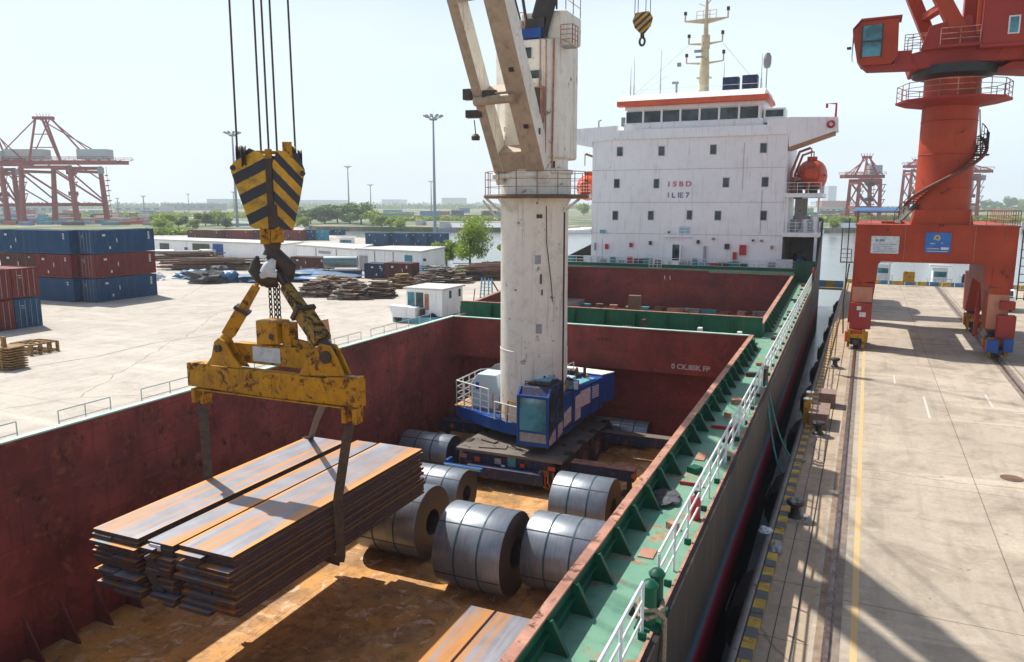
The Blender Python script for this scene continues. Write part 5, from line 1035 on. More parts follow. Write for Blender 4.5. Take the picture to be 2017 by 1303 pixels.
# tower
TX, TY = 4.95, F0+2.2
ptw = part('tower', MB().lathe([(2.0,9.5),(1.9,10.2),(1.86,14),(1.84,20.6)],(TX,TY,0),56).prism([(2.9,9.2),(7.0,9.2),(6.75,10.6),(3.15,10.6)],'y',F0+.3,F0+3.8), M_red, pc, smooth=True)
st = MB()
for i in range(30):
    a = R(196+i*6.6); z = 11.0+i*.17; r0, r1 = 1.88, 2.55
    st.add([(TX+r*cos(a+d_),TY+r*sin(a+d_),z+h_) for r in (r0,r1) for d_ in (0,.13) for h_ in (0,.06)], [(0,1,3,2),(4,6,7,5),(0,4,5,1),(2,3,7,6),(0,2,6,4),(1,5,7,3)])
stp = [(TX+2.55*cos(R(196+i*6.6)),TY+2.55*sin(R(196+i*6.6)),11.0+i*.17) for i in range(30)]
st.tube([(p[0],p[1],p[2]-.05) for p in stp],.13,6); st.tube([(TX+1.9*cos(R(196+i*6.6)),TY+1.9*sin(R(196+i*6.6)),11.0-.08+i*.17) for i in range(30)],.05,5)
part('spiral_stair', st, paint('stair_paint',(.2,.06,.04),(.12,.04,.03),rust=.4,scale=2,streak=0), ptw)
part('stair_rail', MB().tube([(p[0],p[1],p[2]+1) for p in stp[18:]],.03,5).tube([(p[0],p[1],p[2]+.5) for p in stp[18:]],.02,5).rail([stp[18],stp[22],stp[26],stp[29]],1.0,.025,.6,1), M_dark, ptw)
part('lower_stair', MB().beam((2.0,F0+.8,9.6),(3.4,F0+1.5,11.2),.7,.08).rail([(1.8,F0+.5,9.5),(3.0,F0+1.0,11.0)],1.0,.03,.5,3), M_dark, ptw)
part('side_cage', MB().rail([(TX+1.9,TY-.6,14.6),(TX+2.6,TY-.4,14.8),(TX+2.6,TY+.6,15)],1.3,.03,.5,4).box(TX+1.7,TX+2.7,TY-.6,TY+.6,14.5,14.6).tube([(TX+2.2,TY,14.6),(TX+1.9,TY,17.8)],.04), M_dark, ptw)
plt = part('tower_platform', MB().lathe([(1.8,18.0),(3.75,18.35),(3.8,18.5),(1.8,18.5)],(TX+.1,TY,0),10), M_redf, pc)
pts = [(TX+.1+3.7*cos(a),TY+3.7*sin(a),18.5) for a in np.linspace(0,2*pi,11)]
part('platform_rail', MB().rail(pts,1.15,.03,1.1,3), M_lip, plt)
part('slew_bearing', MB().lathe([(1.85,20.5),(2.7,20.7),(2.75,21.3),(1.8,21.35)],(TX,TY,0),40), paint('dark_bearing',(.035,.045,.05),(.02,.03,.035),rust=.4,scale=1), pc, smooth=True)
sd = part('slewing_deck', MB().prism([(TX-2.9,21.0),(TX-3.3,22.1),(TX-1,22.6),(TX+10,22.3),(TX+12,22.2),(TX+12,21.2),(TX+4,21.35),(TX,21.35)], 'y', TY-2.2, TY+2.4).prism([(TX+2.6,20.9),(TX+3.4,21.3),(TX+12,21.15),(TX+12,20.7),(TX+7,20.4)], 'y', TY-1.6, TY+1.8), M_redf, pc, bevel=.05)
for k in range(5): part('deck_gusset', MB().prism([(TX+2.2+k*1.6,21.4),(TX+2.5+k*1.6,21.4),(TX+3.0+k*1.6,22.1),(TX+2.7+k*1.6,22.1)], 'y', TY-2.35, TY-2.21), M_red, sd)
part('machinery_house', MB().box(TX+1.3,TX+12,TY-3.0,TY+3,22.32,30).box(TX+1.2,TX+12.1,TY-3.1,TY+3.1,22.1,22.319), M_redf, pc, bevel=.04)
part('house_window', MB().box(TX+2.85,TX+3.35,TY-3.06,TY-3.002,22.95,23.95), M_glassb, pc)
part('window_frame', MB().box(TX+2.76,TX+2.849,TY-3.09,TY-3.001,22.86,24.04).box(TX+3.351,TX+3.44,TY-3.09,TY-3.001,22.86,24.04).box(TX+2.85,TX+3.35,TY-3.09,TY-3.001,22.86,22.948999999999998).box(TX+2.85,TX+3.35,TY-3.09,TY-3.001,23.951,24.04), M_railw, pc)
part('guard_rail', MB().rail([(TX-1.2,TY-3.0,22.5),(TX+1.2,TY-3.0,22.5)],1.1,.035,1.0,3).rail([(TX-3.2,TY-2.2,22.2),(TX-1.0,TY-2.2,22.6)],1.0,.03,.9,2), M_lip, pc)
part('balcony', MB().box(TX-1.3,TX+1.3,TY-3.1,TY-2.2,22.3,22.5), M_redf, pc)
part('column_frame', MB().box(TX+.2,TX+1.1,TY-1.5,TY-.2,23.0,31).box(TX+.9,TX+1.15,TY-2.9,TY-2.6,23.0,30), M_red, pc, bevel=.05)
jb = part('jib', MB().taper((TX+.4,TY-1.9,22.7),(TX-4.6,TY-3.2,31.5),1.0,1.3,.8,1.0,up=(0,1,0)).taper((TX-1.2,TY+1.6,22.7),(TX-5.2,TY+.6,31.5),.9,1.2,.8,1.0,up=(0,1,0)).beam((TX-1.2,TY-2.2,25.2),(TX-2.2,TY+1.2,25.2),.6,.5).beam((TX-2.6,TY-2.6,27.8),(TX-3.4,TY+1.0,27.8),.6,.5).taper((TX+1.4,TY-1,25),(TX-.8,TY-1,31.5),.5,.5,.5,.5), M_red, pc, bevel=.05)
part('jib_foot', MB().prism([(TX-2.4,22.3),(TX+1.3,22.4),(TX+.6,24.4),(TX-.6,24.2),(TX-1.9,23.9)], 'y', TY-2.6, TY-2.25).tube([(TX-.4,TY-2.7,23.2),(TX-.4,TY+2,23.2)],.35,14), M_redf, jb, bevel=.04)
part('jib_ladder', MB().rail([(TX-3.4,TY-2.2,22.3),(TX-1.4,TY-2.3,22.3)],1.2,.03,.5,6), M_lip, jb)
cb = part('cab', MB().prism([(TX-6.2,21.5),(TX-6.5,22.0),(TX-6.9,24.0),(TX-6.3,24.6),(TX-3.9,24.65),(TX-3.8,22.0),(TX-4.2,21.5)], 'y', TY-2.7, TY-.9), M_red, pc, bevel=.05)
part('cab_bracket', MB().prism([(TX-5.8,21.2),(TX-6.1,21.48),(TX-2.6,21.48),(TX-2.6,21.1)], 'y', TY-2.5, TY-1.0).box(TX-4.0,TX-2.9,TY-2.4,TY-1.2,21.4,22.4), M_redf, cb)
part('cab_window', MB().prism([(TX-6.15,22.1),(TX-6.2,24.25),(TX-4.95,24.3),(TX-4.95,22.1)], 'y', TY-2.76, TY-2.705).prism([(TY-2.6,22.1),(TY-2.6,24.2),(TY-1.0,24.2),(TY-1.0,22.1)], 'x', TX-6.86, TX-6.8), M_glassb, cb)
part('window_bar', MB().box(TX-6.2,TX-4.95,TY-2.8,TY-2.765,23.1,23.22).box(TX-6.28,TX-6.18,TY-2.8,TY-2.7,22.0,24.3).box(TX-4.94,TX-4.86,TY-2.8,TY-2.7,22.0,24.3), M_dark, cb)
part('cab_roof', MB().prism([(TX-6.9,24.1),(TX-6.3,24.62),(TX-3.7,24.67),(TX-3.7,24.8),(TX-6.35,24.77)], 'y', TY-2.8, TY-.8), M_redf, cb)
part('cab_mirror', MB().box(TX-7.2,TX-6.9,TY-2.9,TY-2.6,22.7,22.85), M_blk, cb)

for ch in pc.children:
    if ch.type == 'MESH' and min(v.co.z for v in ch.data.vertices) > 20.2: ch.location.z -= .5

for z in (12.2,14.6,17.0): part('weld_ring', MB().lathe([(1.85,z-.03),(1.9,z),(1.85,z+.03)],(TX,TY,0),56), M_red, ptw, smooth=True)
for x in (2.6,7.1): part('frame_seam', MB().box(x,x+.03,F0-.012,F0-.001,6.75,9.48), M_lip, gt)
part('frame_flange', MB().box(PX0-.06,PX1+.06,F0-.06,F0-.001,9.38,9.5), M_red, gt); part('frame_flange', MB().box(1.1,7.8,F0-.06,F0-.001,6.73,6.82), M_red, gt)
for x in (-.55,.8,8.45,9.5): part('leg_flange', MB().box(x-.04,x+.04,F0-.05,F0-.001,4.9,6.7), M_red, gt)
# ================= CONTAINERS
def cmat(name, c):
    return paint(name, c, tuple(x*.75 for x in c), rust=.37, rcol=(.3,.15,.08), scale=.5, rough=.55, streak=.35, dirt=tuple(min(1,x*.6+.01) for x in c), dirtamt=.4, rscale=1.6)
M_cb = cmat('container_blue', (.002,.065,.165)); M_cr = cmat('container_red', (.17,.022,.02)); M_cbr = cmat('container_brown', (.09,.03,.027)); M_cw = cmat('container_white', (.6,.62,.62)); M_cc = cmat('container_cyan', (.02,.3,.42))
def corr_wall(mb, a, b_, z0, z1, pitch=.3, d=.05):
    """corrugated sheet from a to b (plan), ribs proud of the plane on the outer side"""
    a, b_ = Vector((a[0],a[1],0)), Vector((b_[0],b_[1],0)); L_ = (b_-a).length; t = (b_-a)/L_; nrm = Vector((t.y,-t.x,0))
    n_ = max(2, int(L_/pitch)); ps = []
    for i in range(n_):
        s = L_*i/n_; w = L_/n_
        for f, o in ((.0,0),(.32,0),(.5,-d),(.82,-d)): ps.append(a+t*(s+f*w)+nrm*o)
    ps.append(b_)
    vs = [(p.x,p.y,z) for p in ps for z in (z0,z1)]; fs = [(2*i,2*i+2,2*i+3,2*i+1) for i in range(len(ps)-1)]
    mb.add(vs, fs)
def container(lab, x, y, z, ln, rz, mat, group='stacked containers', doors=True, marks=2, w=2.44, hgt=2.66, name='shipping_container'):
    """corner frame origin at the near-left corner; length along local x"""
    t = thing(name, lab, 'container', (0,0,0), group)
    mb = MB(); corr_wall(mb,(.12,0.03),(ln-.12,.03),.14,hgt-.12); corr_wall(mb,(ln-.12,w-.03),(.12,w-.03),.14,hgt-.12); corr_wall(mb,(ln-.03,.12),(ln-.03,w-.12),.14,hgt-.12)
    mb.box(.1,ln-.1,.1,w-.1,.1,hgt-.08)
    part('body', mb, mat, t)
    fr = MB()
    for xx in (0,ln-.14):
        for yy in (0,w-.14): fr.box(xx,xx+.14,yy,yy+.14,.0,hgt)
    for yy in (.01,w-.11): fr.box(.14,ln-.14,yy,yy+.1,.02,.16).box(.14,ln-.14,yy,yy+.1,hgt-.12,hgt-.02)
    for xx in (.01,ln-.11): fr.box(xx,xx+.1,.14,w-.14,.02,.16).box(xx,xx+.1,.14,w-.14,hgt-.12,hgt-.02)
    part('frame', fr, mat, t)
    if doors:
        dr = part('door', MB().box(.0,.06,.16,w/2-.02,.17,hgt-.13), mat, t)
        part('lock_rod', MB().tube([(-.03,.45,.15),(-.03,.45,hgt-.15)],.022,6).tube([(-.03,.95,.15),(-.03,.95,hgt-.15)],.022,6), M_grayp, dr)
        dr = part('door', MB().box(.0,.06,w/2+.02,w-.16,.17,hgt-.13), mat, t)
        part('lock_rod', MB().tube([(-.03,w-.45,.15),(-.03,w-.45,hgt-.15)],.022,6).tube([(-.03,w-.95,.15),(-.03,w-.95,hgt-.15)],.022,6).box(-.02,-.001,w-.9,w-.55,hgt-.7,hgt-.6).box(-.02,-.001,w-.9,w-.6,hgt-.9,hgt-.82), M_grayp, dr)
    if marks:
        mk = MB()
        for i in range(marks): mk.box(ln-.95,ln-.7,-.04,-.025,hgt-.5-i*.24,hgt-.34-i*.24)
        mk.box(1.2,1.6,-.04,-.025,hgt-.7,hgt-.45).box(2.0,2.2,-.04,-.025,.5,.8).box(3.0,3.1,-.04,-.025,1.2,1.7)
        part('marking', mk, M_cloth, t)
    t.location = (x,y,z); t.rotation_euler = (0,0,rz); return t
Hc = 2.73
# stack A: long row facing the camera and, to its right, boxes turned end-on
xa, ya = -91.6, 58.3
container('blue container on top of the left stack, seen side-on', xa, ya, 2*Hc, 11.6, .04, M_cb, marks=3)
container('brown short container in the middle row of the left stack', xa, ya, Hc, 5.75, .04, M_cbr, marks=1)
container('dark maroon short container in the middle row of the left stack', xa+5.8, ya+.23, Hc, 5.75, .04, M_cr)
container('blue container at the foot of the left stack, with a faded orange panel', xa+.0, ya, 0, 11.6, .04, M_cb, marks=2)
P = Vector((-77.35,59.7,0))
pn = single('container_panel', MB().box(-84.2,-82.3,58.50,58.55,1.5,2.3), paint('faded_panel',(.35,.2,.2),(.05,.2,.42),rust=.3,scale=2), 'faded orange and blue painted panel on the lowest blue container', 'panel', (-84,58.5,1.5))
bpy.data.objects.remove(pn)
for i, (mt, lab) in enumerate([(M_cb,'blue container turned end-on at the foot of the stack by the yard'),(M_cr,'red container turned end-on, middle of the right-hand stack'),(M_cb,'blue container turned end-on, topmost of the right-hand stack')]):
    container(lab, -79.85+.02, 59.5+.0, i*Hc, 8.3, pi/2, mt, marks=4).location = (-77.4, 59.6+.05*i, i*Hc)
# the frame starts at the door end; rotate so that the doors face the camera side
# stack B at the left frame edge, ends facing right
for i, (yy, zz, mt, lab) in enumerate([(46.2,0,M_cb,'blue container at the left edge, on the ground below a red one'),(46.2,Hc,M_cr,'red container at the left edge, on top of the blue one'),(43.7,0,M_cr,'red container at the left picture edge, on the ground'),(43.7,Hc,M_cr,'red container at the left picture edge, on top of another red one')]):
    container(lab, -67.5, yy, zz, 12.1, pi, mt)
p = at(14,512); container('brown container behind the left stacks, cut by the picture edge', p.x-8, p.y, 0, 8, .1, M_cbr); container('pale container behind the left stacks, on top of the brown one', p.x-8, p.y, Hc, 8, .1, M_cw)
# far rows
def row(specs, y_px, group):
    for (px, ln, mt, lab, zz) in specs:
        p = at(px, y_px); container(lab, p.x, p.y, zz, ln, .06, mt, group, w=2.44, hgt=3.2)
row([(370,12,M_cbr,'first maroon container in the far row, blue mark at its left end',0),(432,11,M_cr,'second maroon container in the far row',0),(497,6,M_cbr,'short brown container in the far row behind the hook',0),(552,8,M_cr,'red container right of the hook in the far row',0),(600,3.5,M_cb,'small blue container in the far row next to the light blue one',0),(618,4,M_cc,'light blue small container at the right end of the far row',0)], 473, 'far container row')
for k, (px, ln, mt) in enumerate([(720,7,M_cb),(762,7,M_cb),(805,5.5,M_cb),(838,5.5,M_cb)]):
    p = at(px, 484+k*.3); container('blue container in the far riverside row, %s from the left' % ['first','second','third','fourth'][k], p.x, p.y, 0, ln, -.0, mt, 'riverside blue containers', w=3, hgt=3.5)
for px, lab in ((635,'small blue tank truck box left of the riverside containers'),(655,'small blue box at the riverside beside the white launch')):
    p = at(px,470); container(lab, p.x, p.y, 1.2, 3.4, 0, M_cb, 'riverside blue containers', hgt=1.8)
for px, py, ln, hgt_, mt, lab in [(718,548,3.6,2.3,M_navy,'dark slatted container in the scrap yard, left one'),(757,550,4.6,2.5,M_cbr,'dark brown and black container in the scrap yard'),(573,533,7,2.4,M_cbr,'rusty brown container behind the steel pipe')]:
    p = at(px,py); container(lab, p.x, p.y, 0, ln, .05, mt, 'scrap yard containers', hgt=hgt_)
# ---- white sheds
def shed(lab, pts, z, roofc, extras):
    c0 = sum((Vector((x,y,0)) for x,y in pts), Vector())/len(pts)
    t = thing('white_shed', lab, 'shed', (pts[0][0],pts[0][1],0), 'white sheds on the yard')
    part('wall', MB().prism(pts, 'z', 0, z), M_white, t)
    sc = [(c0.x+(x-c0.x)*1.03, c0.y+(y-c0.y)*1.06) for x,y in pts]
    part('roof', MB().prism(sc, 'z', z+.003, z+.28), roofc, t)
    a, b_ = Vector((*pts[0],0)), Vector((*pts[1],0)); u = (b_-a).normalized(); nn = Vector((u.y,-u.x,0)); rz = atan2(u.y,u.x)
    for nm, s, w, zz0, zz1, mt in extras:
        part(nm, MB().obox(a+u*s+nn*.05+Vector((0,0,(zz0+zz1)/2)), (w,.12,zz1-zz0), rz), mt, t)
    return t
M_roofw = paint('pale_roof',(.62,.6,.56),(.5,.5,.48),rust=.35,scale=.3,streak=0)
a, b_ = at(290,498), at(560,512)
shed('long low white shed with dark door openings behind the scrap', [(a.x,a.y),(b_.x,b_.y),(b_.x-3,b_.y+9),(a.x-3,a.y+9)], 3.0, M_roofw, [('door',6.5,3.2,0.2,2.4,M_glass),('door',19,5.5,0,2.6,plain('olive_door',(.09,.1,.05),.8)),('blue_panel',24.5,3.2,.3,2.7,M_blue),('window',14,1,.9,1.7,M_glass)])
a, b_, c_ = at(586,514), at(706,526), at(716,516)
shed('white cabin row left of the bigger white cabin', [(a.x,a.y),(b_.x,b_.y),(c_.x,c_.y+3),(a.x-2,a.y+8)], 3.0, M_roofw, [('window',10,4,1.9,2.4,M_grayp),('wall_seam',7,.15,0,2.9,M_grayp),('wall_seam',14,.15,0,2.9,M_grayp)])
a, b_, c_ = at(704,533), at(831,541), at(876,528)
shed('large white cabin with a small blue window near the tree', [(a.x,a.y),(b_.x,b_.y),(c_.x,c_.y),(a.x+1,a.y+9)], 3.5, M_roofw, [('window',11.2,1.5,2.0,3.0,M_teal),('door',1.5,1.8,0,2.6,M_grayp),('wall_seam',4,.12,0,3.4,M_grayp),('wall_seam',8,.12,0,3.4,M_grayp),('vent',14.5,.5,2.2,2.6,M_dark)])
# ---- pipes, tanks, scrap
def pipe(lab, p0, p1, r, mt, z=None):
    a, b_ = Vector(p0), Vector(p1); z = r if z is None else z; a.z = b_.z = z
    return single('steel_pipe', MB().tube([a,b_],r,20), mt, lab, 'pipe', tuple(a), 'pipes in the scrap yard', smooth=True)
for (x0,x1,yb,r,mt,lab,z) in [(300,345,505,.75,M_hoarse,'grey blue pipe section at the left of the scrap yard',None),(345,395,506,.75,M_navy,'dark blue pipe section with black cap',None),(395,428,505,.8,M_cw,'white pipe section beside the dark door',None),(300,420,511,.5,M_dark,'thin dark pipe lying in front of the pipe sections',None),(640,705,540,.95,plain('pipe_greenish',(.2,.27,.28),.35,.5),'big glossy grey green pipe in the scrap yard',2.0),(650,712,547,.7,M_navy,'dark tank below the big grey green pipe',None)]:
    pipe(lab, at(x0,yb), at(x1,yb), r, mt, z)
rs = random.Random(21)
def scrap(lab, px0, px1, py, dep, hgt_, mats, nn, long=0, name='scrap_pile', cat='scrap pile'):
    """a heap of flat offcuts: one pile = one thing"""
    a, b_ = at(px0,py), at(px1,py); mid = (a+b_)/2; L_ = (b_-a).length; u = (b_-a).normalized(); nv = Vector((-u.y,u.x,0)); rz0 = atan2(u.y,u.x)
    t = thing(name, lab, cat, (mid.x,mid.y,0), 'scrap piles on the yard')
    for mi, mt in enumerate(mats):
        mb = MB()
        for k in range(nn//len(mats)):
            s = rs.uniform(-.5,.5); d_ = rs.uniform(0,1)*dep; env = (1-abs(2*s)**3)*(.35+.65*min(1,d_/dep*1.6)) if not long else 1-abs(2*s)**8*.3
            z = rs.uniform(.04,1)*hgt_*env
            c3 = mid+u*s*L_+nv*d_+Vector((0,0,z))
            if long: sz = (L_*rs.uniform(.3,.9),rs.uniform(.2,.6),rs.uniform(.08,.2)); c3 = mid+u*rs.uniform(-.2,.2)*L_+nv*d_+Vector((0,0,z)); mb.obox(c3,sz,rz0+rs.uniform(-.06,.06),0,rs.uniform(-.01,.01))
            else: mb.obox(c3,(rs.uniform(.5,1.9),rs.uniform(.3,1.1),rs.uniform(.03,.14)),rz0+rs.uniform(-.3,.3),rs.uniform(-.06,.06),rs.uniform(-.06,.06))
        part('scrap_pieces', mb, mt, t)
    return t
scrap('long brown steel beams piled left of the hook behind the blue tarpaulins', 312,500,532,5,2.0,[M_rubble,plain('brown_beam',(.13,.06,.04),.8,.2,(.25,.12,.07),scale=1),M_dark],90,1,'steel_beam_pile','beam pile')
scrap('dark low steel pile behind the long brown beams', 305,420,520,4,2.2,[M_dark,M_rubble],90,1,'steel_beam_pile','beam pile')
scrap('bundle of cut scrap plates right of the hook, left half', 588,655,585,3.2,1.9,[M_rubble,M_scrapg,M_dark],420)
scrap('bundle of cut scrap plates right of the hook, middle', 655,722,590,3.4,1.8,[M_dark,M_scrapg,M_rubble],420)
scrap('bundle of cut scrap plates right of the hook, right end', 720,762,588,3.4,2.0,[M_rubble,M_dark],260)
scrap('low brown scrap heap behind the cut plate bundles', 600,700,567,4,1.5,[M_scrapg,M_rubble,M_tan],200)
scrap('yellowish wooden scrap stack in front of the dark container', 760,815,568,2.6,1.7,[plain('ochre_scrap',(.33,.21,.06),.8,0,(.12,.08,.03),scale=2),M_rubble],190)
scrap('dark scrap band stretching right towards the ship, near part', 812,925,558,5,1.8,[M_dark,M_rubble,M_scrapg],380)
scrap('long reddish brown bar heap beside the ship, behind the crane tower', 905,1075,552,9,2.2,[M_rubble,plain('red_brown_bars',(.2,.09,.06),.8,.2,(.08,.05,.04),scale=1.2)],150,1,'steel_bar_pile','bar pile')
scrap('blue and dark scrap stack left of the reddish bar heap', 915,950,553,2.5,1.6,[M_navy,M_rubble],120)
scrap('blue grey scrap behind the right end of the white cabin', 808,905,545,4,1.6,[M_navy,M_scrapg,M_cyan],160)
scrap('grey rubble heap between the hook and the steel pipe', 560,640,548,5,1.2,[M_scrapg,M_rubble],160)
for (px,py,r,mt,lab,sd_,sq) in [(408,556,2.3,M_tarpk,'heap of black netting left of the hook',1,(1.3,1,.55)),(432,545,1.7,M_tarpk,'smaller dark net heap behind the black one',4,(1,1,.8)),(450,555,1.7,M_tarpb,'bright blue tarpaulin heap left of the hook',2,(1,1,.75)),(385,548,2.0,M_tarpb,'dull blue tarpaulin heap left of the netting',6,(1.6,1,.5)),(486,553,2.4,M_tarpb,'flat blue tarpaulin stretched towards the hook',7,(2,1,.25)),(600,550,4.0,M_tarpb,'wide low blue tarpaulin right of the hook',9,(1.8,1,.2)),(312,551,1.3,M_cloth,'small white and blue bundle beside the container stack',12,(1,.8,.6))]:
    p = at(px,py); blob('tarpaulin_heap' if mt is not M_tarpk else 'net_heap', lab, 'tarpaulin' if mt is not M_tarpk else 'net', (p.x,p.y,r*.15), r, mt, 'covered heaps on the yard', seed=sd_, sq=sq, amp=.6)
# pallets and frames at the left
M_fr = paint('rusty_yellow_frame',(.34,.2,.05),(.22,.12,.05),rust=.45,rcol=(.12,.06,.03),scale=2,streak=0)
def frame_rack(lab, p0, p1, dep, hgt_, nleg=3):
    a, b_ = Vector(p0), Vector(p1); u = (b_-a).normalized(); nv = Vector((-u.y,u.x,0)); L_ = (b_-a).length
    t = thing('lattice_rack', lab, 'frame', tuple(a), 'rusty frames on the yard'); fr = MB()
    for z in (.12,hgt_):
        for o in (0,dep): fr.beam(a+nv*o+Vector((0,0,z)), b_+nv*o+Vector((0,0,z)),.12,.12)
    for i in range(nleg+1): q_ = a+u*L_*i/nleg; fr.beam(q_+Vector((0,0,hgt_)),q_+nv*dep+Vector((0,0,hgt_)),.1,.1); fr.beam(q_+Vector((0,0,.12)),q_+nv*dep+Vector((0,0,.12)),.1,.1)
    part('rail_frame', fr, M_fr, t)
    for i in range(nleg+1):
        for o in (0,dep): q_ = a+u*L_*i/nleg+nv*o; part('leg', MB().box(q_.x-.09,q_.x+.09,q_.y-.09,q_.y+.09,0,hgt_), M_fr, t)
    return t
frame_rack('low rusty yellow steel frame lying on the yard at the left', at(62,700), at(114,690), 1.9, .75)
frame_rack('low rusty frame behind the stack at the left edge', at(22,694), at(60,698), 1.6, .7, 2)
p = at(2,728)
t = thing('pallet_stack', 'stack of rusty yellow pallets at the left picture edge', 'pallet stack', (p.x-1,p.y,0))
for i in range(9): part('pallet', MB().obox((p.x-.1,p.y+.6,.12+i*.17),(1.9,1.4,.09),.1+.05*(i%3)).obox((p.x+.3,p.y+.5,.04+i*.17),(.15,1.3,.1),.1).obox((p.x-.6,p.y+.5,.04+i*.17),(.15,1.3,.1),.1), M_fr, t)
part('post', MB().box(p.x-.2,p.x+.1,p.y+.3,p.y+.5,1.5,2.2), M_fr, t)
# ---- things at the ship's port side
a = at(806,632)
t = thing('crane_cabin', 'white boxy cabin with blue windows beside the port side of the ship', 'cabin', (a.x,a.y,0)); x, y = a.x, a.y
cbn = part('cabin_box', MB().box(x-.3,x+3.6,y,y+4.2,.6,3.1), M_white, t, bevel=.04)
part('roof', MB().box(x-.5,x+3.8,y-.2,y+4.4,3.103,3.25), M_roofw, cbn)
part('window', MB().box(x-.1,x+.65,y-.04,y-.003,1.4,2.8), M_glassb, cbn); part('window', MB().box(x+.8,x+1.6,y-.04,y-.003,1.4,2.8), M_glass, cbn); part('door', MB().box(x+1.75,x+2.2,y-.04,y-.003,1.2,2.7), M_lip, cbn)
part('window', MB().box(x+3.603,x+3.64,y+1.4,y+1.8,2.2,2.9).box(x+3.603,x+3.64,y+3.3,y+3.7,2.2,2.9), M_glass, cbn)
part('apron', MB().prism([(x-1.5,1.6),(x+1.4,1.5),(x+1.4,.5),(x-1.0,.5)],'y',y-1.2,y-.25), M_white, t); part('chassis', MB().box(x-1.2,x+3.4,y-1.0,y+4,.02,.58), M_cyan, t)
for wx, wy in ((x-.6,y-.9),(x+2.6,y-.1),(x+2.6,y+3.4)): part('wheel', MB().lathe([(0,-.14),(.42,-.14),(.46,-.08),(.46,.08),(.42,.14),(0,.14)],(wx,wy,.46),20,'y'), M_rub, t, smooth=True)
part('step', MB().box(x+1.6,x+1.8,y-.6,y-.05,.4,1.3).box(x+2.0,x+2.4,y-.9,y-.2,.2,.5), M_dark, t)
a = at(945,597)
t = thing('blue_ladder_frame', 'light blue ladder frame standing beyond the port rail of the ship', 'ladder', (a.x,a.y,0)); x, y = a.x, a.y
lf = MB()
for dx in (0,.5,1.1,1.6): lf.beam((x+dx,y,0),(x+dx*.75+.3,y,2.9),.12,.12)
for k in range(7): lf.box(x+.1,x+1.6,y-.05,y+.05,.3+k*.38,.36+k*.38)
part('ladder', lf, M_cyan, t); part('brace', MB().tube([(x+1.6,y,2.5),(x+2.6,y,1.0),(x+3.4,y,.9),(x+4,y,.4)],.08).tube([(x-.6,y,1.6),(x-.8,y,.0)],.06), M_dark, t)
a, b_ = at(606,694), at(652,690)
single('steel_sheet', MB().beam((a.x,a.y,1.15),(b_.x,b_.y,1.35),.06,2.2), paint('orange_brown_sheet',(.5,.24,.13),(.4,.18,.1),rust=.35,scale=.6,streak=0), 'orange brown steel sheet standing upright behind the lifting beam', 'steel sheet', (a.x,a.y,0))
a = at(598,706)
t = thing('tubular_stand', 'small white tubular frame in front of the orange brown sheet', 'frame', (a.x,a.y,0))
part('tube_frame', MB().rail([(a.x,a.y,0),(a.x+1.5,a.y+.3,0),(a.x+1.7,a.y+1.0,0)],1.0,.05,.5,3), M_railw, t); part('base', MB().box(a.x-.2,a.x+1.8,a.y,a.y+1,0,.12), M_grayp, t)
# ---- light masts
def light_mast(lab, px, py_base, py_top, r=.5, ring=9):
    g = at(px,py_base,-.6 if py_base < 430 else 0); T = atY(px,py_top,g.y); z0_ = g.z; k = (Vector((g.x,g.y,0)).length/1500)
    t = thing('light_mast', lab, 'light mast', tuple(g), 'high light masts'); hgt_ = T.z-z0_; r = k*r; rg_ = k*ring; r *= .85
    part('pole', MB().lathe([(r*1.7,0),(r*.8,hgt_)],tuple(g),12), M_hoarse, t, smooth=True)
    hd = part('lamp_ring', MB().lathe([(rg_*.45,-.35*rg_),(rg_*.5,-.2*rg_),(rg_*.3,.0),(0,.0)],(g.x,g.y,z0_+hgt_),14), M_grayp, t)
    for i in range(10):
        a = 2*pi*i/10; part('floodlight', MB().obox((g.x+rg_*cos(a),g.y+rg_*sin(a),z0_+hgt_+rg_*.08),(rg_*.42,rg_*.3,rg_*.16),a,0,-.45).tube([(g.x+rg_*.4*cos(a),g.y+rg_*.4*sin(a),z0_+hgt_-rg_*.15),(g.x+rg_*.9*cos(a),g.y+rg_*.9*sin(a),z0_+hgt_)],rg_*.05,4), M_grayp, hd)
    part('spike', MB().tube([(g.x,g.y,z0_+hgt_),(g.x,g.y,z0_+hgt_*1.06)],.03*r*3,4), M_grayp, t)
light_mast('tall light mast left of the striped hook block',468,447,262,2.0,13); light_mast('tall light mast between the hook block and the crane tower',857,457,230,2.3,16)
light_mast('distant light mast halfway between the two tall ones',688,424,328,1.2,6); light_mast('small far light mast right of the distant one',731,420,364,1.0,5)
light_mast('small far light mast just left of the tall one beside the tower',850,424,357,1.0,4.5); light_mast('tiny far light mast right behind the hook block mast',462,424,378,.9,4); light_mast('tiny far light mast above the left warehouse',373,424,382,.6,3); light_mast('tiny far mast beside the container cranes',285,425,386,1.0,4)
light_mast('tiny far mast by the left shore', 234,428,390,.9,3)
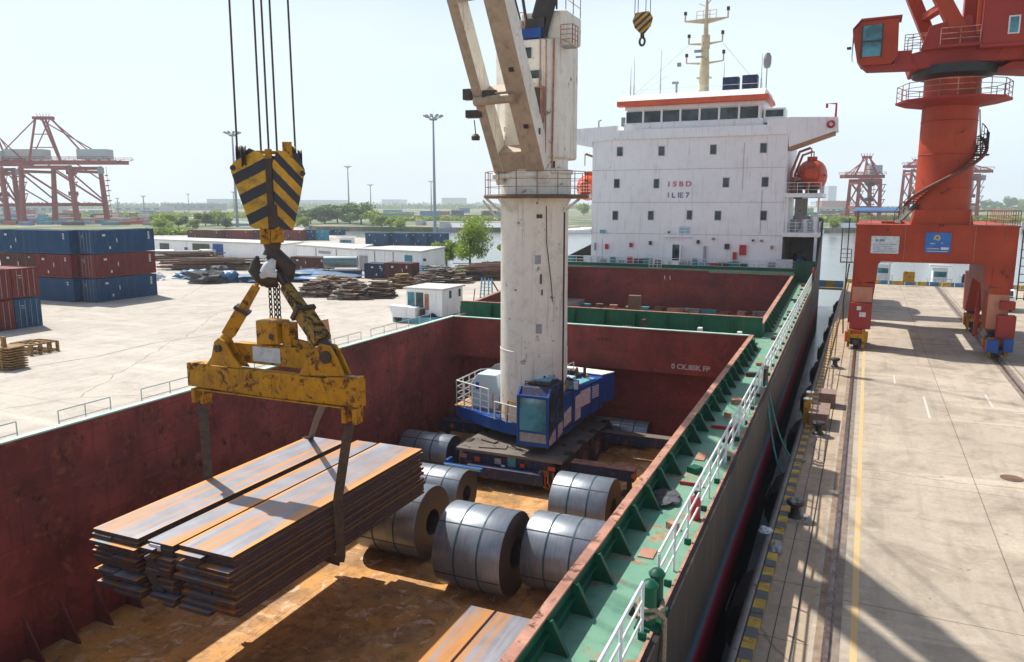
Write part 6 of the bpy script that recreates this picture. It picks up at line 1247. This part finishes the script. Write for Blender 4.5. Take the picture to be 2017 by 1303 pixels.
# ---- container (ship-to-shore) cranes
def sts(lab, px, py, halfw_px, z_girder, z_apex, gx0, gx1, houses, dep=11, legs=2, braces=True, skew=0, apx=0):
    g = at(px,py,0); kx = g.length/1500*1.0; hw = halfw_px*kx; u = Vector((cos(PS),sin(PS),0)); v_ = Vector((-sin(PS),cos(PS),0))
    t = thing('container_crane', lab, 'container crane', tuple(g), 'red container cranes on the far quays')
    def P(a_, b__, z): return g+u*(a_+skew*b__/dep)*kx+v_*b__+Vector((0,0,z))
    H_ = z_girder
    for a_ in (-halfw_px, halfw_px):
        for b__ in (0,dep): part('leg', MB().taper(P(a_*1.08,b__,0),P(a_*.95,b__,H_),2.6,2.2,1.9,1.8), M_redf, t)
    fr = MB()
    for b__ in (0,dep):
        fr.beam(P(-halfw_px,b__,H_*.33),P(halfw_px,b__,H_*.33),1.6,1.8).beam(P(-halfw_px*1.0,b__,H_*.97),P(halfw_px,b__,H_*.97),1.7,1.8)
        if braces: fr.beam(P(-halfw_px,b__,H_*.95),P(halfw_px,b__,H_*.36),.9,.9)
    for a_ in (-halfw_px, halfw_px): fr.beam(P(a_,0,H_*.33),P(a_,dep,H_*.33),1.4,1.6).beam(P(a_,0,H_*.9),P(a_,dep,H_*.9),1.4,1.6).beam(P(a_,0,H_*.88),P(a_,dep,H_*.4),.7,.7)
    part('portal_bracing', fr, M_redf, t)
    part('girder', MB().beam(P(gx0,dep*.3,H_*1.06),P(gx1,dep*.3,H_*1.06),1.2,2.2).beam(P(gx0,dep*.7,H_*1.06),P(gx1,dep*.7,H_*1.06),1.2,2.2), M_redf, t)
    rl = MB()
    for b__ in (dep*.15,dep*.85): rl.rail([P(gx0,b__,H_*1.1),P(gx1,b__,H_*1.1)],1.6,.14,5,2,4)
    part('girder_rail', rl, M_redf, t)
    ap = MB()
    for a_ in (-halfw_px*.6, halfw_px*.6):
        for b__ in (0,dep): ap.beam(P(a_,b__,H_*1.08),P(a_*.2+apx,dep/2+(b__-dep/2)*.3,z_apex),.9,.9)
    for f in (.3,.6): ap.beam(P(-halfw_px*.6*(1-f*.8),0,H_*1.08+(z_apex-H_*1.08)*f),P(halfw_px*.6*(1-f*.8),0,H_*1.08+(z_apex-H_*1.08)*f),.5,.5)
    ap.beam(P(-halfw_px*.4+apx,dep/2,z_apex),P(halfw_px*.4+apx,dep/2,z_apex),2.6,1.6)
    for i in range(5): ap.tube([P(-8+i*4+apx,dep/2,z_apex),P(-8+i*4+(i-2)*1.5+apx,dep/2,z_apex+2.5)],.2,4)
    part('apex_frame', ap, M_redf, t)
    part('stay', MB().tube([P(apx,dep*.3,z_apex),P(gx0*.9,dep*.3,H_*1.1)],.35,5).tube([P(apx,dep*.7,z_apex),P(gx0*.55,dep*.7,H_*1.1)],.35,5).tube([P(apx,dep*.3,z_apex),P(gx1*.9,dep*.3,H_*1.1)],.35,5).tube([P(apx,dep*.7,z_apex),P(gx1*.55,dep*.7,H_*1.1)],.35,5), M_redf, t)
    for (h0,h1) in houses:
        part('machinery_house', MB().beam(P(h0,dep/2,H_*1.1+3.2),P(h1,dep/2,H_*1.1+3.2),8,5.6), paint('house_pale',(.45,.55,.6),(.5,.45,.42),scale=.1,streak=0), t)
    part('operator_cab', MB().beam(P(gx1*.6,dep/2,H_*.92),P(gx1*.6+7,dep/2,H_*.92),3,3.5).beam(P(gx1*.6+3,dep/2,H_),P(gx1*.6+3,dep/2,H_*.9),.4,.4), M_hoarse, t)
    part('hanging_trolley', MB().beam(P(gx1*.1,dep/2,H_*.9),P(gx1*.1+12,dep/2,H_*.9),4,3).tube([P(gx1*.1+3,dep/2,H_*.9),P(gx1*.1+3,dep/2,H_*.55)],.2,4).tube([P(gx1*.1+9,dep/2,H_*.9),P(gx1*.1+9,dep/2,H_*.55)],.2,4).beam(P(gx1*.1,dep/2,H_*.52),P(gx1*.1+12,dep/2,H_*.52),3,2.4), M_dark, t)
    br2 = MB()
    for a_ in (-halfw_px, halfw_px):
        for f in (.5,.7,.85): br2.beam(P(a_-2,0,H_*f),P(a_+9,0,H_*f+.5),1.2,.5).tube([P(a_+8,0,H_*f),P(a_+2,0,H_*(f-.16))],.25,4)
    for b__ in (0,dep):
        br2.beam(P(-halfw_px,b__,H_*.62),P(0,b__,H_*.35),.6,.6).beam(P(0,b__,H_*1.05),P(halfw_px,b__,H_*.75),.6,.6)
    for i in range(12): s_ = gx0+(gx1-gx0)*i/11; br2.beam(P(s_,dep*.3,H_*1.02),P(s_+(gx1-gx0)/24,dep*.7,H_*1.11),.35,.35)
    part('extra_bracing', br2, M_redf, t)
    st_ = MB()
    for i in range(9): z = H_*(.12+.09*i); st_.beam(P(halfw_px*1.15,dep,z),P(halfw_px*1.15+(6 if i%2 else 3),dep,z+.4),2,.4)
    st_.tube([P(halfw_px*1.15+5,dep,H_*.1),P(halfw_px*1.1+4,dep,H_)],.15,4)
    part('stair_landings', st_, M_redf, t); return t
sts('large red container crane with two pale machinery houses at the left',100,440,42,33,60,-110,104,[(-88,-22),(34,84)],dep=16,skew=26,apx=-22)
sts('container crane cut off by the left picture edge',-12,440,22,32,55,-60,60,[(-20,20)])
def at_far(px, py): return at(px,py,-.6)
sts('distant red container crane right of the ship house',1708,436,19,32*.85,41,-42,30,[(2,24)],dep=14)
sts('distant red container crane hidden behind the red tower, right side',1905,432,14,33,40,-20,40,[(-10,4)],dep=12,braces=False)
sts('distant red container crane peeping out left of the red tower',1806,430,16,38,45,-22,16,[],dep=12)
# ---- far bank: buildings, sheds, coloured cargo, moored barges
bi = 0
def building(lab, px0, px1, py_base, py_top, mt, dep=30, group=None, win=0, name='far_building'):
    a, b_ = at(px0,py_base,-.6), at(px1,py_base,-.6); T = atY(px0,py_top,a.y); u = (b_-a).normalized(); nv = Vector((-u.y,u.x,0)); z1_ = T.z
    t = thing(name, lab, 'building', tuple(a), group or 'buildings beyond the river')
    vs = [a,b_,b_+nv*dep,a+nv*dep]; w_ = part('wall', MB().prism([(v.x,v.y) for v in vs],'z',-.6,z1_), mt, t)
    hh_ = z1_+.6
    part('roof', MB().prism([((v-(a+b_)/2-nv*dep/2)*1.02+(a+b_)/2+nv*dep/2)[:2] for v in vs],'z',z1_+.01,z1_+hh_*.06), M_roofw if win else mt, t)
    Lx = (b_-a).length
    for i in range(win):
        s = (i+.5)/win; c3 = a+u*Lx*s-nv*.1+Vector((0,0,hh_*.5)); part('window', MB().obox(c3,(Lx/win*.55,.3,hh_*.35),atan2(u.y,u.x)), M_glassb, t)
    return t
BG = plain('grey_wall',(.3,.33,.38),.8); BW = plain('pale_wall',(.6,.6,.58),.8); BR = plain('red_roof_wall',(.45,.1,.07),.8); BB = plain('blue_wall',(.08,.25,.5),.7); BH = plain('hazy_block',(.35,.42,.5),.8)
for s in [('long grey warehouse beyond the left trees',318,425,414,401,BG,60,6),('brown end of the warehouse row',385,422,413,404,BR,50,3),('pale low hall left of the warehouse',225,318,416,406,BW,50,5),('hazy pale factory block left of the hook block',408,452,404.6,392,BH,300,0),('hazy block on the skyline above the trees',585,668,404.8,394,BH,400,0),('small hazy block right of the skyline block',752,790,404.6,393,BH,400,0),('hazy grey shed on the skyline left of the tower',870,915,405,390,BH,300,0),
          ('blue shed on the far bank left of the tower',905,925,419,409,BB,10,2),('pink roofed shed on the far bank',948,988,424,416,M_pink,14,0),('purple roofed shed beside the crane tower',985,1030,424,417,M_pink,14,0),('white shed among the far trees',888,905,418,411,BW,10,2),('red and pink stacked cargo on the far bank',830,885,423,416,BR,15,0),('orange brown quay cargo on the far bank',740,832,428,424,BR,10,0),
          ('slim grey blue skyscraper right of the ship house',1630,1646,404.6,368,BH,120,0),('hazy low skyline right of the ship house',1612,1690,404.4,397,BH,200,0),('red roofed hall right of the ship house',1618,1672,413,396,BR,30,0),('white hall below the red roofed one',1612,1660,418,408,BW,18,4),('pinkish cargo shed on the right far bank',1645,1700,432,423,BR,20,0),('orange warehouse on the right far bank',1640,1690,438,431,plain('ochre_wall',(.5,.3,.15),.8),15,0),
          ('red low cargo shed right of the red tower',1930,1975,437,430,BR,12,0),('long pale sheds behind the left container cranes',0,110,420,404,BW,30,7),('reddish container heap behind the left cranes',30,230,436,429,BR,12,0),('blue roofed hut at the foot of the left light mast',445,500,447,440,M_cyan,10,0),('brown tiled barn behind the left trees',255,290,431,420,plain('brown_barn',(.22,.1,.07),.8),10,0),('white sheet hut row behind the hook block',585,640,425,418,BW,15,0),('teal cargo shed on the far bank',755,790,420,413,M_teal,12,0)]:
    building(*s[:7], win=s[7])
def barge(lab, px0, px1, py, mt, cover):
    a, b_ = at(px0,py,-3), at(px1,py,-3); u = (b_-a).normalized(); nv = Vector((-u.y,u.x,0)); L_ = (b_-a).length
    t = thing('barge', lab, 'barge', tuple(a), 'barges moored on the far bank')
    vs = [a,a+u*L_*.97+nv*0,b_+nv*4,a+u*L_*.97+nv*8,a+nv*8]
    part('barge_hull', MB().prism([(v.x,v.y) for v in vs],'z',-3.2,-1.0), mt, t)
    part('cargo_cover', MB().add([a+u*L_*.1+nv+Vector((0,0,2)),a+u*L_*.85+nv+Vector((0,0,2)),a+u*L_*.85+nv*7+Vector((0,0,2)),a+u*L_*.1+nv*7+Vector((0,0,2)),a+u*L_*.15+nv*4+Vector((0,0,4.6)),a+u*L_*.8+nv*4+Vector((0,0,4.6))],[(0,1,5,4),(1,2,5),(2,3,4,5),(3,0,4)]), cover, t)
    part('wheelhouse', MB().box(a.x,a.x+4,a.y+2,a.y+6,-1,2.4), BW, t)
barge('moored barge with white covers left of the crane tower',862,930,457,BG,M_cloth); barge('moored barge with grey blue covers beside the crane tower',930,1010,457,BB,M_cloth); barge('low white barge below the far trees',815,866,452,BW,M_grayp)
barge('long grey blue barge on the far bank right of the ship',1632,1700,457,BG,BH); barge('grey barge on the far bank seen right of the red portal',2012,2060,458,BG,BH); barge('dark barge on the far bank behind the red portal',1700,1800,457,BG,BH)
# ---- boats and clutter at the far end of the quay
def launch(lab, px, py, ln, mt, rz):
    g = at(px,py,-3); t = thing('launch', lab, 'boat', tuple(g), 'small boats at the quay end'); c_, s_ = cos(rz), sin(rz)
    def T(x,y): return (g.x+x*c_-y*s_, g.y+x*s_+y*c_)
    w = ln*.16; pts = [(-ln/2,-w),(ln*.3,-w),(ln/2,0),(ln*.3,w),(-ln/2,w)]
    part('boat_hull', MB().prism([T(*p) for p in pts],'z',-3.2,-.9), mt, t, bevel=.08)
    part('cabin', MB().prism([T(*p) for p in [(-ln*.3,-w*.8),(ln*.12,-w*.8),(ln*.12,w*.8),(-ln*.3,w*.8)]],'z',-.897,1.6), M_white, t)
    part('cabin_window', MB().prism([T(*p) for p in [(-ln*.27,-w*.86),(ln*.09,-w*.86),(ln*.09,-w*.81),(-ln*.27,-w*.81)]],'z',.3,1.1), M_glassb, t)
    part('canopy', MB().prism([T(*p) for p in [(-ln*.4,-w*.9),(ln*.2,-w*.9),(ln*.2,w*.9),(-ln*.4,w*.9)]],'z',1.9,2.05), M_roofw, t)
    part('rail', MB().rail([(*T(-ln*.45,-w*.9),-.9),(*T(ln*.25,-w*.9),-.9)],.9,.05,1.0,2), M_railw, t)
launch('small grey motor launch moored at the end of the quay',1852,588,4.6,M_grayp,.1); launch('small white launch with a brown canopy near the left portal leg',1742,578,4.2,M_cyan,-.2)
launch('small white and blue launch on the river near the blue containers',690,500,9,M_white,.3)
g = at(1905,560,0); t = thing('pontoon_shed','low pontoon cabin with green and yellow panels at the quay end','pontoon',(g.x,119.6,-3))
part('pontoon', MB().box(g.x-3.5,g.x+5,119.5,124,-3.2,-.2), M_tan, t); part('cabin', MB().box(g.x-1,g.x+3,120,123,-.197,1.3), M_hoarse, t); part('green_panel', MB().box(g.x+1.2,g.x+2.8,119.9,119.995,0,1.0), plain('yellow_green',(.25,.4,.08),.6), t); part('window', MB().box(g.x-.9,g.x+.6,119.9,119.995,.2,1.6), M_navy, t)
kb2 = MB(); x = -2.2
while x < 40: kb2.box(x,x+1.4,117.9,118.3,0,.55); x += 1.5
single('end_barrier', kb2, stripes('end_barrier_stripes',(.6,.42,.04),(.05,.2,.4),2.9,0,axis=(1,0,0),grime=.5), 'low yellow and blue barrier across the far end of the quay', 'barrier', (-2.2,118,0), quay=True)
t = thing('life_ring_post','white post with a yellow box at the quay end behind the left portal leg','post',(3.2,116.5,0),quay=True)
part('post', MB().box(3.1,3.3,116.4,116.6,0,3.2).tube([(3.2,116.5,3.1),(3.6,116.5,3.6),(4.4,116.5,3.3)],.08,6), M_railw, t); part('box', MB().box(4.9,6.3,116.2,116.6,.6,2.0), M_yel, t)
t = thing('gangway_bridge','narrow yellow and blue gangway bridging the gap by the stern','gangway',(-2.4,112,0),quay=True)
part('walk', MB().box(-9,-2.4,113,114.3,-.6,-.3), M_tan, t); part('side_panel', MB().box(-9,-2.4,112.9,112.96,-.25,.7), stripes('gang_stripes',(.6,.42,.04),(.1,.3,.5),2.2,0,axis=(1,0,0),grime=.4), t)
t = thing('parked_van','small white van standing at the right edge beyond the portal crane','van',(13.2,92,0),quay=True)
part('body', MB().prism([(92,.5),(92,1.6),(92.6,2.3),(96.5,2.3),(96.6,.5)],'x',12.4,14.3), M_white, t, bevel=.08); part('windscreen', MB().prism([(91.97,1.55),(92.0,1.5),(92.5,2.15),(92.46,2.2)],'x',12.6,14.1), M_glass, t); part('bumper', MB().box(12.4,14.3,91.85,91.99,.45,.9), M_yel, t)
for xx in (12.5,14.0):
    for yy in (92.9,95.6): part('wheel', MB().lathe([(0,-.1),(.33,-.1),(.33,.1),(0,.1)],(xx+.1,yy,.34),16,'x'), M_rub, t)
# ================= TREES
def leaf_cloud(n, centers, size, seed, flat=.0):
    r = np.random.default_rng(seed); mb = MB(); vs = []; fs = []
    for (c3, rad, k) in centers:
        m_ = int(n*k); d = r.normal(size=(m_,3)); d /= np.linalg.norm(d,axis=1)[:,None]; rr = rad[0]*(r.random(m_)**.45)
        P_ = np.array(c3)+d*rr[:,None]*np.array([1,1,rad[1]/rad[0]])
        for p in P_:
            a = r.normal(size=3); a /= np.linalg.norm(a); b_ = np.cross(a, r.normal(size=3)); b_ /= np.linalg.norm(b_); s = size*r.uniform(.6,1.4); i = len(vs)
            vs += [tuple(p-a*s), tuple(p+b_*s*.6), tuple(p+a*s), tuple(p-b_*s*.6)]; fs.append((i,i+1,i+2,i+3))
    return mb.add(vs, fs)
def tree(lab, x, y, z, h_, rad, mat, n=2200, seed=1, group=None, size=None, lump=9):
    t = thing('tree', lab, 'tree', (x,y,z), group); r = random.Random(seed)
    tr = MB().tube([(x,y,z),(x+.1*h_*r.uniform(-.2,.2),y,z+h_*.4),(x,y,z+h_*.75)],[h_*.03,h_*.02,h_*.008],7); cs = []
    for i in range(lump):
        a = r.uniform(0,2*pi); q_ = r.uniform(0,.75)*rad; zz = z+h_*r.uniform(.3,.88); w = rad*r.uniform(.28,.5)
        c3 = (x+q_*cos(a), y+q_*sin(a), zz); cs.append((c3,(w,w*r.uniform(.7,1.1)),1/lump))
        tr.tube([(x,y,z+h_*r.uniform(.2,.5)),(c3[0],c3[1],c3[2])],[h_*.012,h_*.004],5)
    part('trunk', tr, M_bark, t); part('crown', leaf_cloud(n, cs, size or rad*.06, seed), mat, t); return t
g = at(926,524); tree('bright green tree standing by the river left of the crane tower', g.x, g.y, -.2, 8.4, 4.2, M_leaf, 5200, 3, 'trees by the river', .2, 16)
g = at(880,522); tree('low green bush against the right end of the white cabin', g.x, g.y, -.2, 4.5, 2.8, M_leaf, 2200, 4, 'trees by the river', .2, 9)
g = at(1003,527); tree('small green tree half hidden behind the crane tower', g.x, g.y, -.2, 6.0, 2.4, M_leaf, 1800, 8, 'trees by the river', .2, 8)
g = at(958,536); tree('small banana-like plant on the river bank beside the bar heap', g.x, g.y, -.2, 1.8, 1.6, M_leaf, 260, 9, 'trees by the river', .3, 6)
variants = []
for i in range(4):
    variants.append(tree('x', 0, 0, 0, 12, 8, M_leafd if i % 2 else M_leaf, 2300, 30+i, 'trees beyond the yard', .62, 12))
rt = random.Random(9); tl_ = []
spec = [(330,452,9,0),(352,450,7,1),(318,458,8,0),(405,447,8,1),(430,446,9,0),(445,452,7,1),(385,452,6,2),(310,448,7,2),(588,444,8,3),(612,440,9,1),(640,440,11,3),(665,439,11,1),(690,440,12,3),(712,442,12,1),(735,444,9,0),(752,447,7,2),(600,450,7,2),(575,447,7,0),(770,449,6,2),(790,452,6,0),(560,444,8,1)]
names_ = ['first','second','third','fourth','fifth','sixth','seventh','eighth','ninth','tenth','eleventh','twelfth','thirteenth','fourteenth','fifteenth','sixteenth','seventeenth','eighteenth','nineteenth','twentieth','twenty-first']
spec.sort()
for i, (px, py, h_, vi) in enumerate(spec):
    g = at(px, py, -.6); k = g.length/1500*2.9; sc = h_*k/12*.95
    lab = '%s tree from the left in the band of trees beyond the yard' % names_[i]
    if variants[vi] is not None and variants[vi]['label'] == 'x': o = variants[vi]; o.location = g; o['label'] = lab; o.scale = (sc*1.7,sc*1.7,sc*1.1)
    else: o = dup(variants[vi], g, rt.uniform(0,6), lab, (sc*1.7,sc*1.7,sc*1.1))
    o.rotation_euler = (0,0,rt.uniform(0,6))
for i, (px, py, h_, vi, lab) in enumerate([(1640,452,7,0,'round green tree on the far bank left of the red portal'),(1910,418,5,3,'dark tree right of the red tower'),(1938,416,7,1,'tall dark tree right of the red tower'),(1962,414,6,3,'bushy tree between the tall one and the edge'),(1985,414,8,1,'dark pointed tree near the right edge'),(2008,414,7,0,'round tree at the right picture edge'),(1880,424,6,0,'light green tree behind the portal rail'),(1150,424,9,0,'green tree seen behind the port gallery of the ship'),(1780,424,7,3,'dark tree left of the red tower on the far bank'),(1665,446,6,1,'dark bush beside the round tree on the far bank')]):
    g = at(px,py,-.6); k = g.length/1500*2.9; sc = h_*k/12*.85; dup(variants[vi], g, rt.uniform(0,6), lab, (sc*1.1,sc*1.1,sc))['group'] = 'trees on the right far bank'
def wood(lab, pts, w, h_, n, size, mat, seed):
    r = np.random.default_rng(seed); P_ = [Vector(p) for p in pts]; vs = []; fs = []
    Ls = [(P_[i+1]-P_[i]).length for i in range(len(P_)-1)]; tot = sum(Ls)
    for _ in range(n):
        s = r.random()*tot; i = 0
        while i < len(Ls)-1 and s > Ls[i]: s -= Ls[i]; i += 1
        c3 = P_[i].lerp(P_[i+1], min(1,s/Ls[i])); hmax = h_*(.55+.45*sin(s*.07+seed)*sin(s*.023+seed*2)+.1*sin(s*.31))
        z = hmax*(r.random()**.7); c3 = c3+Vector((r.normal()*w*.3, r.normal()*w*.3, z)); sz = size*r.uniform(.5,1.4)
        a = Vector(r.normal(size=3)).normalized(); b_ = a.cross(Vector(r.normal(size=3))).normalized(); j = len(vs)
        vs += [c3-a*sz, c3+b_*sz*.8, c3+a*sz, c3-b_*sz*.8]; fs.append((j,j+1,j+2,j+3))
    o = part('woodland', MB().add(vs, fs), mat, org=tuple(P_[0])); o['kind'] = 'stuff'; o['label'] = lab; return o
def line(pxs, py): return [at(x,py,-.6) for x in pxs]
wood('distant band of woodland along the skyline left of the crane tower', line((-60,200,420,600,800,1000,1180),411), 90, 13, 9000, 3.0, M_leafd, 1)
wood('hazy low tree belt on the horizon', line((-60,300,700,1150),406), 260, 22, 6000, 7, M_leafd, 2)
wood('green scrub on the far bank left of the crane tower', line((770,860,940,1020),434), 18, 4.5, 5000, 1.1, M_leaf, 3)
wood('mixed scrub behind the left trees', line((200,330,480,600,760),428), 40, 5, 6000, 1.7, M_leaf, 5)
wood('woodland on the right far bank', line((1600,1700,1800,1950,2100),417), 50, 10, 6500, 2.3, M_leafd, 6)
wood('low scrub along the right far bank', line((1610,1690,1900,2080),438), 16, 4, 4200, 1.1, M_leaf, 7)
wood('bright bushes beside the left container stack', [at(300,462,0),at(365,462,0)], 7, 5, 1500, .6, M_leaf, 8)
wood('bright weeds along the yard edge', [at(880,532,0),at(1000,538,0)], 1.5, .8, 900, .22, M_leaf, 9)
wood('low scattered junk-green weeds along the upper quay of the river', line((0,120,260),432), 14, 3.5, 2500, 1.2, M_leafd, 10)
# far colourful port clutter: countable at best as blocks
rc = random.Random(4); cols_ = [BR,BB,M_teal,BW,M_cbr,M_cc,M_orange,BG]
for i in range(120):
    px = rc.choice([rc.uniform(0,230),rc.uniform(0,330),rc.uniform(740,1000),rc.uniform(1600,1700)]); py = rc.uniform(424,434) if i < 60 else rc.uniform(432,446)
    if i >= 60: px = rc.uniform(0,320)
    g = at(px,py,-.6); mt = cols_[i % 8]; s = g.length/(420 if i < 60 else 520)
    mb = MB().obox((g.x,g.y,-.6+1.3*s),(rc.uniform(5,12)*s,2.6*s,2.6*s),rc.uniform(-.2,.5))
    o = part('far_container', mb, mt, org=(g.x,g.y,-.6)); tag(o, 'tiny far container or crate among the clutter on the far quays', 'container', 'tiny far containers')
# ================= HAZE
hz = MB().box(-1600,1200,-40,2800,-8,75); hm = bpy.data.materials.new('haze_air'); hm.use_nodes = True; hn = hm.node_tree; hn.nodes.clear()
pv = hn.nodes.new('ShaderNodeVolumePrincipled'); pv.inputs['Color'].default_value = (.86,.93,1,1); pv.inputs['Density'].default_value = .00023; pv.inputs['Anisotropy'].default_value = .2
hn.links.new(pv.outputs[0], hn.nodes.new('ShaderNodeOutputMaterial').inputs['Volume'])
ho = part('haze', hz, hm, org=(0,0,0)); ho['kind'] = 'stuff'; ho['label'] = 'thin pale haze over the harbour'
